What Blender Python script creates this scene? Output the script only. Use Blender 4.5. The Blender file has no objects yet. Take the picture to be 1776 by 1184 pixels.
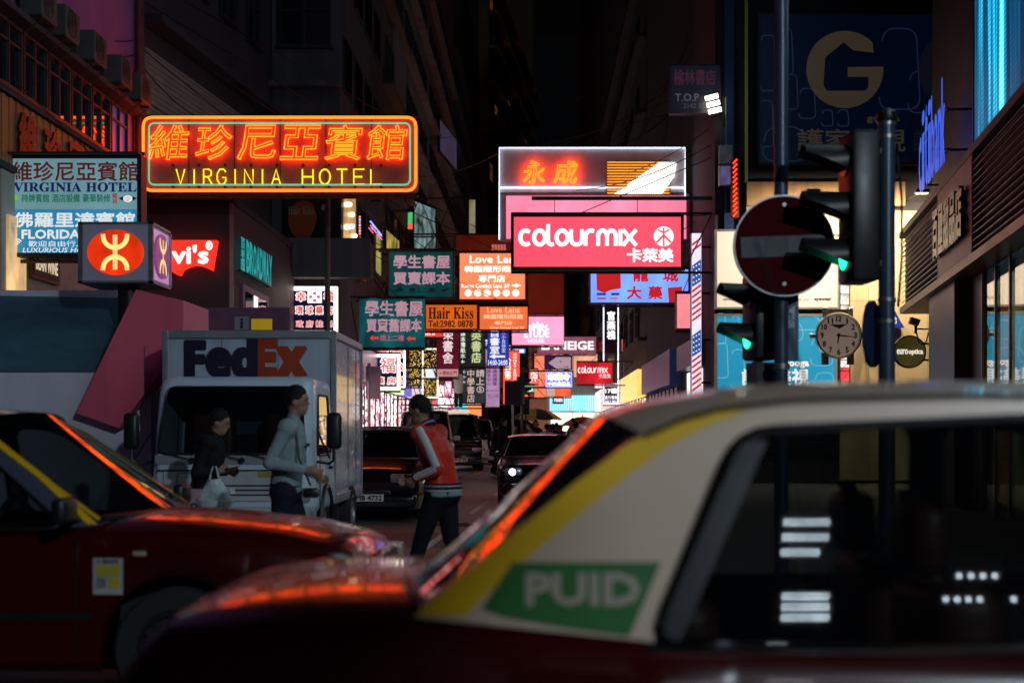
import bpy, bmesh, math, random
import numpy as np
from mathutils import Vector, Matrix
from mathutils.geometry import tessellate_polygon
R = math.radians
random.seed(7)
SC = bpy.context.scene
COL = SC.collection

# ---------------------------------------------------------------- camera
F = 2467.0                      # focal length in photograph pixels (50 mm on 36 mm, 1776 px wide)
VX, VY, CH = 930.0, 750.0, 1.40  # street vanishing point in the photograph, eye height
cam = bpy.data.cameras.new('camera'); cam_o = bpy.data.objects.new('camera', cam); COL.objects.link(cam_o)
cam_o.location = (0, 0, CH); cam_o.rotation_euler = (R(90), 0, 0)
cam.lens = 50.0; cam.sensor_width = 36.0
cam.shift_x = -(VX - 888) / 1776; cam.shift_y = (VY - 592) / 1776
cam.clip_start = 0.05; cam.clip_end = 2000
cam.dof.use_dof = True; cam.dof.focus_distance = 24.0; cam.dof.aperture_fstop = 1.8
SC.camera = cam_o
# ---------------------------------------------------------------- night sky
wd = bpy.data.worlds.new('World'); SC.world = wd; wd.use_nodes = True
nt = wd.node_tree; bg = nt.nodes['Background']
sky = nt.nodes.new('ShaderNodeTexSky'); sky.sky_type = 'NISHITA'; sky.sun_disc = False
sky.sun_elevation = R(-4); sky.sun_rotation = R(150); sky.air_density = 1.0; sky.dust_density = 0.5
nt.links.new(sky.outputs[0], bg.inputs[0]); bg.inputs[1].default_value = 0.05
# the last cool light of the night sky over the crossing behind the camera
sun = bpy.data.lights.new('sun', 'SUN'); sun_o = bpy.data.objects.new('sun', sun); COL.objects.link(sun_o)
sun.energy = 0.07; sun.angle = R(6); sun.color = (0.60, 0.84, 1.0)
sun_o.rotation_euler = (R(60), 0, R(40))
LAMP_W = 6400.0   # added street lamp, unseen behind the camera
SC.view_settings.view_transform = 'Standard'; SC.view_settings.look = 'None'
SC.view_settings.exposure = 0.0; SC.view_settings.gamma = 1.0
SC.view_settings.use_curve_mapping = False
SC.cycles.max_bounces = 6; SC.cycles.diffuse_bounces = 2; SC.cycles.glossy_bounces = 3
SC.cycles.transparent_max_bounces = 8; SC.cycles.transmission_bounces = 4
SC.cycles.sample_clamp_indirect = 4.0; SC.cycles.use_denoising = True
SC.cycles.caustics_reflective = False; SC.cycles.caustics_refractive = False

# ---------------------------------------------------------------- helpers
def P(px, py, Y):
    """a photograph pixel at a chosen distance Y along the street"""
    return Vector(((px - VX) / F * Y, Y, CH - (py - VY) / F * Y))

def lin(h):
    if not isinstance(h, str): return tuple(h)
    h = h.lstrip('#'); v = [int(h[i:i + 2], 16) / 255 for i in (0, 2, 4)]
    return tuple(c / 12.92 if c <= .04045 else ((c + .055) / 1.055) ** 2.4 for c in v)

_M = {}
def mat(key, col=(.5, .5, .5), rough=.6, metal=0., spec=.5, var=.15, scale=4., bump=0., bscale=30., coat=0., streak=False, sheen=0.):
    """procedural painted / concrete / metal surface: colour with grain, wear and fine relief"""
    if key in _M: return _M[key]
    m = bpy.data.materials.new(key); m.use_nodes = True; t = m.node_tree; b = t.nodes['Principled BSDF']
    c = lin(col)
    b.inputs['Roughness'].default_value = rough; b.inputs['Metallic'].default_value = metal
    b.inputs['Specular IOR Level'].default_value = spec; b.inputs['Coat Weight'].default_value = coat
    b.inputs['Coat Roughness'].default_value = .04
    if sheen: b.inputs['Sheen Weight'].default_value = sheen
    tc = t.nodes.new('ShaderNodeTexCoord')
    if var > 0:
        n = t.nodes.new('ShaderNodeTexNoise'); n.inputs['Scale'].default_value = scale; n.inputs['Detail'].default_value = 6
        n.inputs['Roughness'].default_value = .65
        if streak:
            mp = t.nodes.new('ShaderNodeMapping'); mp.inputs['Scale'].default_value = (1, 1, .12)
            t.links.new(tc.outputs['Object'], mp.inputs[0]); t.links.new(mp.outputs[0], n.inputs['Vector'])
        else: t.links.new(tc.outputs['Object'], n.inputs['Vector'])
        r = t.nodes.new('ShaderNodeValToRGB'); r.color_ramp.elements[0].position = .3; r.color_ramp.elements[1].position = .7
        r.color_ramp.elements[0].color = (*[max(0, x * (1 - var)) for x in c], 1)
        r.color_ramp.elements[1].color = (*[min(1, x * (1 + var * .6)) for x in c], 1)
        t.links.new(n.outputs['Fac'], r.inputs[0]); t.links.new(r.outputs[0], b.inputs['Base Color'])
        mr = t.nodes.new('ShaderNodeMapRange'); mr.inputs[3].default_value = max(0, rough * .85); mr.inputs[4].default_value = min(1, rough * 1.2)
        t.links.new(n.outputs['Fac'], mr.inputs[0]); t.links.new(mr.outputs[0], b.inputs['Roughness'])
    else: b.inputs['Base Color'].default_value = (*c, 1)
    if bump > 0:
        n2 = t.nodes.new('ShaderNodeTexNoise'); n2.inputs['Scale'].default_value = bscale; n2.inputs['Detail'].default_value = 4
        t.links.new(tc.outputs['Object'], n2.inputs['Vector'])
        bp = t.nodes.new('ShaderNodeBump'); bp.inputs['Strength'].default_value = bump; bp.inputs['Distance'].default_value = .02
        t.links.new(n2.outputs['Fac'], bp.inputs['Height']); t.links.new(bp.outputs[0], b.inputs['Normal'])
    _M[key] = m; return m

def em(col, s=1.0, lit=True, band=.10, bscale=1.6, base=None):
    """back-lit acrylic, neon or lamp: it gives off light; faint unevenness from the tubes behind"""
    key = f'lit_{col}_{s:g}_{int(lit)}_{band:g}_{bscale:g}'
    if lit and .5 <= s < 2.4 and isinstance(col, str): s *= 1.45
    if key in _M: return _M[key]
    m = bpy.data.materials.new('lit'); m.use_nodes = True; t = m.node_tree; b = t.nodes['Principled BSDF']
    c = lin(col)
    b.inputs['Base Color'].default_value = (*[min(.6, x * .4 + .01) for x in c], 1); b.inputs['Roughness'].default_value = .35
    b.inputs['Emission Color'].default_value = (*c, 1)
    if band > 0:
        tc = t.nodes.new('ShaderNodeTexCoord')
        w = t.nodes.new('ShaderNodeTexNoise'); w.inputs['Scale'].default_value = bscale; w.inputs['Detail'].default_value = 3
        mp = t.nodes.new('ShaderNodeMapping'); mp.inputs['Scale'].default_value = (1.0, 1.0, .5)
        t.links.new(tc.outputs['Object'], mp.inputs[0]); t.links.new(mp.outputs[0], w.inputs['Vector'])
        mr = t.nodes.new('ShaderNodeMapRange'); mr.inputs[1].default_value = .25; mr.inputs[2].default_value = .75
        mr.inputs[3].default_value = s * (1 - band * 2); mr.inputs[4].default_value = s * (1 + band)
        t.links.new(w.outputs['Fac'], mr.inputs[0]); t.links.new(mr.outputs[0], b.inputs['Emission Strength'])
    else: b.inputs['Emission Strength'].default_value = s
    if not lit: m.cycles.emission_sampling = 'NONE'
    else: m.cycles.emission_sampling = 'FRONT_BACK' if s > 2.4 else 'AUTO'
    _M[key] = m; return m

def display(key, cols, s=1.6, scale=6.):
    """lit shop display: goods and panels of many colours behind the pane"""
    if key in _M: return _M[key]
    m = bpy.data.materials.new(key); m.use_nodes = True; t = m.node_tree; b = t.nodes['Principled BSDF']; b.inputs['Base Color'].default_value = (.1, .1, .1, 1); b.inputs['Roughness'].default_value = .2
    tc = t.nodes.new('ShaderNodeTexCoord'); mp = t.nodes.new('ShaderNodeMapping'); mp.inputs['Scale'].default_value = (1.0, 1.0, 1.6); v = t.nodes.new('ShaderNodeTexVoronoi'); v.distance = 'CHEBYCHEV'; v.inputs['Scale'].default_value = scale
    t.links.new(tc.outputs['Object'], mp.inputs[0]); t.links.new(mp.outputs[0], v.inputs['Vector']); sp = t.nodes.new('ShaderNodeSeparateColor'); t.links.new(v.outputs['Color'], sp.inputs[0])
    r = t.nodes.new('ShaderNodeValToRGB'); r.color_ramp.interpolation = 'CONSTANT'; n = len(cols)
    for i, c in enumerate(cols):
        e = r.color_ramp.elements[i] if i < 2 else r.color_ramp.elements.new(i / n)
        e.position = i / n; e.color = (*lin(c), 1)
    t.links.new(sp.outputs[0], r.inputs[0]); t.links.new(r.outputs[0], b.inputs['Emission Color']); b.inputs['Emission Strength'].default_value = s
    _M[key] = m; return m
def lm(col, s=1.0): return em(col, s, lit=False, band=0)     # lettering on a lit face
def pm(col, rough=.55): return mat(f'print_{col}_{rough}', col, rough, var=.12, scale=8)

def glassmat(key, tint=(.02, .025, .03), clear=.35, rough=.02):
    if key in _M: return _M[key]
    m = bpy.data.materials.new(key); m.use_nodes = True; t = m.node_tree; t.nodes.clear()
    o = t.nodes.new('ShaderNodeOutputMaterial'); mix = t.nodes.new('ShaderNodeMixShader'); mix2 = t.nodes.new('ShaderNodeMixShader')
    tr = t.nodes.new('ShaderNodeBsdfTransparent'); gl = t.nodes.new('ShaderNodeBsdfGlossy'); df = t.nodes.new('ShaderNodeBsdfDiffuse')
    lw = t.nodes.new('ShaderNodeLayerWeight'); lw.inputs[0].default_value = .5; pw = t.nodes.new('ShaderNodeMath'); pw.operation = 'POWER'; pw.inputs[1].default_value = 4.0; t.links.new(lw.outputs['Facing'], pw.inputs[0])
    fr = t.nodes.new('ShaderNodeMapRange'); fr.inputs[3].default_value = .045; fr.inputs[4].default_value = 1.0; t.links.new(pw.outputs[0], fr.inputs[0])
    gl.inputs['Roughness'].default_value = rough; gl.inputs['Color'].default_value = (1, 1, 1, 1)
    tr.inputs[0].default_value = (.75, .85, .85, 1); df.inputs[0].default_value = (*tint, 1)
    mix2.inputs[0].default_value = clear
    t.links.new(df.outputs[0], mix2.inputs[1]); t.links.new(tr.outputs[0], mix2.inputs[2])
    t.links.new(fr.outputs[0], mix.inputs[0]); t.links.new(mix2.outputs[0], mix.inputs[1]); t.links.new(gl.outputs[0], mix.inputs[2])
    t.links.new(mix.outputs[0], o.inputs[0]); _M[key] = m; return m

class MB:
    """collects faces of one piece"""
    def __init__(s): s.v = []; s.f = []; s.sm = []
    def add(s, vs, fs, smooth=False, M=None):
        k = len(s.v); s.v += [tuple(M @ Vector(p)) if M else tuple(p) for p in vs]
        s.f += [tuple(i + k for i in f) for f in fs]; s.sm += [smooth] * len(fs); return s
    def box(s, a, b, M=None):
        x0, x1 = sorted((a[0], b[0])); y0, y1 = sorted((a[1], b[1])); z0, z1 = sorted((a[2], b[2]))
        return s.add([(x0, y0, z0), (x1, y0, z0), (x1, y1, z0), (x0, y1, z0), (x0, y0, z1), (x1, y0, z1), (x1, y1, z1), (x0, y1, z1)],
              [(0, 3, 2, 1), (4, 5, 6, 7), (0, 1, 5, 4), (1, 2, 6, 5), (2, 3, 7, 6), (3, 0, 4, 7)], M=M)
    def rbox(s, a, b, r=.02, seg=2, M=None):
        bm = bmesh.new(); bmesh.ops.create_cube(bm, size=1)
        for v in bm.verts:
            for i in range(3): v.co[i] = a[i] + (v.co[i] + .5) * (b[i] - a[i])
        bmesh.ops.bevel(bm, geom=bm.edges[:], offset=r, segments=seg, affect='EDGES', profile=.5)
        bm.verts.index_update(); s.add([v.co[:] for v in bm.verts], [[v.index for v in f.verts] for f in bm.faces], True, M); bm.free(); return s
    def cyl(s, p0, p1, r0, r1=None, n=12, cap=True, smooth=True):
        p0, p1 = Vector(p0), Vector(p1); r1 = r0 if r1 is None else r1; d = (p1 - p0)
        if d.length < 1e-6: return s
        q = d.to_track_quat('Z', 'Y'); vs = []
        for p, r in ((p0, r0), (p1, r1)):
            for i in range(n):
                a = 2 * math.pi * i / n; vs.append(p + q @ Vector((r * math.cos(a), r * math.sin(a), 0)))
        s.add(vs, [(i, (i + 1) % n, n + (i + 1) % n, n + i) for i in range(n)], smooth)
        if cap: s.add(vs, [tuple(range(n - 1, -1, -1)), tuple(range(n, 2 * n))])
        return s
    def tube(s, pts, r, n=6, closed=False, cap=True):
        pts = [Vector(p) for p in pts]; m = len(pts)
        if m < 2: return s
        vs = []; prev = None
        for i, p in enumerate(pts):
            a = pts[i - 1] if (i or closed) else pts[0]; b = pts[(i + 1) % m] if (i < m - 1 or closed) else pts[-1]
            t = (b - a)
            t = t.normalized() if t.length > 1e-9 else Vector((0, 0, 1))
            if prev is None:
                u = t.orthogonal().normalized()
            else:
                u = prev - t * prev.dot(t); u = u.normalized() if u.length > 1e-6 else t.orthogonal().normalized()
            prev = u; w = t.cross(u); rr = r[i] if isinstance(r, (list, tuple)) else r
            for k in range(n):
                an = 2 * math.pi * k / n; vs.append(p + (u * math.cos(an) + w * math.sin(an)) * rr)
        fs = []
        for i in range(m if closed else m - 1):
            j = (i + 1) % m
            for k in range(n): fs.append((i * n + k, i * n + (k + 1) % n, j * n + (k + 1) % n, j * n + k))
        s.add(vs, fs, True)
        if cap and not closed: s.add(vs, [tuple(range(n - 1, -1, -1)), tuple((m - 1) * n + k for k in range(n))])
        return s
    def loft(s, secs, closed=True, cap=True, smooth=True):
        n = len(secs[0]); vs = [p for q in secs for p in q]; fs = []
        for i in range(len(secs) - 1):
            for k in range(n if closed else n - 1):
                fs.append((i * n + k, i * n + (k + 1) % n, (i + 1) * n + (k + 1) % n, (i + 1) * n + k))
        s.add(vs, fs, smooth)
        if cap and closed: s.add(vs, [tuple(range(n - 1, -1, -1)), tuple((len(secs) - 1) * n + k for k in range(n))])
        return s
    def poly(s, outer, holes=(), fn=lambda a, b: (a, 0, b)):
        """flat polygon with holes, fn maps 2D to 3D"""
        loops = [[Vector((x, z, 0)) for x, z in l] for l in [outer, *holes]]
        flat = [p for l in loops for p in l]
        tr = tessellate_polygon(loops)
        return s.add([fn(p.x, p.y) for p in flat], [tuple(t) for t in tr])
    def prism(s, outer, d0, d1, holes=(), fn=None):
        """polygon extruded; fn(a,b,d) -> xyz (default polygon in XZ, depth along Y)"""
        fn = fn or (lambda a, b, d: (a, d, b))
        s.poly(outer, holes, lambda a, b: fn(a, b, d0)); s.poly(outer, holes, lambda a, b: fn(a, b, d1))
        for l in [outer, *holes]:
            n = len(l); s.add([fn(a, b, d) for d in (d0, d1) for a, b in l], [(i, (i + 1) % n, n + (i + 1) % n, n + i) for i in range(n)])
        return s
    def lathe(s, prof, n=24, M=None, cap=False):
        """profile (r, h) turned round Z"""
        vs = [(r * math.cos(2 * math.pi * k / n), r * math.sin(2 * math.pi * k / n), h) for r, h in prof for k in range(n)]
        fs = [(i * n + k, i * n + (k + 1) % n, (i + 1) * n + (k + 1) % n, (i + 1) * n + k) for i in range(len(prof) - 1) for k in range(n)]
        s.add(vs, fs, True, M)
        if cap: s.add(vs, [tuple(range(n - 1, -1, -1)), tuple((len(prof) - 1) * n + k for k in range(n))], False, M)
        return s
    def ball(s, c, r, n=10, m=7, M=None):
        c = Vector(c); r = r if isinstance(r, (tuple, list)) else (r, r, r); vs = []
        for j in range(m + 1):
            t = math.pi * j / m
            for k in range(n):
                a = 2 * math.pi * k / n; vs.append(c + Vector((r[0] * math.sin(t) * math.cos(a), r[1] * math.sin(t) * math.sin(a), r[2] * math.cos(t))))
        return s.add(vs, [(j * n + k, (j + 1) * n + k, (j + 1) * n + (k + 1) % n, j * n + (k + 1) % n) for j in range(m) for k in range(n)], True, M)
    def mesh(s, name, material, sharp=35):
        me = bpy.data.meshes.new(name); me.from_pydata([tuple(v) for v in s.v], [], s.f)
        me.polygons.foreach_set('use_smooth', s.sm)
        bm = bmesh.new(); bm.from_mesh(me); bmesh.ops.remove_doubles(bm, verts=bm.verts, dist=1e-5)
        bmesh.ops.recalc_face_normals(bm, faces=bm.faces); bm.to_mesh(me); bm.free()
        if any(s.sm): me.set_sharp_from_angle(angle=R(sharp))
        if material: me.materials.append(material)
        return me
    def build(s, name, material, parent=None, sharp=35, loc=None):
        return link(name, s.mesh(name, material, sharp), parent, loc)

def link(name, me, parent=None, loc=None):
    o = bpy.data.objects.new(name, me); COL.objects.link(o)
    if parent: o.parent = parent
    if loc is not None: o.location = loc
    return o
def tag(o, label, cat, group=None, kind=None):
    if label: o['label'] = label
    if cat: o['category'] = cat
    if group: o['group'] = group
    if kind: o['kind'] = kind
    return o
def thing(name, label, cat, loc=(0, 0, 0), rz=0., group=None):
    o = bpy.data.objects.new(name, None); COL.objects.link(o); o.location = loc; o.rotation_euler = (0, 0, rz)
    o.empty_display_size = .2
    return tag(o, label, cat, group)
_KIDS = {}
def copy_tree(o, parent=None):
    c = o.copy(); COL.objects.link(c); c.parent = parent
    for ch in o.children: copy_tree(ch, c)
    return c
def struct(name, mb, m):
    o = mb.build(name, m); o['kind'] = 'structure'; return o

# ---------------------------------------------------------------- lettering
def style(t, st):
    out = ''
    bases = {'serif': (0x1D400, 0x1D41A, 0x1D7CE), 'msans': (0x1D5D4, 0x1D5EE, 0x1D7EC)}
    if st not in bases: return t
    u, l, d = bases[st]
    for ch in t:
        if 'A' <= ch <= 'Z': out += chr(u + ord(ch) - 65)
        elif 'a' <= ch <= 'z': out += chr(l + ord(ch) - 97)
        elif '0' <= ch <= '9': out += chr(d + ord(ch) - 48)
        else: out += ch
    return out
_TX = {}; _GL = {}
_fc = bpy.data.curves.new('glyphs', 'FONT'); _fc.resolution_u = 2; _fo = bpy.data.objects.new('glyphs', _fc)
def _glyph(ch):
    """outline of one character: verts, faces, boundary edges, advance"""
    if ch in _GL: return _GL[ch]
    if ch == ' ': _GL[ch] = ([], [], [], .32); return _GL[ch]
    _fc.body = ch; me = _fo.to_mesh(); V = [(v.co.x, v.co.y) for v in me.vertices]; FC = []; cnt = {}
    for p in me.polygons:
        vs = tuple(p.vertices); FC.append(vs)
        for a, b in zip(vs, vs[1:] + vs[:1]): e = (min(a, b), max(a, b)); cnt[e] = cnt.get(e, 0) + 1
    _fo.to_mesh_clear(); _fc.body = ch + ch; me = _fo.to_mesh(); w2 = max(v.co.x for v in me.vertices) - min(v.co.x for v in me.vertices); _fo.to_mesh_clear()
    _GL[ch] = (V, FC, [e for e, n in cnt.items() if n == 1], w2 - (max(x for x, y in V) - min(x for x, y in V))); return _GL[ch]
for ch in '←⑤一上中串二亞人令住佛依修備冊到匯卡即吧品國團城大學官室家專小尼屋幣幸店府廊廳形德心成房押持按摩政明書本林梯棧榆榮樓歡正民水永涼燒燕牌牙珍球理環甜生由甲登百直眼福簿米粥紙維網羅美老自舊舍舖英茶華萊藥行裝西視訂設註課請護豪買賓賣購迎達選酒醫里金鏡門隱電韓預餅餐館體髮麵龍': _glyph(ch)
def text_geo(body, st='', vert=False):
    """glyph outlines of a line as (verts2d, faces, boundary edges), box normalised to the ink"""
    k = (body, st, vert)
    if k in _TX: return _TX[k]
    V, FC, ED = [], [], []; cx = 0.
    for i, ch in enumerate(style(body, st)):
        v, f, e, adv = _glyph(ch); k0 = len(V)
        if vert: w = (min(x for x, y in v) + max(x for x, y in v)) / 2 if v else 0; V += [(x - w, y - i * 1.02) for x, y in v]
        else: V += [(x + cx, y) for x, y in v]; cx += adv
        FC += [tuple(j + k0 for j in q) for q in f]; ED += [(a + k0, b + k0) for a, b in e]
    xs = [v[0] for v in V]; ys = [v[1] for v in V]
    x0, x1, y0, y1 = min(xs), max(xs), min(ys), max(ys); w, h = max(x1 - x0, 1e-3), max(y1 - y0, 1e-3)
    V = [((x - x0) / w, (y - y0) / h) for x, y in V]
    _TX[k] = (V, FC, ED, w / h); return _TX[k]
def ribbons(mb, V2, ED, wd, fn):
    """widen strokes: a flat strip along every outline edge plus a little disc at the corners"""
    for i, (a, b) in enumerate(ED):
        p, q = Vector(V2[a]), Vector(V2[b]); d = q - p
        if d.length < 1e-7: continue
        o_ = Vector((0, -(i % 160) * 1.2e-5, 0))
        n = Vector((-d.y, d.x)).normalized() * wd; e = d.normalized() * wd * .6
        mb.add([Vector(fn(*c_)) + o_ for c_ in (p - n - e, q - n + e, q + n + e, p + n - e)], [(0, 1, 2, 3)])
def lettering(body, box, m, parent, st='', bold=0., y=-.018, ext=0., vert=False, halo=None, name='lettering', shear=0.):
    """text stretched into the box (u0, v0, u1, v1) of a sign plane; bold in metres"""
    V, FC, ED, asp = text_geo(body, st, vert); u0, v0, u1, v1 = box
    if st == 'sans': bold = max(bold, .050 * abs(v1 - v0)); u0 += bold; u1 -= bold
    if st == 'ital': shear = .22; bold = max(bold, .02 * abs(v1 - v0))
    W2 = [(u0 + x * (u1 - u0) + shear * yy * (v1 - v0), v0 + yy * (v1 - v0)) for x, yy in V]
    mb = MB()
    if ext > 0:
        mb.add([(a, y - ext, b) for a, b in W2], FC); mb.add([(a, y, b) for a, b in W2], FC)
        mb.add([(a, yy, b) for yy in (y - ext, y) for a, b in W2], [(e[0], e[1], e[1] + len(W2), e[0] + len(W2)) for e in ED])
    else: mb.add([(a, y, b) for a, b in W2], FC)
    if bold > 0: ribbons(mb, W2, ED, bold, lambda a, b: (a, y - ext - .0015, b))
    o = mb.build(name, m, parent)
    if halo:
        hb = MB(); ribbons(hb, W2, ED, halo[1], lambda a, b: (a, y + .006, b)); hb.add([(a, y + .0045, b) for a, b in W2], FC); hb.build('letter_outline', halo[0], parent)
    return o
def outline_loops(body, st='', vert=False):
    V, FC, ED, asp = text_geo(body, st, vert); adj = {}
    for a, b in ED: adj.setdefault(a, []).append(b); adj.setdefault(b, []).append(a)
    seen = set(); loops = []
    for s0 in adj:
        if s0 in seen: continue
        lp = [s0]; seen.add(s0); cur = s0
        while True:
            nx = [n for n in adj[cur] if n not in seen]
            if not nx: break
            cur = nx[0]; seen.add(cur); lp.append(cur)
        if len(lp) > 2: loops.append([V[i] for i in lp])
    return loops
def neon_text(body, box, r, m, parent, y=-.10, st='', n=5, shear=0., name='neon_tube'):
    u0, v0, u1, v1 = box; mb = MB()
    for lp in outline_loops(body, st):
        pts = [(u0 + x * (u1 - u0) + shear * (yy - .5) * (v1 - v0), y, v0 + yy * (v1 - v0)) for x, yy in lp]
        q = [pts[0]]
        for p in pts[1:]:
            if (Vector(p) - Vector(q[-1])).length > r * 1.2: q.append(p)
        if len(q) > 2: mb.tube(q, r, n, closed=True)
    return mb.build(name, m, parent)
def arc(cx, cy, r, a0, a1, n=12, ry=None):
    return [(cx + r * math.cos(R(a0 + (a1 - a0) * i / n)), cy + (ry or r) * math.sin(R(a0 + (a1 - a0) * i / n))) for i in range(n + 1)]
def rpoly(pts, r, n=4):
    """polygon with rounded corners"""
    out = []; m = len(pts)
    for i in range(m):
        p = Vector(pts[i]); a = Vector(pts[i - 1]); b = Vector(pts[(i + 1) % m])
        da, db = (a - p), (b - p); rr = min(r, da.length * .45, db.length * .45)
        s, e = p + da.normalized() * rr, p + db.normalized() * rr
        for k in range(n + 1):
            t = k / n; q = s * (1 - t) ** 2 + p * 2 * t * (1 - t) + e * t * t; out.append((q.x, q.y))
    return out
def strip2d(pts, w):
    """polyline to ribbon quads (2D); returns list of quads"""
    out = []
    for a, b in zip(pts, pts[1:]):
        a, b = Vector(a), Vector(b); d = b - a
        if d.length < 1e-6: continue
        n = Vector((-d.y, d.x)).normalized() * w / 2; e = d.normalized() * w * .35
        out.append([a - n - e, b - n + e, b + n + e, a + n - e])
    return out
# ================================================================ materials
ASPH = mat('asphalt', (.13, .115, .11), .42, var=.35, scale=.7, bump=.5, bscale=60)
PAVE = mat('paving', (.16, .15, .145), .7, var=.25, scale=1.5, bump=.3)
KERB = mat('kerb_stone', (.22, .21, .2), .75, var=.25, bump=.3)
WHITEPAINT = mat('road_white', (.55, .54, .52), .6, var=.45, scale=9)
YELLOWPAINT = mat('road_yellow', (.5, .34, .03), .6, var=.45, scale=9)
STEEL = mat('dark_steel', (.03, .03, .035), .45, .6, var=.3, scale=12)
RUST = mat('rusty_steel', (.09, .045, .03), .7, .3, var=.5, scale=9, bump=.2)
GALV = mat('galvanised', (.30, .30, .32), .4, .8, var=.25, scale=10)
CONC = mat('stained_concrete', (.20, .18, .18), .85, var=.4, scale=1.2, bump=.4, streak=True)
BLACKP = mat('black_plastic', (.012, .012, .014), .38, var=.25, scale=15, bump=.05)
GLASSD = glassmat('window_glass', (.01, .012, .016), .1)
FRAME_D = mat('window_frame', (.06, .055, .06), .5, .4, var=.3)

# ================================================================ ground, road, pavements
g = struct('ground', MB().add([(-400, -300, -.02), (400, -300, -.02), (400, 600, -.02), (-400, 600, -.02)], [(0, 1, 2, 3)]), mat('ground_far', (.05, .05, .05), .8))
mb = MB()
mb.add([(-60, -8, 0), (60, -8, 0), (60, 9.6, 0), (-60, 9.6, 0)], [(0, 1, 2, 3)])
struct('cross_road', mb, mat('dark_asphalt', (.03, .03, .032), .55, var=.3, scale=.7, bump=.5, bscale=60))  # kept darker than the street so the taxis mirror less light
mb = MB()
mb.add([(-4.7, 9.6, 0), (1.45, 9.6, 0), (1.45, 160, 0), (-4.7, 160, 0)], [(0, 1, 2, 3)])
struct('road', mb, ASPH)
def pavement(name, x0, x1, y0, y1, kerbs):
    mb = MB(); mb.box((x0, y0, -.01), (x1, y1, .125)); o = struct(name, mb, PAVE)
    for a, b in kerbs: MB().rbox(a, b, .015, 1).build('kerb', KERB, o)
def kerbrun(x, y0, y1, s):
    out = []; y = y0
    while y < min(y1, 60): out.append(((x - .06 * (1 if s > 0 else -1) - .075, y + .01, -.01), (x - .06 * (1 if s > 0 else -1) + .075, y + .97, .135))); y += 1.0
    return out
pavement('pavement', -14, -4.7, 9.6, 160, kerbrun(-4.7, 10, 60, 1))
pavement('pavement', 1.45, 14, 9.6, 160, kerbrun(1.45, 10, 60, -1))
def marking(name, pts, m, z=.004):
    o = MB().add([(x, y, z) for x, y in pts], [tuple(range(len(pts)))]).build(name, m); o['kind'] = 'structure'
for y0, y1 in ((10.4, 13.2), (14.4, 22.3), (24.5, 29), (32, 37), (41, 46), (50, 56)):
    c = lambda y: -1.42 + (y - 14.7) * .03
    marking('lane_marking', [(c(y0) - .05, y0), (c(y0) + .05, y0), (c(y1) + .05, y1), (c(y1) - .05, y1)], WHITEPAINT)
marking('stop_line_marking', [(-4.5, 10.0), (1.3, 10.0), (1.3, 10.3), (-4.5, 10.3)], WHITEPAINT)
marking('yellow_line_marking', [(-2.35, 40), (-2.25, 40), (-1.6, 62), (-1.7, 62)], YELLOWPAINT)
marking('yellow_line_marking', [(1.15, 11), (1.25, 11), (1.25, 90), (1.15, 90)], YELLOWPAINT)
marking('tar_seam_marking', [(-.35, 12), (-.28, 12), (.25, 25), (.18, 25)], mat('tar', (.012, .012, .012), .35))
marking('repair_patch_marking', [(-2.9, 17.4), (-.3, 17.2), (-.2, 19.8), (-2.8, 20.0)], mat('patch', (.06, .055, .055), .55, var=.3, scale=2, bump=.3), .003)
o = thing('manhole_cover', 'round cast iron manhole cover in the road behind the man in red jacket', 'manhole cover', (-1.25, 21.6, .004))
MB().lathe([(.33, 0), (.33, .008), (.30, .012), (0, .012)], 24).build('cover', STEEL, o)
mb = MB()
for k in range(-3, 4): mb.box((-.22, k * .07 - .015, .012), (.22, k * .07 + .015, .018))
mb.build('grip_ribs', STEEL, o)

# ================================================================ buildings
_WM = {}
def window_meshes(w, h, lit, fm):
    k = (round(w, 2), round(h, 2), lit, fm.name)
    if k in _WM: return _WM[k]
    f = MB(); b = .05
    f.box((0, -.09, 0), (b, 0, h)); f.box((w - b, -.09, 0), (w, 0, h)); f.box((b, -.09, h - b), (w - b, 0, h)); f.box((b, -.09, 0), (w - b, 0, b))
    f.box((w / 2 - .025, -.08, b), (w / 2 + .025, 0, h - b)); f.box((b, -.075, h * .68), (w / 2 - .025, 0, h * .68 + .04)); f.box((w / 2 + .025, -.075, h * .68), (w - b, 0, h * .68 + .04))
    f.box((-.06, -.15, -.06), (w + .06, 0, -.004))
    p = MB().add([(b, -.03, b), (w - b, -.03, b), (w - b, -.03, h - b), (b, -.03, h - b)], [(0, 1, 2, 3)])
    pmat = GLASSD if not lit else (em(lit[0], lit[1], True, .35, 2.2))
    _WM[k] = (f.mesh('window', fm), p.mesh('pane', pmat)); return _WM[k]
def frame_of(A, B):
    d = Vector((B[0] - A[0], B[1] - A[1])); return d.length, math.atan2(d.y, d.x)
def building(name, label, A, B, H, depth, wall, rows=(), lits=None, ledges=(), fm=None, pilasters=0, z0=.1):
    """A->B is the street face with the street on its right hand; rows: (z, height, width, pitch, u0, u1)"""
    L, a = frame_of(A, B); r = thing(name, label, 'building', (A[0], A[1], 0), a); fm = fm or FRAME_D; lits = lits or {}
    MB().box((0, 0, z0), (L, depth, H)).build('wall', wall, r)
    n = 0
    for (z, h, w, pitch, u0, u1) in rows:
        u = u0
        while u + w <= u1 + 1e-6:
            wm, pmm = window_meshes(w, h, lits.get(n), fm)
            o = link('window', wm, r, (u, -.004, z)); link('pane', pmm, o); u += pitch; n += 1
    for (z, t, p) in ledges: MB().box((-.03, -p, z), (L + .03, -.004, z + t)).build('ledge', wall, r)
    if pilasters:
        for k in range(pilasters + 1):
            u = k * (L - .3) / pilasters; MB().box((u, -.12, z0), (u + .3, -.003, H - .02)).build('pilaster', wall, r)
    return r
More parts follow.
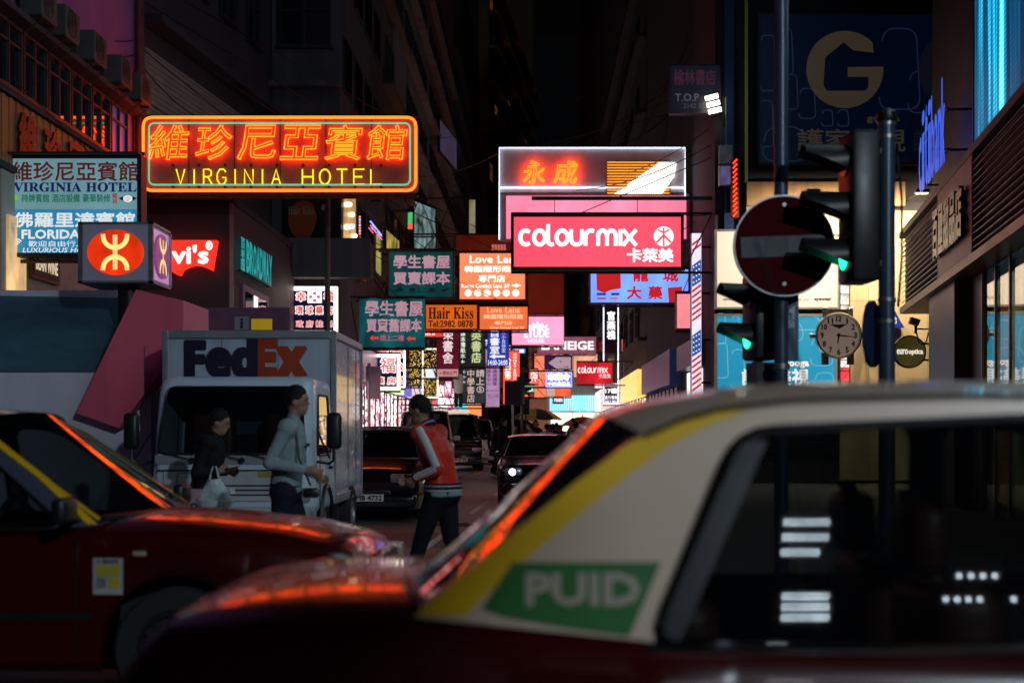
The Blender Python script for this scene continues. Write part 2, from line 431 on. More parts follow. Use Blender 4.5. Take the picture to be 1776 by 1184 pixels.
def AC():
    """window-box air conditioner"""
    r = thing('air_conditioner', 'x', 'air conditioner')
    MB().rbox((0, -.38, 0), (.75, 0, .55), .02, 1).build('casing', mat('ac_casing', (.10, .085, .085), .7, var=.3), r)
    f = MB()
    for k in range(3): f.tube([(.30 + .08 * (k + 1) * math.cos(t * R(30)), -.388, .275 + .08 * (k + 1) * math.sin(t * R(30))) for t in range(12)], .006, 4, True)
    for k in range(4): f.cyl((.30, -.388, .275), (.30 + .25 * math.cos(k * R(90)), -.388, .275 + .25 * math.sin(k * R(90))), .005, n=4)
    f.build('fan_guard', STEEL, r)
    b = MB()
    for x in (.08, .64): b.box((x, -.36, -.05), (x + .03, 0, -.005)); b.cyl((x + .015, -.34, -.05), (x + .015, -.01, -.3), .012, n=5)
    b.build('bracket', RUST, r)
    return r
ac0 = AC(); _ac = [0]
def put_ac(A, a, u, z, label):
    o = ac0 if not _ac[0] else copy_tree(ac0); _ac[0] = 1
    d = Vector((math.cos(a), math.sin(a))); o.location = (A[0] + d.x * u, A[1] + d.y * u, z); o.rotation_euler = (0, 0, a); o['label'] = label; o['group'] = 'air conditioners on the old facades'
    o.location += Vector((math.sin(a), -math.cos(a), 0)) * .09

MAUVE = mat('mauve_render', (.36, .14, .38), .8, var=.3, scale=1.0, bump=.2, streak=True)
DARKR = mat('dark_render', (.14, .10, .13), .85, var=.4, scale=.9, bump=.3, streak=True)
BROWNR = mat('brown_render', (.20, .13, .10), .85, var=.4, scale=.9, bump=.3, streak=True)
GREYR = mat('grey_render', (.22, .20, .21), .85, var=.4, scale=.9, bump=.3, streak=True)
BLACKR = mat('shaded_render', (.05, .045, .055), .85, var=.4, scale=.9, bump=.3, streak=True)  # near-black: the shade of the unlit upper walls is put into the colour
PANELB = mat('beige_cladding', (.52, .40, .24), .55, var=.10, scale=.8, streak=True)

# -- left corner building with the hotel's fascia
A1, B1 = (-8.6, 14.0), (-8.6, 30.5)
b1 = building('corner_building', 'mauve rendered corner building with ribbon windows behind the blue hotel sign', A1, B1, 26, 12, MAUVE,
              rows=[(6.98, 1.08, 1.15, 1.22, 7.2, 16.4)],
              lits={6: ('7068c8', .14)})
for z_, p_ in ((8.12, .30), (6.84, .14), (5.62, .14)): MB().box((-.02, -p_, z_), (16.3, -.004, z_ + .1)).build('ledge', BLACKR, b1)
mb = MB()
for k in range(60): u = 6.6 + k * .163; mb.box((u, -.05 - .02 * (k % 2), 5.74), (u + .155, -.004, 6.83))
mb.build('fascia_boards', mat('fascia_timber', (.42, .17, .06), .55, var=.3, scale=3, streak=True), b1)
for i, ch in enumerate('維珍尼亞賓館'):
    lettering(ch, (9.3 + i * 1.22, 5.9, 10.1 + i * 1.22, 6.68), mat('bronze_letter', (.03, .012, .01), .5), b1, bold=.03, y=-.09, ext=.05)
mb = MB(); mb.cyl((16.42, -.12, .15), (16.42, -.12, 25), .09, n=10)
for z in range(3, 25, 3): mb.cyl((16.42, -.12, z), (16.42, -.12, z + .12), .12, n=10)
mb.build('drain_pipe', mat('neon_red_pipe', (.22, .04, .03), .5, var=.4), b1)  # red of the neon light is put into the pipe's colour
for i, (u, z) in enumerate(((9.4, 8.27), (10.6, 8.27), (12.2, 8.27), (13.9, 8.27), (15.3, 8.27))):
    put_ac(A1, R(90), u, z, ['air conditioner on the ledge at the frame edge of mauve building', 'second air conditioner from the frame edge on the mauve building ledge', 'middle air conditioner on the mauve building ledge', 'fourth air conditioner on the mauve building ledge', 'air conditioner on the mauve building ledge next to the drain pipe'][i])
# lit shop strip under the hotel sign
s1 = thing('shop_front', 'small lit shop front with framed notice beneath the blue hotel sign', 'shop front', (-8.6, 22.6, 0), R(90))
MB().box((0, -.10, 2.4), (7.8, -.006, 5.6)).build('cladding', mat('shop_beige', (.45, .38, .32), .6, var=.2), s1)
MB().box((1.2, -.16, 4.0), (2.6, -.102, 4.55)).build('notice_frame', mat('brass_dark', (.12, .07, .02), .4, .6), s1)
MB().box((1.26, -.17, 4.06), (2.54, -.161, 4.49)).build('notice_board', mat('notice_dark', (.02, .02, .02), .5), s1)
lettering('BEAN WINE', (1.36, 4.16, 2.44, 4.38), lm('e8d0b0', .8), s1, '', .01, y=-.175)
MB().box((1.2, -.2, 4.62), (2.6, -.103, 4.68)).build('tube_lamp', em('ffd9a0', 2.0, band=0), s1)
MB().box((.2, -.14, 3.2), (1.0, -.102, 4.9)).build('window_pane', em('ffcf90', .55, True, .4, 3), s1)

# -- second building: podium with the red sign, tower above
PD = (-8.95, 32.0)
b2 = building('podium_building', 'dark brown podium block carrying the red batwing sign and teal lettering', (-9.6, 32.0), (-6.84, 32.0), 6.55, 8.5, mat('podium_dark', (.075, .04, .05), .6, var=.25, scale=1), z0=.1)
MB().box((2.7, -.02, .1), (2.79, 0, 6.6)).build('corner_trim', mat('corner_metal', (.55, .40, .38), .3, .6), b2)
MB().box((-.02, -.05, 6.552), (2.8, 8.4, 6.7)).build('roof_coping', BLACKR, b2)
# recess on the receding face; its purple light is put into the frame colour
MB().box((2.762, 1.0, 3.2), (2.80, 4.2, 4.85)).build('window_frame', mat('violet_lit_frame', (.32, .16, .36), .5), b2)
MB().box((2.802, 1.25, 3.35), (2.81, 3.9, 4.7)).build('window_pane', GLASSD, b2)
b2t = building('old_tenement', 'dark tenement with pale corrugated panel above the neon hotel sign', (-8.6, 30.9), (-7.57, 40.6), 30, 12, BLACKR,
               rows=[(12, 1.5, 1.2, 2.2, .8, 9), (15.2, 1.5, 1.2, 2.2, .8, 9)], ledges=[(10.3, .18, .5), (14.6, .12, .3)], z0=6.9)
mb = MB()
for k in range(26): z = 8.2 + k * .062; mb.box((.15, -.05 - .025 * (k % 2), z), (9.2, -.003, z + .06))
mb.build('corrugated_panel', mat('corrugated', (.42, .40, .36), .5, .3, var=.25, scale=2), b2t)

# -- third row: corner block and receding facades with shops
b3f = building('corner_tenement', 'grimy corner tenement with concrete balcony above the pharmacy sign', (-7.55, 40.6), (-5.6, 40.6), 26, 11.5, mat('grimy_wall', (.15, .12, .135), .85, var=.45, scale=1.2, bump=.4, streak=True),
               rows=[(12.4, 1.5, 1.5, 3, .2, 1.9), (15.6, 1.5, 1.5, 3, .2, 1.9)], ledges=[(11.2, .15, .4), (14.6, .15, .3)])
MB().box((-.05, -.75, 5.75), (2.9, -.004, 6.75)).build('balcony', CONC, b3f)
MB().box((-.05, -.75, 6.752), (2.9, -.65, 6.85)).build('balcony_coping', CONC, b3f)
MB().box((-.02, -.06, .15), (.55, -.003, 5.6)).build('yellow_door', mat('yellow_door', (.45, .30, .03), .5, var=.3), b3f)
mb = MB()
for x in (-.22, -.05): mb.cyl((x, -.14, .15), (x, -.14, 8.4), .02, n=5)
for k in range(18): mb.cyl((-.22, -.14, .6 + k * .42), (-.05, -.14, .6 + k * .42), .014, n=5)
mb.build('ladder', RUST, b3f)
def facade_row(name, label, x, y0, y1, H, m, z0, floors, lits=None, pitch=2.4, ww=1.5, side=-1, ledge=.35):
    A, B = ((x, y0), (x, y1)) if side < 0 else ((x, y1), (x, y0))
    L = y1 - y0
    return building(name, label, A, B, H, 12, m, rows=[(z0 + 3.1 * k, 1.6, ww, pitch, .6, L - .4) for k in range(floors)], lits=lits, ledges=[(z0 - .35 + 3.1 * k, .14, ledge) for k in range(floors)])
f3a = facade_row('tenement', 'tenement behind the green bookshop banners with a lamp-lit upper window', -5.604, 52.12, 60, 24, BROWNR, 5.2, 5, {0: ('ffd48a', .6), 4: ('ffcf80', .15)})
f3b = facade_row('tenement', 'grey tenement standing behind the orange contact lens signs', -5.6, 60.02, 74, 27, GREYR, 5.4, 6, {1: ('ffe0a0', .4), 7: ('ffd080', .12)})
f3c = facade_row('tenement', 'brown tenement further along behind the hanging vertical banners', -5.6, 74.02, 96, 32, BROWNR, 5.6, 7, {3: ('ffe2b0', .5), 15: ('ffcf90', .2)}, pitch=3.2)
f3d = facade_row('tenement', 'near-black tall tenement ending the row of hanging banners', -5.6, 96.02, 138, 44, BLACKR, 6, 8, {2: ('ffe2b0', .5)}, pitch=4.4, ww=2)
# side face of the corner tenement: lit first-floor room, bulbs and signs
mb = MB(); mb.box((1.952, .25, 6.9), (1.99, 3.3, 8.75)); mb.build('lit_window_frame', mat('pale_frame', (.4, .34, .3), .5), b3f)
MB().box((1.992, .4, 7.0), (2.0, 3.15, 8.65)).build('lit_pane', em('e8b070', .55, True, .45, 1.5), b3f)
lamps = MB()
for k in range(7): lamps.ball((2.06, .6 + (k % 4) * .62, 7.35 + .55 * (k // 4) + .1 * (k % 3)), .075, 8, 6)
lamps.build('window_bulbs', em('ffd898', 5, False, 0), b3f)
for k in range(3): MB().box((1.952, 4.1 + k * 2.3, 6.9), (1.98, 5.9 + k * 2.3, 8.6)).build('side_window_frame', FRAME_D, b3f); MB().box((1.983, 4.2 + k * 2.3, 7.0), (1.99, 5.8 + k * 2.3, 8.5)).build('side_pane', GLASSD if k != 2 else em('b8b060', .5, True, .5, 2), b3f)
for z in (11.3, 14.4, 17.5):
    for k in range(4):
        MB().box((1.952, .5 + k * 2.6, z), (2.0, 2.3 + k * 2.6, z + 1.6)).build('side_window_frame', FRAME_D, b3f); MB().box((2.002, .6 + k * 2.6, z + .1), (2.01, 2.2 + k * 2.6, z + 1.5)).build('side_pane', GLASSD, b3f)
for y, z, lab in ((43.2, 9.3, 'air conditioner on the tenement wall just above the lamp-lit upper window'), (46.5, 9.1, 'air conditioner above the blue neon edge on the tenement wall'), (55, 8.3, 'air conditioner on the brown tenement near the turquoise window box'), (64, 8.5, 'air conditioner on the grey tenement above the orange lens signs')):
    put_ac((-5.6, y), R(90), 0, z, lab)
# pale panel and side boards high on the row
o = thing('wall_panel', 'pale blank signboard fixed high on the dark tenement', 'signboard', (-5.6, 55.2, 14.8), R(90))
MB().box((0, -.14, 0), (4.5, -.02, 2.8)).build('board', mat('pale_board', (.30, .25, .27), .6), o)
MB().box((.1, -.015, .1), (4.4, .1, .2)).build('mount', STEEL, o)

# -- far buildings
b4 = building('apartment_block', 'distant apartment block with orange-lit balconies at the end of left row', (-4.75, 140), (-.4, 192), 62, 15, mat('ochre_render', (.26, .15, .07), .85, var=.4, scale=.5, bump=.2),
              rows=[(6 + 3.4 * k, 1.9, 2.6, 4.3, 1, 51) for k in range(13)], lits={k: ('ff9a40', .10 + .05 * (k % 3)) for k in range(2, 150, 5)}, ledges=[(5.2 + 3.4 * k, .3, 1.0) for k in range(13)])  # orange panes added in place of the light on the balconies
b5 = building('office_tower', 'dark tower block with a few lit windows in the distance', (13.2, 225), (30, 225), 62, 20, mat('tower_wall', (.03, .035, .05), .8, var=.2),
              rows=[(4 + 3.9 * k, 1.7, 2.4, 3.3, .9, 16.5) for k in range(15)], lits={47: ('ffd890', .8), 31: ('ffd070', .35), 52: ('c8e8ff', .25), 36: ('40d0b0', .25), 38: ('ffd8a0', .15), 41: ('ffe0a0', .12), 57: ('ffe8c0', .2), 66: ('fff0c0', .9), 63: ('ffe0a0', .3), 28: ('80e0d0', .1), 71: ('ffe8c0', .25)})
b6 = building('end_building', 'salmon lit low building closing the far end of the street', (-.6, 112), (4.6, 112), 9.0, 10, mat('salmon_wall', (.55, .26, .17), .7, var=.2), rows=[(6.2, 1.5, 1.1, 1.4, .3, 5)], lits={1: ('ffd9b0', 1.0), 2: ('ffb080', .8)})
b7 = building('dark_tower', 'black unlit tower rising behind the end of the street', (-12, 260), (12, 260), 74, 20, BLACKR, rows=[(30 + 4 * k, 1.8, 2.5, 6, 1, 22) for k in range(6)])

# -- right row
b8 = building('billboard_building', 'cream clad building carrying the big dark blue billboard', (4.5, 35.8), (11.5, 35.8), 24, 22, BLACKR, rows=[(13.5, 1.7, 1.5, 2.2, .5, 6.8), (17, 1.7, 1.5, 2.2, .5, 6.8)])  # near-black wall colour carries the shade around the lit cladding
# cladding joints: separate panels on the cream wall
k = 0
for zi in range(6):
    for xi in range(6):
        x0 = 3.12 + xi * .74; z = .2 + zi * 1.13
        MB().box((x0, -.05, z), (x0 + .73, -.004, z + 1.12)).build('cladding_panel', PANELB, b8)
MB().box((.75, -.35, 7.05), (4.7, -.004, 7.65)).build('ledge', mat('ledge_tan', (.34, .21, .11), .7, var=.35, streak=True, bump=.2), b8)
MB().box((.75, -.30, 6.35), (3.3, -.004, 7.04)).build('ledge_soffit', mat('soffit_grey', (.32, .31, .29), .6, var=.2), b8)
MB().box((.22, -.12, .15), (.46, -.003, 23)).build('corner_pier', mat('blue_pier', (.015, .04, .16), .4, .2), b8)
MB().box((.72, -.2, 7.66), (.80, -.004, 22)).build('gold_trim', mat('gold_trim', (.45, .25, .08), .3, .9), b8)
b9 = facade_row('row_building', 'dark building behind the large pink shop sign', 4.5, 58.02, 92, 40, BLACKR, 5.5, 6, {3: ('ffd9a0', .2)}, side=1, pitch=4)
b10 = facade_row('row_building', 'far dark building on the side of the white lit shop', 4.55, 92.02, 150, 46, BLACKR, 5.5, 5, {2: ('ffd9a0', .3)}, side=1, pitch=5)

# -- right corner building with louvred canopy and video screen
RA, RB = (8.02, 31.0), (4.95, 9.0)
L2, a2 = frame_of(RA, RB); dv = Vector((math.cos(a2), math.sin(a2)))
b11 = thing('corner_store', 'corner store with louvred metal canopy band below the blue video screen', 'building', (RA[0], RA[1], 0), a2)
MB().box((0, .6, .13), (L2, 9, 17)).build('wall', mat('store_dark', (.04, .035, .04), .5, var=.2), b11)
BAND = mat('band_metal', (.42, .36, .36), .42, .35, var=.15, scale=2)
MB().box((0, -.10, 3.98), (L2, .598, 4.12)).build('canopy_soffit', mat('soffit_bronze', (.20, .12, .08), .45, .4), b11)
MB().box((.02, .02, 4.122), (L2, .598, 5.62)).build('canopy_back', mat('band_black', (.01, .01, .012), .6), b11)
def u_at(px):
    # where the ray through pixel column px meets the store face
    k = (px - VX) / F; t = (k * RA[1] - RA[0]) / (dv.x - k * dv.y); return t
uA, uB = u_at(1636), u_at(1697)
SL = []
for s0, s1 in ((.02, uA - .03), (uB + .03, L2)):
    for k in range(13):
        z = 4.2 + k * .107
        M = MB(); M.add([(s0, -.09, z), (s1, -.09, z), (s1, -.015, z + .05), (s0, -.015, z + .05), (s0, -.09, z - .012), (s1, -.09, z - .012), (s1, -.015, z + .038), (s0, -.015, z + .038)],
              [(0, 1, 2, 3), (7, 6, 5, 4), (0, 4, 5, 1), (1, 5, 6, 2), (2, 6, 7, 3), (3, 7, 4, 0)]); M.build('louvre', BAND, b11)
MB().box((uA, -.10, 4.122), (uB, .018, 5.62)).build('fascia_panel', mat('fascia_plain', (.40, .33, .33), .5, .2, var=.15), b11)
MB().box((-.02, -.11, 5.621), (L2, .598, 5.75)).build('canopy_top', mat('band_dark', (.05, .045, .05), .5), b11)
for i, ch in enumerate('百屋甜品店'[::1][:5]):
    w = (uB - uA) / 5.6; lettering(ch, (uA + .12 + i * w, 4.45, uA + .12 + i * w + w * .85, 5.25), lm('f0e8d8', .25) if i < 0 else mat('letter_black', (.012, .01, .01), .35), b11, bold=.03, y=-.12, ext=.08)
PIL = mat('bronze_pillar', (.22, .085, .035), .45, .0, var=.25, streak=True)
MB().box((u_at(1608), .03, .14), (u_at(1652), .599, 3.97)).build('pillar', PIL, b11)
MB().box((u_at(1655), .28, .14), (u_at(1672), .599, 3.97)).build('pillar', mat('black_pillar', (.015, .012, .012), .4), b11)
MB().box((15, .03, .14), (16, .599, 3.97)).build('pillar', PIL, b11)
MB().box((u_at(1673), .30, .14), (13.0, .33, 3.96)).build('shop_glazing', glassmat('shop_glass', (.005, .005, .006), .8), b11)
MB().box((13.02, .30, .14), (14.98, .33, 3.96)).build('shop_glazing', glassmat('shop_glass', (.005, .005, .006), .8), b11)
for k in range(9):
    u = u_at(1676) + k * .72; hh = 1.9 + .55 * ((k * 7) % 3) / 2
    MB().box((u, .40, .3), (u + (.10 if k % 2 else .22), .55, hh + 1.2)).build('lit_column', em(['c89020', 'd06028', 'e0c890', 'a88828'][k % 4], [.6, .75, .48][k % 3], True, .48, 3), b11)
for k in range(6): MB().box((u_at(1673) + k * 1.15, .26, .14), (u_at(1673) + .06 + k * 1.15, .298, 3.96)).build('mullion', GALV, b11)
# video screen above the canopy: vertical light streaks, wide pale band at its near end
def screen_mat():
    m = bpy.data.materials.new('video_screen'); m.use_nodes = True; t = m.node_tree; b = t.nodes['Principled BSDF']
    b.inputs['Base Color'].default_value = (.01, .01, .012, 1); b.inputs['Roughness'].default_value = .4
    tc = t.nodes.new('ShaderNodeTexCoord'); sp = t.nodes.new('ShaderNodeSeparateXYZ'); t.links.new(tc.outputs['Object'], sp.inputs[0])
    n = t.nodes.new('ShaderNodeTexNoise'); n.inputs['Scale'].default_value = 1.0; n.inputs['Detail'].default_value = 5; n.inputs['Roughness'].default_value = .7
    mp = t.nodes.new('ShaderNodeMapping'); mp.inputs['Scale'].default_value = (1.9, 1, .05); t.links.new(tc.outputs['Object'], mp.inputs[0]); t.links.new(mp.outputs[0], n.inputs['Vector'])
    r = t.nodes.new('ShaderNodeValToRGB'); cr = r.color_ramp; cr.elements[0].position = .38; cr.elements[0].color = (.001, .012, .035, 1)
    for p, c in ((.5, (.0, .06, .13, 1)), (.58, (.01, .30, .48, 1)), (.68, (.15, .75, .85, 1))): e = cr.elements.new(p); e.color = c
    cr.elements[-1].position = .8; cr.elements[-1].color = (.6, .95, 1, 1)
    t.links.new(n.outputs['Fac'], r.inputs[0])
    # the picture on the screen turns pale grey past this column
    gt = t.nodes.new('ShaderNodeMath'); gt.operation = 'GREATER_THAN'; gt.inputs[1].default_value = SCR1; t.links.new(sp.outputs[0], gt.inputs[0])
    mx = t.nodes.new('ShaderNodeMix'); mx.data_type = 'RGBA'; t.links.new(gt.outputs[0], mx.inputs[0]); t.links.new(r.outputs[0], mx.inputs[6]); mx.inputs[7].default_value = (.30, .42, .45, 1)
    # LED rows
    w = t.nodes.new('ShaderNodeTexWave'); w.bands_direction = 'Z'; w.inputs['Scale'].default_value = 4.0; t.links.new(tc.outputs['Object'], w.inputs['Vector'])
    mr = t.nodes.new('ShaderNodeMapRange'); mr.inputs[3].default_value = .55; mr.inputs[4].default_value = 1.15; t.links.new(w.outputs['Fac'], mr.inputs[0])
    t.links.new(mx.outputs[2], b.inputs['Emission Color']); ms = t.nodes.new('ShaderNodeMath'); ms.operation = 'MULTIPLY'; ms.inputs[1].default_value = SCR_S
    t.links.new(mr.outputs[0], ms.inputs[0]); t.links.new(ms.outputs[0], b.inputs['Emission Strength']); return m
SCR0, SCR1, SCR_S = u_at(1658), u_at(1752), 2.6
scr = thing('video_screen', 'large cyan and white video screen on the corner store above the canopy', 'screen', (RA[0], RA[1], 0), a2)
MB().box((SCR0, .30, 5.9), (L2 - .2, .42, 16.5)).build('display', screen_mat(), scr)
mb = MB(); mb.box((SCR0 - .12, .28, 5.78), (SCR0 - .005, .594, 16.6)); mb.box((SCR0, .31, 16.502), (L2 - .2, .594, 16.62)); mb.box((SCR0, .422, 5.9), (L2 - .2, .594, 16.49)); mb.build('screen_frame', BLACKP, scr)
# ================================================================ signs
SGN = 'signs hanging over the street'
LX = lambda Y: -8.6 if Y < 31.5 else (-6.84 if Y < 40.4 else -5.6)     # left facade line
RX = lambda Y: 4.5 if Y > 35.8 else 7.9
def sign(name, label, rect, Y, Y2=None, depth=.22, face=None, frame=None, fw=.05, lines=(), shapes=(), arm=None, group=SGN, cat='sign', back=True, cab=None, rods=True, back_face=None):
    """box sign: cabinet, raised frame, back-lit face, lettering; rect in photograph pixels at its distance"""
    x0, y0, x1, y1 = rect; A = P(x0, y1, Y); B = P(x1, y1, Y2 or Y); W = (B.xy - A.xy).length; H = (y1 - y0) / F * Y
    a = math.atan2(B.y - A.y, B.x - A.x); r = thing(name, label, cat, A, a, group)
    frame = frame or STEEL
    U = lambda px: (px - x0) / (x1 - x0) * W
    V = lambda py: (y1 - py) / (y1 - y0) * H
    MB().box((.002, .002, .002), (W - .002, depth, H - .002)).build('cabinet', cab or frame, r)
    mb = MB(); d = .035
    mb.box((0, -d, 0), (fw, .0, H)); mb.box((W - fw, -d, 0), (W, .0, H)); mb.box((fw, -d, 0), (W - fw, 0, fw)); mb.box((fw, -d, H - fw), (W - fw, 0, H)); mb.build('frame', frame, r)
    if face: MB().box((fw, -.012, fw), (W - fw, 0, H - fw)).build('face', face, r)
    if face and back: MB().box((fw, depth + .002, fw), (W - fw, depth + .014, H - fw)).build('back_face', back_face or face, r)
    for ln in lines:
        t, bx0, by0, bx1, by1, m = ln[:6]; st = ln[6] if len(ln) > 6 else ''; bold = ln[7] if len(ln) > 7 else 0; kw = ln[8] if len(ln) > 8 else {}
        lettering(t, (U(bx0), V(by1), U(bx1), V(by0)), m, r, st, bold * V(y0) / max(1, (y1 - y0)), **kw)
    for pts, m in shapes: MB().poly([(U(px), V(py)) for px, py in pts], fn=lambda a, b: (a, -.0165, b)).build('symbol', m, r)
    if arm: arms(r, A, W, H, depth, arm, Y, a)
    return r
def arms(r, A, W, H, depth, side, Y, a):
    """steel outriggers from the sign back to the house wall, with a diagonal stay"""
    mb = MB(); y = depth / 2
    if side == 'L': e, u = LX(Y) - A.x, 0.0
    else: e, u = RX(Y) - A.x, W
    e = e / math.cos(a) if abs(math.cos(a)) > .3 else e
    s = 1 if side == 'L' else -1
    end = e + (-.02 * s)
    for v in (H + .04, -.05): mb.cyl((min(end, u) , y, v), (max(end, u) if side != 'L' else W, y, v), .035, n=6) if side == 'L' else mb.cyl((0, y, v), (end, y, v), .035, n=6)
    n = max(1, int(abs(u - end) / .6)); h0 = -.05
    for k in range(n):
        p, q = u + (end - u) * k / n, u + (end - u) * (k + 1) / n
        mb.cyl((p, y, H + .04 if k % 2 else h0), (q, y, h0 if k % 2 else H + .04), .018, n=5)
    mb.cyl((u + (W * .6 if side == 'L' else -W * .6), y, H + .04), (end, y, H + 1.3 + abs(end - u) * .25), .012, n=5)
    for f in (.2, .8): mb.cyl((W * f, y, H - .004), (W * f, y, H + .045), .02, n=5); mb.cyl((W * f, y, -.055), (W * f, y, .004), .02, n=5)
    mb.build('bracket', RUST, r)
def circ(cx, cy, r, n=16, ry=None): return arc(cx, cy, r, 0, 360 * (n - 1) / n, n - 1, ry)
def arrow(x0, x1, yc, h, left=True):
    xm = x0 + (x1 - x0) * .38 if left else x1 - (x1 - x0) * .38
    p = [(x0, yc), (xm, yc - h), (xm, yc - h * .4), (x1, yc - h * .4), (x1, yc + h * .4), (xm, yc + h * .4), (xm, yc + h)]
    return p if left else [(x0 + x1 - a, b) for a, b in p]

# ---- the big neon hotel sign
r = thing('neon_hotel_sign', 'large neon sign with orange tube characters and yellow Latin letters over the street', 'sign', P(248, 334, 30.3), 0, SGN)
s = F / 30.3; NW, NH = (724 - 248) / s, (334 - 203) / s
nu = lambda px: (px - 248) / s
nv = lambda py: (334 - py) / s
box = rpoly([(.0, .0), (NW, .0), (NW, NH), (.0, NH)], .22, 6)
MB().prism(box, .0, .35).build('cabinet', mat('neon_board', (.34, .13, .10), .6, var=.35, scale=2, bump=.1), r)
for k in range(1, 6): MB().box((k * NW / 6 - .006, -.008, .05), (k * NW / 6 + .006, -.001, NH - .05)).build('board_joint', mat('joint_dark', (.02, .015, .015), .7), r)
ORN = em((1.0, .052, .003), 10, True, 0); YEL = em((1.0, .70, .015), 1.5, True, 0); ORB = em((1.0, .11, .008), 4.0, True, 0); GRN = em((.16, .75, .42), .75, True, 0)
def border(inset, y, rad, m, nm, rr):
    MB().tube([(a, y, b) for a, b in rpoly([(inset, inset), (NW - inset, inset), (NW - inset, NH - inset), (inset, NH - inset)], rr, 6)], rad, 6, closed=True).build(nm, m, r)
border(.03, -.09, .030, ORB, 'outer_border_tube', .2); border(.15, -.09, .020, GRN, 'inner_border_tube', .13)
chars = [(262, 328), (343, 402), (416, 480), (490, 555), (566, 628), (638, 704)]
for ch, (a, b) in zip('維珍尼亞賓館', chars): neon_text(ch, (nu(a), nv(278), nu(b), nv(219)), .015, ORN, r, y=-.075, shear=.12)
STK = {'V': [[(0, 1), (.5, 0), (1, 1)]], 'I': [[(.5, 1), (.5, 0)]], 'R': [[(0, 0), (0, 1), (.6, 1), (.9, .88), (.9, .62), (.6, .5), (0, .5)], [(.5, .5), (1, 0)]], 'G': [[(1, .82), (.75, 1), (.3, 1), (.0, .7), (0, .3), (.3, 0), (.75, 0), (1, .2), (1, .45), (.6, .45)]], 'N': [[(0, 0), (0, 1), (1, 0), (1, 1)]],
    'A': [[(0, 0), (.5, 1), (1, 0)], [(.2, .35), (.8, .35)]], 'H': [[(0, 0), (0, 1)], [(1, 0), (1, 1)], [(0, .5), (1, .5)]], 'O': [[(.5 + .5 * math.cos(R(a)), .5 + .5 * math.sin(R(a))) for a in range(0, 361, 24)]], 'T': [[(0, 1), (1, 1)], [(.5, 1), (.5, 0)]], 'E': [[(1, 1), (0, 1), (0, 0), (1, 0)], [(0, .5), (.8, .5)]], 'L': [[(0, 1), (0, 0), (1, 0)]]}
def stroke_neon(word, px0, px1, r_):
    """one bent glass tube per stroke"""
    n_ = len(word); pitch = (px1 - px0) / n_
    for i, ch in enumerate(word):
        w_ = pitch * (.62 if ch not in 'I' else .2); x_ = px0 + i * pitch + (pitch - w_) / 2
        for st_ in STK[ch]: MB().tube([(nu(x_ + w_ * a), -.09, nv(321) + b * (nv(295) - nv(321))) for a, b in st_], .017, 6).build('neon_letter_tube', YEL, r_)
stroke_neon('VIRGINIA', 303, 492, r); stroke_neon('HOTEL', 520, 668, r)
for k in range(9):
    for v in (nv(322), nv(284)): MB().box((nu(300 + k * 45), -.12, v - .06), (nu(300 + k * 45) + .035, -.002, v - .02)).build('tube_clip', mat('clip', (.05, .03, .03), .5), r)
mb = MB(); arms_y = .17
for v in (-.06, NH + .03): mb.cyl((-.2, arms_y, v), (NW, arms_y, v), .05, n=6)
for f in (.08, .35, .65, .92): mb.cyl((NW * f, arms_y, -.06), (NW * f, arms_y, .02), .03, n=6); mb.cyl((NW * f, arms_y, NH - .02), (NW * f, arms_y, NH + .04), .03, n=6)
mb.box((-.25, -.05, -.4), (-.18, .4, NH + .5)); mb.box((-.02, .1, NH * .3), (-.2, .2, NH * .3 + .08)); mb.box((-.02, .1, NH * .7), (-.2, .2, NH * .7 + .08)); mb.build('bracket', RUST, r)
mb = MB()
for k in range(4): mb.cyl((NW * (.3 + .2 * k), arms_y, NH + .03), (-.2, arms_y, NH + 1.6 + .5 * k), .012, n=5)
mb.build('stay_wires', STEEL, r)

# ---- blue and white hotel lightbox
MAR, NAVY, GRNP = lm('4a1418', 1), lm('101850', 1), lm('0c5c40', 1)
r = sign('hotel_lightbox', 'blue and white lightbox of two hotels hanging in front of mauve building', (13, 268, 246, 446), 23.2, depth=.3, frame=mat('sign_black', (.012, .012, .014), .45), fw=.07,
     face=em('8fc4cc', .46, True, .12, 1.2), arm='L', lines=[('維珍尼亞賓館', 22, 281, 240, 314, MAR, '', .6), ('VIRGINIA HOTEL', 24, 317, 237, 333, NAVY, 'serif', .3), ('持牌賓館 酒店設備 豪華裝修', 38, 337, 192, 351, GRNP, '', .25),
     ('電視', 195, 336, 204, 354, lm('901818'), '', .15, {'vert': True})],
     shapes=[([(16.5, 363), (243, 363), (243, 441), (16.5, 441)], em('3aa8dc', .49, True, .12, 1.2)), (circ(222, 345, 8, 20, 6), lm('d8e8e8')), ([(206, 344), (214, 341), (214, 349)], lm('101010')), ([(238, 344), (230, 341), (230, 349)], lm('101010')), (circ(222, 345, 5.5, 16, 4), lm('a02020')), (circ(28, 343, 4.5, 12), lm('7aa840'))])
s = F / 23.2; U = lambda px: (px - 13) / s
V = lambda py: (446 - py) / s
WHT = lm('e4ecec', .85)
for t, a, b, c, d, st, bo in (('佛羅里達賓館', 24, 369, 234, 394, '', .007), ('FLORIDA HOTEL', 38, 399, 226, 414, 'sans', 0), ('歡迎自由行人住 團體預訂', 50, 418, 236, 428, '', .001), ('LUXURIOUS HOTEL FACILITIES', 40, 430, 238, 438, 'ital', 0)):
    lettering(t, (U(a), V(d), U(c), V(b)), WHT, r, st, bo, y=-.020)
mb = MB()
for k in (1, 2, 3):
    for q in strip2d(arc(U(29), V(426), .022 * k * 1.6, 40, 140, 8), .018): mb.add([(p.x, -.0205, p.y) for p in q], [(0, 1, 2, 3)])
mb.build('wireless_symbol', WHT, r)
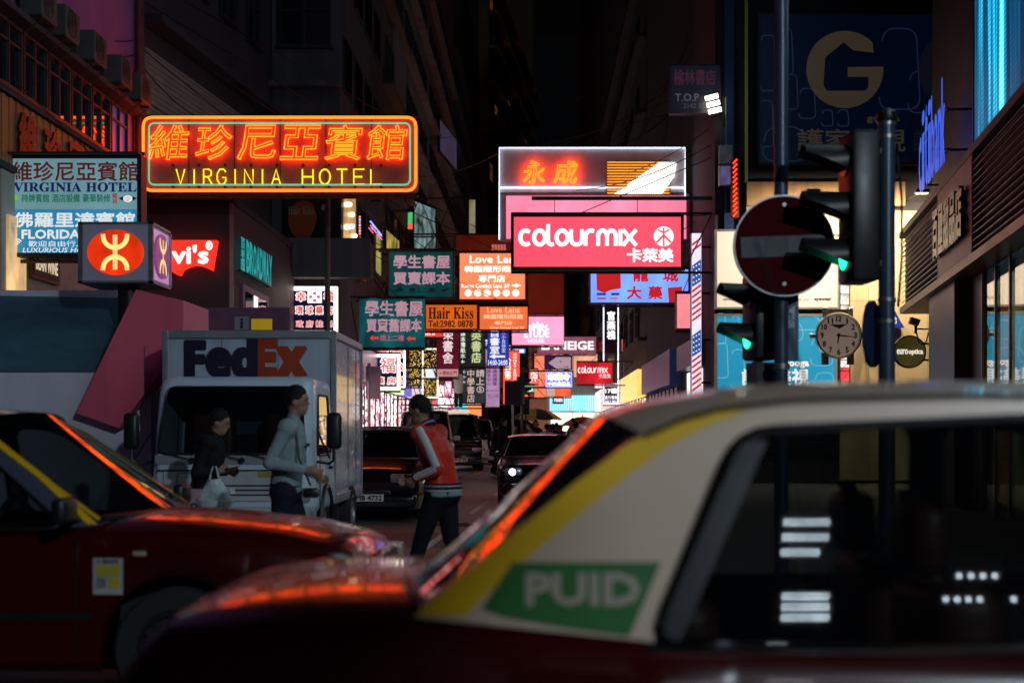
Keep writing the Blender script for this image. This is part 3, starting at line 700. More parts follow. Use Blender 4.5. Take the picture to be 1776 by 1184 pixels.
MB().box((U(13) + .02, -.2, V(270)), (U(246), -.03, V(267))).build('rain_hood', STEEL, r)

# ---- railway entrance cube sign
r = thing('metro_cube_sign', 'red roundel cube sign with cream emblem standing over the subway entrance', 'sign', (0, 0, 0), 0)
c0 = P(140, 487, 19.2); s = F / 19.2; cw = (262 - 140) / s; chh = (487 - 389) / s
r.location = c0
MB().box((.0, .0, .0), (cw, cw, chh)).build('cube_body', em('8a8fa8', .16, True, .1), r)
mb = MB()
for x in (0, cw):
    for y in (0, cw): mb.box((x - .03, y - .03, -.03), (x + .03, y + .03, chh + .03))
for z in (-.03, chh - .0): mb.box((-.03, -.03, z), (cw + .03, cw + .03, z + .03))
mb.build('cube_frame', GALV, r)
CREAM = lm('f0d88a', .9)
def emblem(fn, m):
    mb = MB(); w = .098
    quads = strip2d([(0, -.34), (0, .34)], w * 1.05)
    quads += strip2d(arc(0, .36, .26, 200 - 20, 360, 16), w) + strip2d(arc(0, -.36, .26, 0, 180, 16), w)
    for q in quads: mb.add([fn(p.x, p.y) for p in q], [(0, 1, 2, 3)])
    return mb
s_ = .82; ell = circ(cw / 2, chh / 2, cw * .40, 32, chh * .40)
MB().prism(ell, -.035, -.002).build('roundel', em('e03008', .75, True, .25, 3.5), r)
emblem(lambda a, b: (cw / 2 + a * .62, -.040, chh / 2 + b * .62), CREAM).build('emblem', CREAM, r)
MB().prism(circ(cw / 2, chh / 2, cw * .40, 32, chh * .40), cw + .002, cw + .035, fn=lambda a, b, d: (d, a, b)).build('roundel', em('a04a90', .45, True, .1), r)
emblem(lambda a, b: (cw + .040, cw / 2 + a * .62, chh / 2 + b * .62), lm('e8c890', .8)).build('emblem', lm('e8c890', .8), r)
MB().box((cw + .0005, .035, .035), (cw + .002, cw - .035, chh - .035)).build('side_panel', em('c890c8', .5, True, .1), r)
MB().cyl((cw * .55, cw / 2, -2.0), (cw * .55, cw / 2, 0), .16, n=12).build('post', STEEL, r)

# ---- red batwing sign
r = thing('batwing_sign', 'glowing red batwing clothing sign with white letters on dark podium wall', 'sign', P(248, 480, 31.9), 0, SGN)
s = F / 31.9; W = (378 - 248) / s; H = (480 - 418) / s
bw = [(0, H), (W, H), (W * .93, .16 * H)]
bw += [(W * (.93 - .43 * t), H * (.16 + .0 + .16 * math.sin(t * math.pi) - .02 * t)) for t in [i / 10 for i in range(1, 10)]]
bw += [(W * .5, .02 * H)] + [(W * (.5 - .43 * t), H * (.14 * math.sin(t * math.pi) + .16 * t)) for t in [i / 10 for i in range(1, 11)]]
MB().prism(bw, -.16, .095).build('lit_body', em('f02c20', 1.0, True, .08), r)
lettering("Levi's", (W * .05, H * .36, W * .90, H * .84), lm('fff4f0', 1.2), r, 'sans', .02, y=-.172)
lettering('®', (W * .86, H * .72, W * .95, H * .97), lm('fff4f0', 1.2), r, '', .008, y=-.172)
# ---- teal lettering on the receding face
r = thing('teal_letter_sign', 'turquoise illuminated shop letters running along the podium side wall', 'sign', (-6.84 + .02, 32.25, 0), R(90), SGN)
for i, ch in enumerate('BROADWAY'): lettering(ch, (.75 + i * .40, 5.15, .75 + i * .40 + .34, 5.85), em('28b8b8', .62, False, 0), r, '', .03, y=-.10)
for i, ch in enumerate('百老匯'): lettering(ch, (.12, 5.62 - .25 * i, .55, 5.85 - .25 * i), em('28b8b8', .62, False, 0), r, '', .012, y=-.10)
MB().box((.1, -.10, 5.08), (4.0, -.06, 5.12)).build('letter_rail', STEEL, r)
mb = MB()
for u in (.3, 2, 3.8): mb.box((u, -.10, 5.09), (u + .04, .02, 5.11))
mb.build('rail_brackets', STEEL, r)
# ---- dim hair salon poster
r = sign('salon_poster', 'dim orange and black hair salon poster above the concrete balcony', (493, 338, 592, 424), 40.5, depth=.08, frame=BLACKP, fw=.04, face=pm('1a0e0c'), group=None, back=False,
     lines=[('Hair Kiss', 500, 358, 545, 372, pm('c0a090'), 'serif')],
     shapes=[(circ(527, 382, 27, 28, 34), pm('b8501c')), ([(545, 345), (556, 340), (566, 348), (563, 366), (572, 378), (582, 392), (588, 420), (533, 420), (545, 398), (550, 378), (546, 362)], pm('060508'))])
lettering('.', (1.05, .95, 1.2, 1.15), pm('b09090'), r, y=-.0185)
# ---- pharmacy lightboxes
CLOUD = lm('fff6f4', 1.5); REDL = lm('d86060', 1.1); PURP = em('181040', .35, True, .1)
def pharmacy(label, rect, Y, arm, rows, fw, red, Y2=None):
    r = sign('pharmacy_sign', label, rect, Y, Y2=Y2, depth=.3, frame=em('fff0e4', 2.3, True, 0), fw=fw, face=PURP, cab=STEEL, arm=arm)
    x0, y0, x1, y1 = rect; sc = Y / F
    for t, a, b, c, d, hl in rows:
        lettering(t, ((a - x0) * sc, (y1 - d) * sc, (c - x0) * sc, (y1 - b) * sc), REDL if red else lm('6a50a0'), r, '', .008, y=-.028, halo=(CLOUD, hl))
    return r
r = pharmacy('white framed pharmacy lightbox with cross emblem under the concrete balcony', (503, 497, 586, 580), 40.2, None, [('幸', 514, 507, 530, 522, .026), ('福', 562, 507, 578, 522, .026), ('環 球 藥 房', 513, 531, 577, 545, .022), ('政 府 註 冊', 514, 556, 577, 567, .014)], .11, True)
s = F / 40.2; cx, cz = (546 - 503) / s, (580 - 515) / s
MB().box((cx - .2, -.05, cz - .17), (cx + .2, -.03, cz + .17)).build('cross_plate', CLOUD, r)
for dx, dz in ((0, .1), (0, -.1), (.11, 0), (-.11, 0)): MB().box((cx + dx - .045, -.056, cz + dz - .04), (cx + dx + .045, -.051, cz + dz + .04)).build('cross_square', REDL, r)
MB().box((-.1, .302, .2), (1.3, .36, .4)).build('wall_mount', STEEL, r)
r = pharmacy('white framed pharmacy lightbox seen beside the delivery truck box', (604, 614, 694, 676), 47.0, 'L', [('幸', 612, 621, 626, 640, .03), ('福', 660, 621, 685, 645, .036), ('環 球 藥 房', 610, 654, 686, 666, .026)], .10, True)
s = F / 47.0; cx, cz = (640 - 604) / s, (676 - 632) / s
MB().box((cx - .18, -.05, cz - .24), (cx + .18, -.03, cz + .24)).build('cross_plate', CLOUD, r); MB().box((cx - .08, -.056, cz - .07), (cx + .08, -.051, cz + .07)).build('cross_square', REDL, r)
r = pharmacy('cloud lettered pharmacy sign half hidden behind the framed one', (640, 603, 703, 672), 50.5, 'L', [('藥房', 648, 607, 700, 620, .03), ('政', 688, 630, 700, 643, .03), ('府', 688, 652, 700, 665, .03)], .06, True)

# ---- green bookshop banners
TEALB = mat('teal_vinyl', (.012, .15, .15), .45, var=.35, scale=2.2, bump=.35, bscale=5); PINKL = lm('d8a8b8', .62)
r = sign('bookshop_sign', 'teal bookshop sign with two rows of pink characters, the upper one', (672, 434, 788, 518), 44.0, depth=.2, frame=mat('teal_frame', (.02, .05, .06), .5), fw=.05, face=em('0e5a5c', .42, True, .3, 1.5), arm='L',
     lines=[('學生書屋', 683, 443, 780, 465, PINKL, '', .7), ('買賣課本', 683, 472, 780, 493, PINKL, '', .7), ('請上二樓', 710, 499, 754, 507, lm('0a1420'), '', .3)],
     shapes=[([(681, 505), (697, 497), (697, 502), (702, 505)], lm('0a1420')), ([(783, 499), (768, 507), (764, 503), (772, 501)], lm('0a1420'))])
def cloth(label, rect, Y, m, lines, shapes, arm, nm='bookshop_banner', amp=.06, group=SGN, cat='banner'):
    """soft vinyl banner with folds, lashed to a top and bottom rod; lettering follows the cloth"""
    x0, y0, x1, y1 = rect; A = P(x0, y1, Y); W = (x1 - x0) / F * Y; H = (y1 - y0) / F * Y; r = thing(nm, label, cat, A, 0, group)
    wv = lambda u, v: amp * (math.sin(u * 5.1 + v * 1.7) * .6 + math.sin(u * 11.3 - v * 4.1) * .3) * (1 - .55 * abs(2 * v / H - 1))
    nx, nz = 28, 16; vs = [(W * i / nx, wv(W * i / nx, H * j / nz), H * j / nz) for j in range(nz + 1) for i in range(nx + 1)]
    fs = [(j * (nx + 1) + i, j * (nx + 1) + i + 1, (j + 1) * (nx + 1) + i + 1, (j + 1) * (nx + 1) + i) for j in range(nz) for i in range(nx)]
    mb = MB(); mb.add(vs, fs, True); o = mb.build('cloth', m, r, 80)
    U = lambda px: (px - x0) / F * Y
    V = lambda py: (y1 - py) / F * Y
    for t, a, b, c, d, lmm, bo in lines:
        o = lettering(t, (U(a), V(d), U(c), V(b)), lmm, r, '', bo / F * Y, y=0)
        for v in o.data.vertices: v.co.y = wv(v.co.x, v.co.z) - .012 + v.co.y
    for pts, sm in shapes:
        o = MB().poly([(U(p), V(q)) for p, q in pts], fn=lambda a, b: (a, wv(a, b) - .014, b)).build('symbol', sm, r)
    for z_ in (H, 0): MB().cyl((-.05, 0, z_), (W + .05, 0, z_), .025, n=6).build('rod', STEEL, r)
    arms(r, A, W, H, .0, arm, Y, 0); return r
cloth('wrinkled teal bookshop banner with pink characters and red arrows, the lower one', (623, 517, 737, 603), 43.0, em('147078', .45, True, .5, 1.8),
     [('學生書屋', 634, 522, 733, 548, PINKL, .7), ('買賣舊課本', 636, 553, 731, 575, PINKL, .6), ('請上二樓', 660, 581, 700, 591, lm('c07080', .6), .3)], [(arrow(641, 657, 586, 5), lm('e04030', .9)), (arrow(705, 721, 587, 5), lm('e04030', .9))], 'L', amp=.09)

# ---- orange contact lens signs
ORG = em('ff7850', 1.05, True, .08); WH = lm('fff2e8', 1.3)
r = sign('contact_lens_sign', 'large glowing orange contact lens sign with row of white discs', (795, 437, 913, 521), 50, depth=.3, face=ORG, frame=mat('sign_brown', (.10, .03, .02), .6), fw=.05, arm='L',
     lines=[('Love Lens', 815, 443, 900, 456, WH, '', .5), ('韓國隱形眼鏡', 806, 461, 902, 472, WH, '', .4), ('專門店', 830, 477, 876, 489, WH, '', .4), ('Korea Contact Lens 3/F', 801, 492, 884, 499, WH, '', .25)],
     shapes=[(circ(806 + 6 + k * 16.5, 508, 6.3, 18), WH) for k in range(6)] + [(arrow(888, 904, 495, 4, False), WH)])
r = sign('contact_lens_sign', 'small orange contact lens sign right of the salon phone sign', (830, 530, 917, 573), 48, depth=.25, face=em('f07038', .72, True, .12), frame=mat('sign_brown', (.10, .03, .02), .6), fw=.04, arm='L',
     lines=[('Love Lens', 845, 533, 901, 542, lm('ffd0a8', .9), '', .2), ('韓國隱形眼鏡', 839, 545, 907, 553, lm('ffd0a8', .9), '', .2), ('專門店', 858, 557, 888, 563, lm('ffd0a8', .9), '', .2), ('Korea Contact Lens 3/F', 850, 566, 909, 570, lm('ffd0a8', .9), '', .15)])
r = sign('salon_sign', 'orange hair salon sign with dark serif name and telephone number', (737, 527, 829, 572), 46, depth=.15, face=em('e86818', .58, True, .1), frame=mat('sign_darkred', (.09, .015, .012), .6), fw=.035, arm='L', lines=[('Hair Kiss', 743, 533, 821, 553, lm('2c100c'), 'serif', .25), ('Tel:2982 0878', 743, 556, 820, 567, lm('2c100c'), '', .35)])
r = sign('red_strip_sign', 'narrow red strip sign showing 3/F beneath the salon phone sign', (733, 571, 769, 585), 51, depth=.1, face=em('e83c28', .8), frame=STEEL, fw=.02, arm='L', lines=[('Lens 3/F', 738, 574, 755, 581, WH, '', .1)])
r = sign('brick_red_sign', 'brick red box sign with pale plate above the large orange lens sign', (790, 407, 891, 438), 51.5, depth=.3, face=em('7a2410', .25, True, .2), frame=mat('brick_red', (.20, .045, .02), .7), fw=.03, arm='L', shapes=[([(853 + 5 * k_, 424), (857 + 5 * k_, 424), (857 + 5 * k_, 434), (853 + 5 * k_, 434)], lm('e07868', .6)) for k_ in range(5)])
r = sign('dark_red_panel', 'blank dark red sign panel above the pink house sign', (914, 470, 979, 545), 56, depth=.25, face=em('7c1c08', .38, True, .15), frame=mat('brick_red', (.20, .045, .02), .7), fw=.04, arm='L')  # unlit sign back, given a faint glow in place of light on it
# ---- hanging vertical banners
VT = {'vert': True}
r = sign('vertical_banner', 'maroon vertical banner with white brush characters', (757, 572, 796, 654), 52, depth=.08, face=em('7c1438', .45, True, .35, 2.5), frame=mat('pinkish', (.3, .1, .12), .6), fw=.03, arm='L', lines=[('榮書舍', 768, 570, 786, 630, lm('f0dce0'), '', .3, VT), ('←請由正門', 762, 643, 792, 650, lm('300818'), '', .1)],
     shapes=[([(758, 640), (795, 640), (795, 653), (758, 653)], lm('d89898', .8))])
r = sign('vertical_banner', 'dark green vertical banner with three lit green discs', (796, 572, 842, 636), 54, depth=.08, face=em('1c3434', .4, True, .3, 2), frame=STEEL, fw=.02, arm='L', shapes=[(circ(826, 580 + 20 * k, 9.6, 20), em('7c9050', .55, False, 0)) for k in range(3)],
     lines=[('英書店', 818, 572, 834, 629, lm('d0d8a8'), '', .2, dict(VT, y=-.021)), ('課本簿紙水←', 799, 574, 807, 630, lm('e8f0e8'), '', .15, VT)])
r = sign('vertical_banner', 'royal blue vertical banner with white arrow and opening hours', (845, 571, 883, 635), 55, depth=.08, face=em('1c38b0', .6, True, .15, 2), frame=mat('navy', (.01, .02, .09), .5), fw=.02, arm='L',
     lines=[('自書室', 850, 571, 866, 613, lm('f0f4ff'), '', .35, VT), ('大小自修室', 870, 573, 877, 611, lm('d0d8ff', .8), '', .1, VT), ('14:00-24:00', 847, 624, 880, 633, lm('e8f0ff'), '', .15)], shapes=[(arrow(848, 876, 618, 4.5), lm('f0f4ff'))])
r = sign('vertical_banner', 'grey slate vertical banner with pale characters and circled number', (801, 638, 843, 700), 58, depth=.08, face=em('3c4450', .4, True, .4, 2), frame=STEEL, fw=.03, arm='L',
     lines=[('請上⑤', 826, 641, 840, 681, lm('d8c8b8', .9), '', .15, VT), ('中學書店', 810, 641, 823, 697, lm('d8c0b0', .85), '', .15, VT), ('←←←', 803, 642, 808, 665, lm('d8e0d8', .8), '', .1, VT)])
r = sign('vertical_banner', 'pale mauve vertical banner with purple characters and thin arrow', (841, 606, 867, 706), 60, depth=.06, face=em('b088b0', .7, True, .2, 1.5), frame=mat('mauve_edge', (.3, .2, .3), .6), fw=.02, arm='L',
     lines=[('明德課本中心', 844, 627, 852, 668, lm('6a3070', .8), '', .1, VT), ('請登樓選購書', 854, 627, 862, 668, lm('6a3070', .8), '', .1, VT), ('明上一樓', 846, 683, 864, 690, lm('8858a0', .8), '', .1)], shapes=[([(843, 677), (846, 675.5), (846, 676.6), (864, 676.6), (864, 677.6), (846, 677.6), (846, 679)], lm('602848'))])
r = sign('money_sign', 'glowing red money exchange vertical sign', (873, 609, 901, 700), 66, depth=.25, face=em('f04838', .95, True, .1), frame=em('ff6048', .8, True, 0), fw=.03, arm='L', lines=[('人民幣', 876, 612, 886, 657, WH, '', .35, VT), ('MONEY', 890, 613, 896, 637, WH, '', .2, VT), ('EXCH', 890, 640, 896, 658, WH, '', .2, VT)])
# ---- pink, mauve and brown signs over the middle of the street
r = sign('pink_house_sign', 'pale pink lightbox with white crown emblem and house name', (887, 545, 979, 599), 62, depth=.25, face=em('f49ac0', .92, True, .1), frame=mat('pink_edge', (.45, .2, .28), .6), fw=.03, arm='L', lines=[('ETUDE', 909, 570, 953, 585, lm('fff4f8', 1.2), 'sans', .1), ('HOUSE', 916, 588, 944, 594, lm('fff0f6', 1.1), 'sans')],
     shapes=[([(917, 569), (916, 562), (921, 565), (925, 559), (929, 563), (932, 555), (936, 563), (940, 559), (944, 565), (950, 562), (949, 569)], lm('fff0f6', 1.1))])
r = sign('mauve_sign', 'dusky mauve sign with white cosmetic brand letters', (931, 583, 1035, 614), 69, depth=.25, face=em('8c5068', .62, True, .12), frame=mat('mauve_dark', (.2, .1, .14), .6), fw=.03, arm='L', lines=[('LANEIGE', 939, 592, 1030, 606, lm('fff0f4', 1.25), 'sans', .1)])
r = sign('brown_panel_sign', 'brown four panel sign with dark red characters', (1035, 587, 1120, 610), 71, depth=.25, face=em('4a1c18', .45, True, .25), frame=mat('brown_frame', (.12, .05, .035), .6), fw=.03, arm='R', lines=[(c, 1038 + 21 * k, 590, 1054 + 21 * k, 607, lm('8c2018', .8), '', .4) for k, c in enumerate('金依華賣')], shapes=[([(1057.6 + 21 * k, 588), (1058.6 + 21 * k, 588), (1058.6 + 21 * k, 609), (1057.6 + 21 * k, 609)], lm('d0a090', .8)) for k in range(3)])
r = sign('purple_arrow_sign', 'dark purple sign with big pale arrow', (944, 617, 993, 641), 80, depth=.2, face=em('442060', .45, True, .2), frame=STEEL, fw=.02, arm='L', shapes=[([(951, 629), (965, 619), (990, 619), (990, 639), (965, 639)], lm('b898a8', .85)), (circ(972, 627, 1.6, 8), lm('402050')), ([(970, 635), (986, 635), (986, 637), (970, 637)], lm('503060'))])
r = sign('blue_pharmacy_sign', 'small bright blue sign with white outlined characters in the far middle', (947, 645, 992, 671), 84, depth=.2, face=em('5a70f0', .95, True, .15), frame=em('a0a0ff', 1.4, True, 0), fw=.05, arm='L', lines=[('幸米令', 951, 648, 988, 659, lm('f0f0c0'), '', .4, {'halo': (lm('ffffff', 1.4), .05)}), ('中西成藥品', 950, 662, 989, 669, lm('fff8f0', 1.3), '', .3)])
r = sign('orange_panel_sign', 'plain orange panel below the small blue sign', (947, 672, 991, 688), 84.3, depth=.2, face=em('e05a30', .8, True, .3), frame=STEEL, fw=.02, arm='L', shapes=[([(948, 673), (962, 673), (962, 687), (948, 687)], lm('c8b0a0', .8))])
def rounded_letters(r, x0, x1, yb, yt, m, y, w):
    """single-stroke rounded logotype: c o L o u r m i x"""
    h = yt - yb; mb = MB(); n = 9; cell = (x1 - x0) / 9.6; X = x0
    def put(pts):
        for q in strip2d(pts, w): mb.add([(p.x, y, p.y) for p in q], [(0, 1, 2, 3)])
    c = h / 2; rx = cell * .40
    put(arc(X + rx + w / 2, yb + c, rx, 60, 300, 14, c)); X += cell
    put(arc(X + rx + w / 2, yb + c, rx, 0, 360, 20, c)); X += cell * 1.02
    put([(X + w / 2, yt + h * .38), (X + w / 2, yb + h * .25)] + arc(X + w / 2 + rx * .7, yb + h * .25, rx * .7, 180, 280, 6, h * .25)); X += cell * .62
    put(arc(X + rx + w / 2, yb + c, rx, 0, 360, 20, c)); X += cell * 1.05
    put([(X + w / 2, yt)] + arc(X + w / 2 + rx, yb + h * .4, rx, 180, 360, 12, h * .4) + [(X + w / 2 + 2 * rx, yt)]); X += cell * 1.05
    put([(X + w / 2, yb), (X + w / 2, yb + h * .55)] + arc(X + w / 2 + rx, yb + h * .55, rx, 180, 70, 8, h * .45)); X += cell * .92
    put([(X + w / 2, yb), (X + w / 2, yb + h * .6)] + arc(X + w / 2 + rx * .8, yb + h * .6, rx * .8, 180, 0, 10, h * .4) + [(X + w / 2 + 1.6 * rx, yb)])
    put([(X + w / 2 + 1.6 * rx, yb + h * .6)] + arc(X + w / 2 + rx * 2.4, yb + h * .6, rx * .8, 180, 0, 10, h * .4) + [(X + w / 2 + 3.2 * rx, yb)]); X += cell * 1.62
    put([(X + w / 2, yt), (X + w / 2, yb)]); X += cell * .38
    put([(X, yt), (X + cell * .85, yb)]); put([(X, yb), (X + cell * .85, yt)])
    return mb.build('lettering', m, r)
r = sign('cosmetics_sign', 'small crimson cosmetics sign with white rounded letters further down the street', (1000, 628, 1063, 666), 66, depth=.2, face=em('c81828', .72, True, .45, 1.5), frame=mat('crimson_edge', (.2, .02, .03), .6), fw=.02, arm='R', lines=[('卡萊美', 1038, 648, 1059, 656, lm('f8d0d0'), '', .1)])
s = F / 66; rounded_letters(r, 2 / s, 60 / s, (666 - 646) / s, (666 - 638) / s, lm('ffd8d8', 1.1), -.02, .045)
r = sign('cosmetics_lightbox', 'large glowing pink red cosmetics lightbox with white rounded letters', (886, 371, 1186, 468), 36.4, depth=.35, face=em('f2465c', 1.0, True, .06, .8), frame=mat('sign_black', (.012, .012, .014), .45), fw=.08, arm='R', lines=[('卡萊美', 1088, 431, 1167, 454, lm('fff4f0', 1.25), '', .9)])
s = F / 36.4; U = lambda px: (px - 886) / s
V = lambda py: (468 - py) / s
rounded_letters(r, U(899), U(1128), V(424), V(400), lm('fff6f2', 1.25), -.02, .10)
MB().poly(circ(U(1151), V(410), .255, 28), fn=lambda a, b: (a, -.021, b)).build('roundel', lm('fff6f2', 1.25), r)
mb = MB()
for q in strip2d([(U(1151), V(396)), (U(1151), V(426))], .045) + strip2d([(U(1139), V(420)), (U(1151), V(408)), (U(1163), V(420))], .05) + strip2d([(U(1142), V(399)), (U(1151), V(404)), (U(1160), V(399))], .04): mb.add([(p.x, -.024, p.y) for p in q], [(0, 1, 2, 3)])
mb.build('roundel_mark', lm('f04860'), r)
mb = MB(); z = (468 - 346) / s
mb.box((U(922), .05, z), (U(1300), .13, z + .09))
for px in (962, 1106): mb.cyl((U(px), .1, z), (U(px), .1, V(372)), .01, n=5)
mb.build('hanging_beam', mat('sign_black', (.012, .012, .014), .45), r)
# ---- gold and pink neon frame sign
WHN = em((.74, .84, 1.0), 2.4, True, 0)
Yn = 41.0; s = F / Yn
r = thing('neon_frame_sign', 'white neon edged sign with two orange neon characters above pink lightbox', 'sign', P(864, 416, Yn), 0, SGN)
U = lambda px: (px - 864) / s
V = lambda py: (416 - py) / s
MB().box((U(866), .0, V(334)), (U(1189), .4, V(256))).build('upper_board', mat('neon_white_board', (.80, .74, .76), .5, var=.2, scale=2), r)
MB().box((U(866), .0, V(416)), (U(1196), .4, V(336))).build('lower_box', mat('neon_lower', (.35, .28, .32), .5, var=.2), r)
MB().box((U(878), -.03, V(416) + .03), (U(1190), -.002, V(340))).build('pink_face', em('ff86a6', .85, True, .2, .9), r)
mb = MB(); y = -.05
mb.tube([(U(866), y, V(416)), (U(866), y, V(257)), (U(1188), y, V(257)), (U(1188), y, V(340))], .017, 6); mb.tube([(U(868), y, V(326)), (U(1186), y, V(326))], .02, 6); mb.build('white_border_tube', WHN, r)
for ch, a, b in (('永', 908, 946), ('成', 962, 1001)): neon_text(ch, (U(a), V(320), U(b), V(281)), .018, ORN, r, y=-.15, shear=.1)
MB().box((U(1051), -.05, V(338)), (U(1163), -.004, V(280))).build('amber_panel', mat('amber_panel', (.5, .25, .05), .5), r)
mb = MB()
for k in range(12): z = V(338) + (k + .5) * (V(280) - V(338)) / 12; mb.tube([(U(1053), -.075, z), (U(1161), -.075, z)], .012, 5)
mb.build('amber_tubes', em((1, .42, .05), 1.5, True, 0), r)
mb = MB()
for k in range(26):
    t = k / 26; x = U(1066) + t * (U(1150) - U(1066)); z0 = V(337); z1 = V(337 - 18 - 36 * min(1, t * 1.6)); mb.tube([(x, -.105, z0), (x + .35, -.105, z0 + (z1 - z0) * .55), (x + .42, -.105, z1)], .015, 5)
mb.build('fan_tubes', em((.85, .92, 1.0), 2.2, True, 0), r)
mb = MB(); e = 4.5 - r.location.x
for z in (V(256) - .1, V(334), V(414)): mb.cyl((U(1188) - .2, .2, z), (e + .02, .2, z), .05, n=6)
for k in range(6): mb.cyl((U(900 + 50 * k), .42, V(256)), (e - .02, .42, V(256) + 1.2 + .5 * k), .012, n=5)
mb.build('bracket', RUST, r)
# ---- blue medicine shop sign
BL = em('6a96ff', 1.0, True, .15)
r = sign('medicine_sign', 'sky blue medicine shop sign with red characters behind the pink cosmetics sign', (1022, 465, 1196, 527), 40.2, depth=.35, face=BL, frame=mat('blue_edge', (.03, .05, .25), .5), fw=.04, arm='R', lines=[('龍', 1098, 467, 1124, 488, lm('c01c20'), '', .8), ('城', 1150, 467, 1176, 488, lm('c01c20'), '', .8), ('大', 1088, 497, 1112, 518, lm('c01c20'), '', .9), ('藥', 1125, 497, 1148, 518, lm('c01c20'), '', .9)],
     shapes=[([(1034, 473), (1076, 469), (1077, 500), (1060, 503), (1048, 508), (1035, 503)], lm('c02420', .9)), ([(1158, 499), (1183, 497), (1183, 525), (1160, 526)], lm('c02420', .9)), ([(1035, 508), (1051, 508), (1051, 512), (1035, 512)], lm('203070')), ([(1060, 508), (1074, 508), (1074, 512), (1060, 512)], lm('203070')), ([(1035, 516), (1051, 516), (1051, 519), (1035, 519)], lm('b03050')), ([(1058, 516), (1072, 516), (1072, 519), (1058, 519)], lm('d06040'))])
# ---- right-hand things over the street
r = thing('striped_column_sign', 'tall vertical sign with slanted red white stripes and blue starred patches', 'sign', P(1199, 690, 36.6), 0, SGN)
s = F / 36.6; W, H = 18 / s, 286 / s
MB().box((0, .0, 0), (W, .25, H)).build('cabinet', mat('white_acryl', (.4, .38, .42), .4), r)
MB().box((.012, -.012, .012), (W - .012, -.001, H - .012)).build('face', em('e8dcf0', .85, True, .12, 1), r)
mb3 = MB(); k = 0; z = .15
while z < H - .3:
    if (k // 6) % 2 == 0: MB().add([(.02, -.016, z), (W - .02, -.016, z + .17), (W - .02, -.016, z + .24), (.02, -.016, z + .07)], [(0, 1, 2, 3)]).build('red_stripe', lm('d03028', .9), r)
    elif k % 6 == 0:
        MB().add([(.02, -.016, z), (W - .02, -.016, z + .15), (W - .02, -.016, z + .72), (.02, -.016, z + .55)], [(0, 1, 2, 3)]).build('blue_patch', lm('2858b0', .8), r)
        for i in range(3):
            for j in range(4): mb3.poly(circ(.06 + i * .07, z + .12 + j * .13 + i * .04, .022, 6), fn=lambda a, b: (a, -.019, b))
    z += .15; k += 1
o = mb3.build('stars', lm('f0f0ff', 1.1), r); o['kind'] = 'stuff'
mb = MB(); e = 4.5 - r.location.x
for zz in (.4, 1.5, 2.7, 3.9): mb.cyl((W - .02, .12, zz), (e + .01, .12, zz), .03, n=6)
mb.build('bracket', RUST, r)
MB().box((-.03, -.03, -.09), (W + .03, .28, -.002)).build('teal_lamp_base', em('40e0e0', 1.2, True, 0), r)
r = sign('plain_pink_sign', 'plain salmon pink box sign next to the striped column', (1172, 508, 1206, 571), 38.6, depth=.3, face=em('f08890', .8, True, .1), frame=mat('pink_edge2', (.4, .12, .12), .6), fw=.03, arm='R')
r = sign('vertical_black_sign', 'tall black vertical sign with white border and brush characters', (1046, 525, 1073, 701), 70, depth=.3, face=em('180c18', .3, True, .1), frame=em('e8e8ff', 1.6, True, 0), fw=.05, cab=STEEL, arm='R', lines=[('官燕棧', 1053, 540, 1067, 588, lm('ffffff', 1.4), '', .4, VT), ('17樓', 1050, 673, 1070, 682, lm('ffffff', 1.3), '', .3), ('直行電梯', 1049, 686, 1071, 692, lm('e8e8f8', 1.1), '', .2), ('即到', 1049, 694, 1071, 699, lm('e8e8f8', 1.1), '', .2)],
     shapes=[([(1048, 612), (1071, 612), (1071, 662), (1048, 662)], lm('302024', .6)), (circ(1060, 622, 6, 14, 8), lm('a08060', .7)), ([(1049, 664), (1070, 664), (1070, 670), (1049, 670)], lm('c8c0d0', 1.0))])
r = sign('yellow_corner_sign', 'bright yellow angled sign beneath the steel lattice', (1092, 574, 1129, 636), 76, depth=.3, face=em('f0d010', .9, True, .2), frame=mat('yellow_edge', (.4, .3, .02), .5), fw=.03, arm='R', shapes=[([(1093, 583), (1116, 583), (1116, 634), (1093, 634)], lm('181410', .6)), (circ(1122, 600, 1.5, 8), lm('403008'))])
r = sign('cream_stack_sign', 'stack of cream lightboxes with one orange panel', (1082, 610, 1116, 690), 73, depth=.3, face=em('ffe8d0', 1.2, True, .12), frame=mat('cream_edge', (.4, .35, .25), .5), fw=.03, arm='R', shapes=[([(1083, 623), (1115, 623), (1115, 641), (1083, 641)], lm('e86c30')), ([(1083, 662), (1115, 662), (1115, 688), (1083, 688)], lm('f8e8a0', 1.1)), ([(1083, 660), (1115, 660), (1115, 661.4), (1083, 661.4)], lm('806040'))], lines=[('Manul', 1085, 626, 1111, 633, lm('fff4e0', 1.2), 'ital', .2, {'y': -.02})])
r = sign('dim_bookshop_sign', 'dim bookshop sign with outlined characters high against the night', (1161, 113, 1250, 197), 35.6, depth=.25, face=em('120a1c', .35, True, .2), frame=mat('dim_frame', (.05, .04, .07), .6), fw=.03, arm=None, group=SGN, lines=[('榆林書店', 1169, 121, 1241, 148, lm('40182c', .8), '', .3), ('T.O.P', 1171, 163, 1212, 176, lm('585868', .55), '', .4), ('Ka', 1215, 166, 1229, 175, lm('401830', .6), '', .3), ('2142 332', 1185, 180, 1228, 188, lm('484858', .5), '', .3)])
r = thing('red_light_strip', 'vertical strip of glowing red lights on the corner of billboard building', 'sign', P(1268, 377, 35.2), 0, SGN)
s = F / 35.2; H = 101 / s
MB().box((0, .0, 0), (.2, .15, H)).build('channel', mat('red_channel', (.2, .02, .015), .5), r)
for k in range(36): MB().ball((.06 + .035 * (k % 3), -.02, .04 + k * H / 36.5), .022, 6, 4).build('red_bulb', em((1, .06, .012), 3.2, True, 0), r)
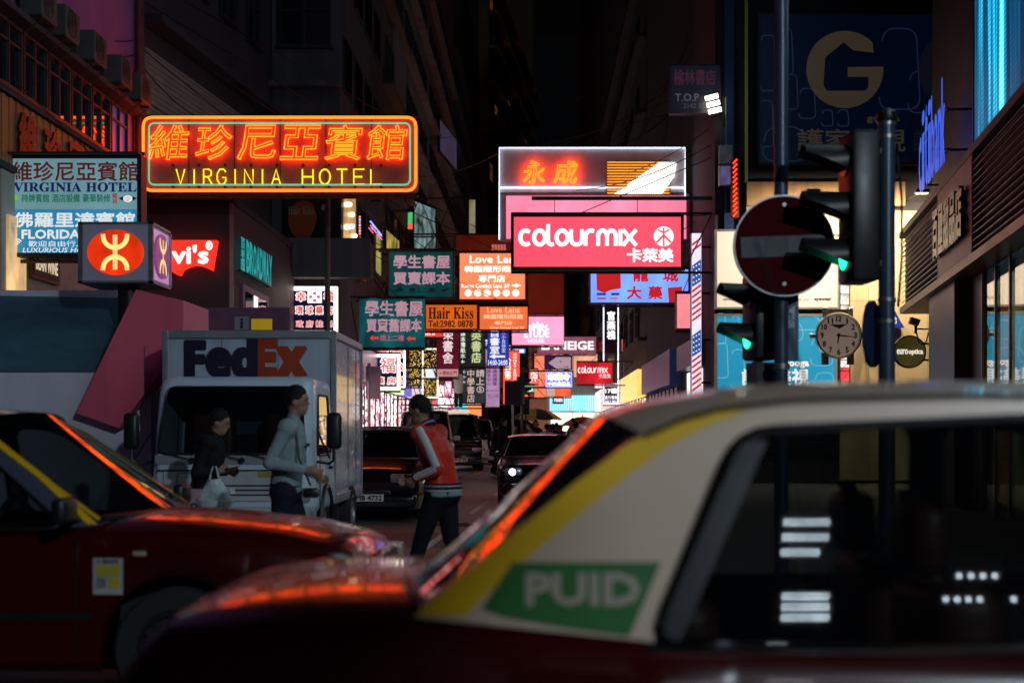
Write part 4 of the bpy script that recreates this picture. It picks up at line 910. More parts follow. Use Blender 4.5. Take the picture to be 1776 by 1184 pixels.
MB().box((.03, .152, .2), (.17, .62, H - .2)).build('wall_mount', STEEL, r)
r = thing('floodlight_bank', 'bank of three bright white tube floodlights tilted beside the billboard', 'floodlight', P(1232, 206, 35.3), 0)
s = F / 35.3
for k in range(3): MB().box((0, -.05, .12 + k * .17), (.32, .05, .22 + k * .17), Matrix.Rotation(R(-14), 4, 'Y')).build('tube', em('fff4e0', 5.0, True, 0), r)
mb = MB(); mb.cyl((.35, .1, -.2), (.35, .1, .8), .03, n=6); mb.cyl((.35, .1, .1), (.45, .1, .1), .03, n=6); mb.cyl((-.05, .08, .1), (.37, .08, .2), .015, n=5); mb.cyl((-.05, .08, .5), (.37, .08, .55), .015, n=5); mb.build('stand', STEEL, r)
# ---- billboard building signs
r = sign('blue_billboard', 'unlit dark blue billboard with large pale letter emblem on cream building', (1314, 22, 1700, 286), 35.5, depth=.25, frame=mat('billboard_frame', (.07, .05, .04), .5), fw=.06, face=em('0c2a58', .07, True, .25, .5), back=False, group=None,  # unlit board: light falling on it is put in as a faint glow
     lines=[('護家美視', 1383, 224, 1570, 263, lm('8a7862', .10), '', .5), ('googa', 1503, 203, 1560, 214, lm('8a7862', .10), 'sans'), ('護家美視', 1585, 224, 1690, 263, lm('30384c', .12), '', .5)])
s = F / 35.5; U = lambda px: (px - 1314) / s
V = lambda py: (286 - py) / s
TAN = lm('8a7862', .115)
go = arc(1465, 121, 67, 22, 338, 40)
gi = [(1432, 158), (1505, 158), (1508, 150), (1508, 133), (1470, 133), (1470, 117), (1531, 117)]
gl = [(U(x), V(y)) for x, y in [(1465 + 67 * math.cos(R(t)), 121 + 67 * math.sin(R(t))) for t in range(-4, 318, 8)]]
inner = [(U(x), V(y)) for x, y in [(1515, 92), (1480, 88), (1463, 74), (1431, 100), (1428, 148), (1434, 158), (1500, 158), (1506, 152), (1506, 134), (1470, 134), (1470, 117)]]
MB().poly(gl + inner, fn=lambda a, b: (a, -.018, b)).build('emblem', TAN, r)
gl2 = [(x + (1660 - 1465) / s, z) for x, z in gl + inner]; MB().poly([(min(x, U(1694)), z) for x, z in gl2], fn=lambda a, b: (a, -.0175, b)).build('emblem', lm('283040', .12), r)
def spectacles(r, U, V, cells, m, w, y=-.0165):
    for cx, cy, rx, ry in cells:
        mb = MB()
        for q in strip2d(rpoly([(U(cx - rx), V(cy + ry)), (U(cx + rx), V(cy + ry)), (U(cx + rx * .8), V(cy - ry)), (U(cx - rx * .8), V(cy - ry))], .6 * rx / s, 5) + [(U(cx - rx), V(cy))][:0], w): mb.add([(p.x, y, p.y) for p in q], [(0, 1, 2, 3)])
        mb.build('spectacle_outline', m, r)
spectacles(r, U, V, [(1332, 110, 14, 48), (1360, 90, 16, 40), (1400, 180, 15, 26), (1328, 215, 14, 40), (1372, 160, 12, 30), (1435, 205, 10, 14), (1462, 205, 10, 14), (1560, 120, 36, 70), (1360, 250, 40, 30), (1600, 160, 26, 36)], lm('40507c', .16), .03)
r = sign('white_lightbox', 'cream white eyewear lightbox with small brand names behind no-entry sign', (1240, 398, 1456, 536), 35.6, depth=.15, face=em('f4e4d0', .52, True, .06, .6), frame=mat('alu', (.3, .29, .28), .4, .5), fw=.05, back=False, group=None, lines=[('optical', 1253, 516, 1273, 522, lm('201810'), 'ital'), ('vision plus', 1378, 516, 1402, 524, lm('201810'), ''), ('eyewear', 1412, 517, 1442, 523, lm('201810'), 'sans')])
r = sign('blue_eye_poster', 'turquoise eyewear poster with pale spectacle outlines below the white lightbox', (1240, 544, 1452, 740), 35.6, depth=.12, face=em('1c8cb4', .62, True, .08, .6), frame=mat('alu', (.3, .29, .28), .4, .5), fw=.06, back=False, group=None, lines=[('護', 1287, 640, 1314, 668, WHT, '', .9), ('視', 1374, 640, 1402, 668, WHT, '', .9), ('眼', 1316, 640, 1342, 668, WHT, '', .9), ('美', 1345, 640, 1371, 668, WHT, '', .9), ('googa', 1360, 627, 1403, 638, lm('f0e8e0'), 'sans')])
s = F / 35.6; U = lambda px: (px - 1240) / s
V = lambda py: (740 - py) / s
spectacles(r, U, V, [(1250, 570, 9, 26), (1276, 566, 6, 18), (1252, 625, 11, 30), (1280, 640, 12, 34), (1300, 580, 12, 22), (1330, 600, 18, 30), (1372, 575, 22, 16), (1425, 610, 20, 24), (1400, 560, 24, 12), (1360, 625, 24, 20), (1430, 660, 18, 14)], lm('78b8d0', .75), .022)
# lattice mast with small white panes
r = thing('lattice_mast', 'narrow lattice mast with lit white panes between poster and watch', 'mast', P(1457, 745, 35.2), 0)
s = F / 35.2; W = 17 / s; mb = MB(); H = 330 / s
for x in (0, W): mb.box((x - .012, -.012, 0), (x + .012, .012, H))
k = 0; z = 0.1
while z < H - .2: mb.box((0, -.01, z), (W, .01, z + .02)); mb.cyl((0, 0, z), (W, 0, z + .26), .006, n=4); z += .27
mb.build('lattice', STEEL, r)
MB().box((.012, .02, .3), (W - .012, .05, H - .1)).build('lit_panes', em('f4ece4', .85, True, .4, 3), r)
MB().box((.015, .005, .9), (W - .015, .018, 1.55)).build('red_pane', em('f04048', .8, True, .2), r)
MB().cyl((W / 2, .03, H * .9), (W / 2, .62, H * .9), .02, n=6).build('mount', STEEL, r)
# giant wristwatch clock
r = thing('watch_clock', 'giant wristwatch shaped clock with pale dial mounted on the cream wall', 'clock', P(1453, 582, 34.4), 0)
s = F / 34.4; RW = 40 / s; SIL = mat('watch_steel', (.45, .42, .40), .25, .9, var=.1); M = Matrix.Rotation(R(90), 4, 'X')
MB().lathe([(RW * .88, .10), (RW * .93, .17), (RW, .15), (RW * 1.02, .06), (RW, -.05), (RW * .9, -.08), (0, -.08)], 40, M).build('case', SIL, r)
MB().lathe([(RW * .89, .11), (0, .11)], 40, M).build('dial', em('b09a8c', .32, True, .1), r)
DK = pm('140c0c')
for hnum in range(1, 13):
    a = R(90 - 30 * hnum); cx, cz = RW * .72 * math.cos(a), RW * .72 * math.sin(a); w = {1: .02}.get(hnum, .042 if hnum < 10 else .066)
    lettering(str(hnum), (cx - w, cz - .065, cx + w, cz + .065), DK, r, 'sans', y=-.118)
mb = MB()
for ang, ln, w in ((90 - 30 * 6.25, .38, .03), (90 - 6 * 16, .72, .022)):
    d = Vector((math.cos(R(ang)), math.sin(R(ang)))); n = Vector((-d.y, d.x)) * w
    p = [d * -.05 - n, d * RW * ln - n * .3, d * RW * ln + n * .3, d * -.05 + n]; mb.prism([(q.x, q.y) for q in p], -.135, -.125)
mb.lathe([(.035, .14), (0, .14)], 10, M); mb.build('hands', DK, r)
MB().poly([(-.22, .26), (.2, .27), (.02, .16)], fn=lambda a, b: (a, -.118, b)).build('dial_mark', pm('584848'), r)
mb = MB(); mb.cyl((-RW - .12, 0, 0), (-RW + .02, 0, 0), .06, n=12); mb.build('crown_knob', SIL, r)
for sx, sz in ((-.55, 1), (.55, 1), (-.55, -1), (.55, -1)): MB().rbox((sx * RW - .06, -.05, sz * RW * .72), (sx * RW + .06, .04, sz * RW * 1.22), .02, 1).build('lug', SIL, r)
MB().box((-.25, .0, RW * .9), (.25, .05, RW * 1.15)).build('strap_top', pm('201410'), r)
mb = MB(); mb.box((RW * .9, -.03, -.06), (RW + .45, .03, .06)); mb.box((RW + .4, -.03, -.3), (RW + .46, 1.46, .3)); mb.build('bracket', STEEL, r)
# round optician sign, blue triangle, security camera on the far end of the store
M = Matrix.Rotation(R(90), 4, 'X')
r = thing('round_optician_sign', 'round olive optician sign on black bracket at the store corner', 'sign', P(1577, 610, 30.0), 0)
s = F / 30.0; rr = 28 / s
MB().lathe([(0, .05), (rr * .95, .05), (rr * .95, -.05), (0, -.05)], 36, M).build('disc', em('6c6030', .30, True, .3, 3), r)
MB().lathe([(rr * .94, .06), (rr * 1.02, .06), (rr * 1.02, -.06), (rr * .94, -.06)], 36, M).build('rim', STEEL, r)
lettering('euro', (-rr * .82, -.05, -rr * .12, .05), lm('f0ead8', .9), r, 'sans', y=-.062); lettering('optica', (-rr * .1, -.075, rr * .82, .05), lm('f0ead8', .9), r, 'sans', y=-.062)
mb = MB()
for z in (rr * .5, -rr * .5): mb.cyl((rr * .85, 0, z), (rr + .17, .0, z), .025, n=6)
mb.box((rr + .14, -.06, -.6), (rr + .20, .06, .9)); mb.cyl((rr + .17, 0, -.3), (rr + .17, 0.0, -.9), .02, n=6)
mb.cyl((rr + .17, 0, .2), (rr + .55, -.1, .2), .03, n=6); mb.build('bracket', STEEL, r)
r = thing('security_camera', 'white security camera on curved arm above the round optician sign', 'camera', P(1590, 560, 29.9), 0)
MB().rbox((-.16, -.1, -.06), (.04, .08, .08), .02, 2, Matrix.Rotation(R(18), 4, 'Y')).build('housing', mat('cam_white', (.45, .44, .40), .5), r)
mb = MB(); mb.cyl((-.02, 0, -.06), (-.02, 0, -.22), .03, n=8); mb.tube([(-.02, 0, -.12), (.15, 0, -.13), (.30, .05, -.12)], .018, 6); mb.tube([(0, 0, -.2), (.03, 0, -.38), (.12, 0, -.46), (.2, 0, -.38), (.28, .04, -.15)], .014, 6); mb.build('arm', STEEL, r)
r = thing('blue_triangle_sign', 'small blue triangular wall sign with white digit beside the dark signal pole', 'sign', P(1553, 568, 35.5), 0)
s = F / 35.5; MB().prism([(-22 / s, 0), (15 / s, 0), (-2 / s, 30 / s)], -.03, .22).build('plate', em('1838a0', .4, True, .1), r)
lettering('3', (-10 / s, 6 / s, 2 / s, 18 / s), lm('e8e8f0'), r, 'sans', y=-.034)
# citibank-like vertical reading letters on the store's upper wall
r = thing('bank_letter_sign', 'tall blue neon bank letters on the store wall left of video screen', 'sign', (RA[0], RA[1], 0), a2, SGN)
u0 = u_at(1596); u1 = u_at(1642); n = 8; w = (u1 - u0) / n
for i, ch in enumerate('citibank'):
    tall = ch in 'tibk'; z0 = 6.15; lettering(ch, (u0 + i * w, z0, u0 + i * w + w * .8, z0 + (1.5 if tall else 1.05)), em('4068f0', .8, False, 0), r, '', .03, y=-.02)
mb = MB()
for z in (6.3, 7.0):
    mb.box((u0 - .1, -.012, z), (u1 + .1, .02, z + .04))
    for u in (u0, u1): mb.box((u - .02, .02, z), (u + .02, .61, z + .04))
mb.build('rails', STEEL, r)
r = thing('wall_lamp', 'floodlamp fixture under the tan ledge lighting the cream wall', 'lamp', P(1400, 341, 34.9), 0)
# wall-washing floodlamps on the cream wall
def wall_lamp(r, power):
    r.location.y -= .75
    MB().rbox((-.16, -.10, -.04), (.16, .10, .05), .015, 1).build('housing', STEEL, r)
    MB().box((-.13, -.08, -.052), (.13, .08, -.042)).build('lens', em('ffe6b8', 6.0, True, 0), r)
    MB().box((-.03, .1, 0), (.03, 1.66, .03)).build('bracket', STEEL, r)
    li = bpy.data.lights.new('lamp_light', 'AREA'); li.energy = power; li.size = .35; li.color = (1.0, .80, .52); lo = bpy.data.objects.new('lamp_light', li); COL.objects.link(lo); lo.parent = r
    lo.location = (0, -.02, -.07); lo.rotation_euler = (R(28), 0, 0)
wall_lamp(r, 260)
for px, lab in ((1505, 'floodlamp under the tan ledge above the watch clock'), (1585, 'floodlamp under the ledge at the far corner of the cream wall')):
    q = thing('wall_lamp', lab, 'lamp', P(px, 341, 34.9), 0); wall_lamp(q, 260)

# ================================================================ subway entrance
WTILE = mat('entrance_white', (.70, .72, .80), .45, var=.12, scale=2, streak=True, bump=.05)
ent = thing('subway_entrance', 'wedge shaped subway entrance with sloping roof and slanted rose end fin', 'building', P(0, 745, 17.0) * 1.0, 0)
ent.location = (-9.5, 18.2, .125); ex, ey, ez = ent.location
def E(px, py, Y): p = P(px, py, Y); return (p.x - ex, p.y - ey, p.z - ez)
a0, a1 = E(-160, 638, 18.5), E(262, 650, 18.5); b0, b1 = E(-160, 500, 21.0), E(236, 507, 21.0)
MB().add([a0, a1, b1, b0, (a0[0], a0[1] + .1, a0[2] - .12), (a1[0], a1[1] + .1, a1[2] - .12), (b1[0], b1[1], b1[2] - .2), (b0[0], b0[1], b0[2] - .2)], [(0, 1, 2, 3), (7, 6, 5, 4), (0, 4, 5, 1), (1, 5, 6, 2), (2, 6, 7, 3), (3, 7, 4, 0)]).build('sloping_roof', mat('teal_roof', (.045, .16, .20), .5, var=.3, scale=3, bump=.2), ent)
MB().box((a0[0], a0[1], 0), (a1[0], a1[1] + .25, a0[2] - .06)).build('front_wall', WTILE, ent)
MB().box((a0[0], b0[1] - .2, 0), (b1[0], b0[1] - .01, b0[2] - .05)).build('rear_wall', WTILE, ent)
pt = [E(x, y, 18.2) for x, y in ((236, 502), (318, 521), (318, 592), (206, 742), (132, 716))]
MB().prism([(x, z) for x, y, z in pt], E(0, 0, 18.2)[1], E(0, 0, 19.6)[1]).build('slanted_fin', mat('entrance_fin', (.80, .12, .20), .5, var=.14, scale=2, streak=True), ent)
pt2 = [E(x, y, 18.6) for x, y in ((318, 596), (318, 950), (60, 950), (120, 700), (206, 745))]
MB().prism([(x, z) for x, y, z in pt2], E(0, 0, 18.6)[1], E(0, 0, 19.9)[1]).build('end_wall', WTILE, ent)
mb = MB(); x, y, z = E(250, 600, 18.19); mb.box((x, y - .004, z - .9), (x + .008, y + .04, z)); mb.build('fin_joint', mat('joint_grey', (.12, .12, .14), .7), ent)
r = thing('construction_hoarding', 'low dark hoarding with small notices behind the truck roof', 'hoarding', P(312, 575, 27), 0)
s = F / 27
MB().box((0, 0, -2.6), (190 / s, .1, 42 / s - .0)).build('panel', mat('hoarding', (.16, .06, .12), .5, var=.3), r)
MB().box((95 / s, -.02, 3 / s), (120 / s, -.002, 26 / s)).build('notice', pm('90909c'), r); MB().box((124 / s, -.02, 3 / s), (160 / s, -.002, 22 / s)).build('yellow_notice', em('d8b020', .35, True, .1), r)
lettering('i', (105 / s, 6 / s, 110 / s, 22 / s), pm('101830'), r, 'sans', y=-.025)
MB().box((0, .02, -3.35), (.12, .09, -2.6)).build('post', STEEL, r); MB().box((190 / s - .12, .02, -3.35), (190 / s, .09, -2.6)).build('post', STEEL, r)

# ================================================================ shop fronts along the left pavement
def shop_front(label, y0, y1, fascia, win, zf=(2.9, 3.9), txt=None, tcol='ffffff', x=-5.6):
    L = y1 - y0; r = thing('shop_front', label, 'shop front', (x + .006, y0, 0), R(90))
    MB().box((.05, -.35, zf[0]), (L - .05, .0, zf[1])).build('fascia_box', fascia, r)
    MB().box((.1, -.06, .2), (L - .1, -.004, zf[0] - .06)).build('lit_window', win, r)
    for k in range(int(L / 1.4) + 1): u = .1 + k * (L - .28) / max(1, int(L / 1.4)); MB().box((u, -.10, .13), (u + .07, -.061, zf[0] - .06)).build('mullion', STEEL, r)
    MB().box((.1, -.12, zf[0] - .05), (L - .1, -.004, zf[0] - .003)).build('window_head', STEEL, r)
    if txt: lettering(txt, (.4, zf[0] + .2, L - .4, zf[1] - .2), lm(tcol, 1.2), r, 'sans' if txt.isascii() else '', .03, y=-.36)
    return r
WIN_W = display('display_white', ['fff0e8', '402830', 'ffd8d0', 'c83c50', 'fff6e8', '283848', 'f8e0ff', '70b0a0'], 2.6); WIN_P = display('display_pink', ['ffc8d8', '301828', 'ff90b0', 'fff0f0', '601838', 'e05880', '282030', 'ffe0c8'], 2.3); WIN_Y = display('display_amber', ['ffd890', '302010', 'fff0d0', 'c87828', '402010', 'ffb860', '502818', 'fff8e0'], 2.3)
shop_front('shop front with pale lime fascia right behind the truck box', 52.3, 56.5, em('c8e8a0', .9), WIN_W, txt='藥房', tcol='208040')
shop_front('shop front with blue awning fascia near the pharmacy lightboxes', 56.6, 60, em('5058d8', .6), WIN_P)
shop_front('shop front with white fascia and red panel along the left pavement', 60.2, 66, em('e8d0e0', .7), WIN_W, (2.9, 4.2))
shop_front('shop front with green fascia along the left pavement', 66.2, 71, em('208058', .6), WIN_Y, txt='涼茶', tcol='f0fff0')
shop_front('shop front with red fascia along the left pavement', 71.2, 76, em('e03030', .8), WIN_P, txt='餅店', tcol='ffe0a0')
shop_front('bright white shop front beyond the red fascia', 76.2, 84, em('fff4f0', 1.1), WIN_W, (2.9, 4.0))
shop_front('pink cosmetics shop front far along the left pavement', 84.2, 94, em('f890c0', .9), WIN_P, (2.9, 4.2), 'SHOP', 'ffffff')
shop_front('cyan lit shop front far along the left pavement', 94.2, 108, em('60d8e8', .8), WIN_W, (3, 4.4))
shop_front('orange lit last shop front of the left row', 108.2, 136, em('ff9050', .9), WIN_Y, (3, 4.6))
# ground floor of the corner tenement side
r = shop_front('corner shop front with violet light beside the first pharmacy lightbox', 40.9, 51.9, em('a06898', .3), WIN_P, (3.0, 4.0))
# right row
def shop_front_r(label, y0, y1, fascia, win, zf=(2.9, 3.9), x=4.5):
    L = y1 - y0; r = thing('shop_front', label, 'shop front', (x - .006, y1, 0), R(-90))
    MB().box((.05, -.35, zf[0]), (L - .05, .0, zf[1])).build('fascia_box', fascia, r); MB().box((.1, -.06, .2), (L - .1, -.004, zf[0] - .06)).build('lit_window', win, r)
    for k in range(int(L / 1.4) + 1): u = .1 + k * (L - .28) / max(1, int(L / 1.4)); MB().box((u, -.10, .13), (u + .06, -.061, zf[0] - .06)).build('mullion', STEEL, r)
    return r
shop_front_r('white tiled lit shop wall on the right-hand pavement', 38.2, 42, em('182038', .3), em('f4f0ee', .8, True, .08), (3.2, 3.9))
shop_front_r('dim shop front beyond the white tiled shop', 44.2, 56, em('203058', .3), em('403038', .3, True, .4), (2.9, 4.0))
shop_front_r('yellow lit shop front further on the right-hand pavement', 58.2, 70, em('ffd070', .8), WIN_Y, (2.9, 4.0))
shop_front_r('lit shop front with pink fascia deep on the right-hand pavement', 70.2, 92, em('ffb0a0', .8), WIN_W, (2.9, 4.0))
shop_front_r('last lit shop front of the right row', 92.2, 110, em('fff0e0', .9), WIN_W, (2.9, 4.2), x=4.55)
# cyan striped storefront at the far end, turned towards the viewer
r = thing('striped_shop_front', 'cyan and white striped shop front with black name plate at the street end', 'shop front', P(953, 752, 100), R(14))
MB().box((0, 0, 0), (4.2, .6, 4.0)).build('base', mat('base_grey', (.3, .3, .3), .6), r)
MB().box((0, -.1, 1.6), (4.2, -.004, 2.72)).build('striped_fascia', em('48c8e8', 1.0, True, .2), r)
mb = MB()
for k in range(26): mb.box((.05 + k * .16, -.12, 1.62), (.10 + k * .16, -.102, 2.7))
mb.build('fascia_slats', em('e8fbff', 1.0, False, 0), r)
MB().box((.2, -.16, 2.1), (1.0, -.122, 2.65)).build('name_plate', pm('080c14'), r); lettering('MAIN', (.3, 2.25, .9, 2.5), lm('f0f8ff'), r, 'sans', y=-.165)
MB().box((.1, -.05, .2), (4.1, -.003, 1.5)).build('lit_window', em('fff0d8', 1.3, True, .4), r)
# beige wall ad between the middle signs
r = sign('beige_wall_banner', 'tall plain peach banner wall behind the crimson cosmetics sign', (994, 613, 1046, 716), 104, depth=.3, face=em('f0b090', .75, True, .3, .6), frame=STEEL, fw=.04, group=SGN, arm='R')
r = sign('salmon_panel', 'glowing salmon wall panel behind the purple arrow sign', (926, 612, 958, 690), 106, depth=.3, face=em('f88060', .85, True, .25, .6), frame=STEEL, fw=.04, arm='L')
# ================================================================ gold light curtains
def light_net(label, rect, Y, frame, arm):
    r = sign('light_net', label, rect, Y, depth=.12, face=mat('net_dark', (.02, .018, .01), .7), frame=frame, fw=.05, arm=arm, back=False, cat='light net', group=None)
    x0, y0, x1, y1 = rect; W, H = (x1 - x0) / F * Y, (y1 - y0) / F * Y; mb = MB(); rnd = random.Random(x0)
    for k in range(300):
        u, v = rnd.uniform(.07, W - .07), rnd.uniform(.07, H - .07); e = .011
        mb.add([(u - e, -.03, v), (u, -.045, v - e), (u + e, -.03, v), (u, -.045, v + e), (u, -.014, v)], [(0, 1, 3), (1, 2, 3), (0, 4, 1), (1, 4, 2)])
    o = mb.build('fairy_lights', em('ffd070', 2.2, False, 0), r); o['kind'] = 'stuff'; return r
light_net('tall panel covered with golden fairy lights, the dark framed one', (706, 600, 733, 670), 56.5, STEEL, 'L')
r = light_net('tall panel covered with golden fairy lights, the white framed one', (732, 604, 760, 690), 54.5, em('fff0d0', 1.3, True, 0), 'L')
lettering('YOUNG', (.12, .75, .5, 1.15), lm('d8e0ff', 1.2), r, 'sans', .01, y=-.06)
# side signs on the third row
r = sign('orange_side_sign', 'dull orange sign turned along the tenement wall above the banners', (588, 405, 636, 470), 41.6, Y2=45.2, depth=.12, face=em('9c3808', .30, True, .25), frame=mat('sign_brown', (.10, .03, .02), .6), fw=.05, group=None, back=False, lines=[('理髮', 594, 420, 628, 452, lm('4a1808', .6), '', .4)])
MB().box((.2, .122, .3), (.3, .6, .4)).build('wall_mount', STEEL, r)
r = thing('blue_neon_edge', 'slanted blue and pink neon tube edging an upper shop window', 'neon light', (-5.6, 47.2, 8.15), R(90))
mb = MB(); mb.tube([(0, -.1, .25), (3.6, -.1, .25)], .03, 6); mb.build('blue_tube', em((.25, .3, 1.0), 2.2, True, 0), r); MB().tube([(0, -.1, .12), (3.6, -.1, .12)], .02, 6).build('pink_tube', em((1, .2, .4), 1.4, True, 0), r)
mb = MB()
for u in (.1, 1.8, 3.5): mb.box((u, -.12, .08), (u + .04, .01, .3))
mb.build('clips', STEEL, r)
for k, (px, lab) in enumerate(((604, 'vertical string of coloured bulbs in the lit upper window, the nearer one'), (624, 'vertical string of blue and red bulbs on the wall beside the lit upper window'))):
    p = P(px, 408, 43.6); r = thing('bulb_string', lab, 'light string', p, 0)
    for j in range(7): MB().ball((0, 0, .05 + j * .085), .035, 6, 5).build('bulb', em((.25, .35, 1), 2.0, False, 0) if j % 2 else em((1, .15, .1), 1.8, False, 0), r)
    pass; MB().cyl((0, .03, 0), (0, .03, .75), .01, n=5).build('cord', STEEL, r)
    MB().cyl((0, .03, .72), (-5.6 - p.x, .03, .72), .01, n=5).build('bracket', STEEL, r)
r = sign('side_blade_sign', 'small dim white blade sign high on the tenement row', (762, 205, 792, 262), 78, Y2=84, depth=.12, face=em('6a5878', .28, True, .2), frame=STEEL, fw=.04, group=None, arm='L')
r = sign('teal_window_sign', 'bright turquoise lit window box above the upper bookshop sign', (716, 345, 756, 432), 62, Y2=64.5, depth=.2, face=em('9fc4c8', .4, True, .7, 2.5), frame=STEEL, fw=.08, arm='L', group=None)
r = sign('poster_blade_sign', 'small green and orange picture sign near the turquoise window', (706, 367, 717, 399), 55, depth=.1, face=em('50c878', .7, True, .5, 4), frame=STEEL, fw=.03, arm='L', shapes=[([(707, 388), (716, 388), (716, 398), (707, 398)], lm('ff6030', 1.1))], group=None)
r = sign('warm_window_sign', 'yellow green lit window beside the blue neon edge', (668, 395, 692, 432), 47.5, Y2=50.5, depth=.08, face=em('c0a850', .55, True, .6, 3), frame=mat('dk_blue', (.02, .02, .1), .5), fw=.05, arm='L', group=None)
r = sign('pale_tube_sign', 'narrow pale vertical lightbox left of the neon frame sign', (812, 345, 826, 408), 60, depth=.2, face=em('d8d0a0', .35, True, .4, 2), frame=STEEL, fw=.04, arm='L', group=None)
r = sign('violet_grid_sign', 'violet lattice blade sign right of the neon frame sign', (1247, 287, 1270, 322), 35.3, depth=.1, face=em('8070b0', .45, True, .5, 4), frame=GALV, fw=.03, arm=None, group=None)
MB().cyl((.18, .05, -.02), (.18, .05, 2.2), .02, n=6).build('hanger', GALV, r); MB().cyl((.18, .05, 2.2), (.18, .52, 2.2), .02, n=6).build('bracket', GALV, r)
r = sign('grey_grid_sign', 'grey lattice blade sign above the violet one', (1247, 252, 1270, 284), 35.3, depth=.1, face=em('504858', .35, True, .5, 4), frame=GALV, fw=.03, arm=None, group=None)
MB().cyl((.16, .1, .2), (.16, .52, .2), .02, n=6).build('bracket', GALV, r)
# steel lattice gantry
r = thing('lattice_gantry', 'pale steel lattice frame above the yellow angled sign', 'lattice', P(1088, 572, 77), 0)
s = F / 77; W, H = 42 / s, 38 / s; mb = MB()
for x in (0, W): mb.cyl((x, 0, -.3), (x, 0, H), .035, n=6)
for z in (0, H / 2, H): mb.cyl((0, 0, z), (W, 0, z), .03, n=6)
for z in (0, H / 2): mb.cyl((0, 0, z), (W, 0, z + H / 2), .022, n=5); mb.cyl((W, 0, z), (0, 0, z + H / 2), .022, n=5)
mb.cyl((W, 0, H), (4.52 - r.location.x, 0, H), .03, n=6); mb.cyl((W, 0, 0), (4.52 - r.location.x, 0, 0), .03, n=6); mb.build('truss', mat('pale_steel', (.5, .48, .40), .5, .3), r)

# ================================================================ street furniture
BLUEP = mat('blue_tinted_pole', (.045, .075, .12), .35, .2, var=.2, scale=8)  # blue light falling on the poles is put into their colour
pl = P(1355, 0, 10.2); s = F / 10.2
r = thing('sign_pole', 'tall grey steel pole carrying the no-entry disc', 'pole', (pl.x, 10.2, .125), 0)
MB().cyl((0, 0, 0), (0, 0, 4.9), .052, .05, 16).build('pole', BLUEP, r); MB().cyl((0, 0, 0), (0, 0, .25), .09, n=16).build('base_collar', STEEL, r)
for z in (1.75, 2.35, 2.9): MB().cyl((0, 0, z - .02), (0, 0, z + .02), .062, n=16).build('band', GALV, r)
r = thing('no_entry_sign', 'round red no-entry sign with white bar on the tall pole', 'traffic sign', (pl.x, 10.10, CH + (750 - 430) / s), 0)
M = Matrix.Rotation(R(90), 4, 'X'); rad = 86 / s
MB().lathe([(0, .022), (rad, .022), (rad, .0), (0, 0)], 48, M).build('disc', mat('sign_red', (.065, .003, .005), .85, spec=.1, var=.15, scale=6), r)
MB().lathe([(rad * .985, .028), (rad * 1.015, .028), (rad * 1.015, -.012), (rad * .985, -.012)], 48, M).build('rim', GALV, r)
MB().box((-rad * .86, -.0255, -.075), (rad * .86, -.0235, .07), Matrix.Rotation(R(-2), 4, 'Y')).build('bar', mat('bar_white', (.17, .16, .19), .85, spec=.1, var=.25, scale=7), r)
MB().box((-.14, -.0275, -.07), (.03, -.026, .06)).build('faded_sticker', mat('sticker_grey', (.08, .075, .085), .6), r)
for z in (.29, -.27): MB().lathe([(0, .034), (.014, .034), (.014, .024)], 10, M @ Matrix.Translation((0, z, 0))).build('bolt', GALV, r)
MB().box((-.05, .0, -.3), (.05, .044, .3)).build('clamp_plate', GALV, r)
def visor(r, cx, cz, y, d, rad, lit, nm='visor', rz=0., M=None):
    """round hooded signal lens pointing to -X in the head's own frame"""
    M = M or Matrix.Identity(4); mb = MB(); n = 14; a0, a1 = -30, 210
    for k in range(n):
        pass
    vs = []; 
    for i in range(n + 1):
        a = R(a0 + (a1 - a0) * i / n); c, s_ = math.cos(a), math.sin(a)
        for rr, x in ((rad, 0), (rad * 1.04, -d * (1 if s_ > .2 else .55 + s_)), (rad * .97, -d * (1 if s_ > .2 else .55 + s_)), (rad * .95, 0)): vs.append((x, cx + c * rr, cz + s_ * rr))
    fs = [(i * 4 + k, i * 4 + (k + 1) % 4, (i + 1) * 4 + (k + 1) % 4, (i + 1) * 4 + k) for i in range(n) for k in range(4)]
    mb.add(vs, fs, True, M); mb.build(nm, BLACKP, r)
    vs = [(-.012, cx + rad * .9 * math.cos(2 * math.pi * k / 20), cz + rad * .9 * math.sin(2 * math.pi * k / 20)) for k in range(20)]
    MB().add(vs, [tuple(range(20))], False, M).build('lens', lit, r)
RLENS, ALENS, GLENS = mat('red_lens_off', (.06, .005, .004), .2), mat('amber_lens_off', (.07, .03, .003), .2), em((.02, 1.0, .48), 2.4, True, 0)
def signal_head(name, label, loc, rz, lit=2, n=3, pitch=.30, rad=.105, w=.34, dep=.20, vis=.26, pole=True):
    """signal head whose lenses face its local -X"""
    r = thing(name, label, 'traffic light', loc, rz); H = pitch * n + .06
    MB().rbox((0, -w / 2, 0), (dep, w / 2, H), .03, 2).build('housing', BLACKP, r)
    offs = [RLENS, ALENS, mat('green_lens_off', (.004, .05, .02), .2)]; ons = [em((1, .05, .02), 4.0, True, 0), em((1, .45, .02), 3, True, 0), GLENS]
    if n == 2: offs, ons = [offs[0], offs[2]], [ons[0], ons[2]]
    for k in range(n):
        z = H - .03 - pitch * (k + .5); visor(r, 0, z, 0, vis, rad, ons[k] if k == lit else offs[k])
    return r
p2 = P(1538, 0, 9.9); s2 = F / 9.9
r = thing('signal_pole', 'dark steel signal pole with cable and metal bands', 'pole', (p2.x, 9.9, .125), 0)
MB().cyl((0, 0, 0), (0, 0, 3.42), .058, n=18).build('pole', BLUEP, r); MB().lathe([(.058, 3.42), (.075, 3.45), (.07, 3.5), (.02, 3.53), (0, 3.53)], 18).build('cap', BLACKP, r)
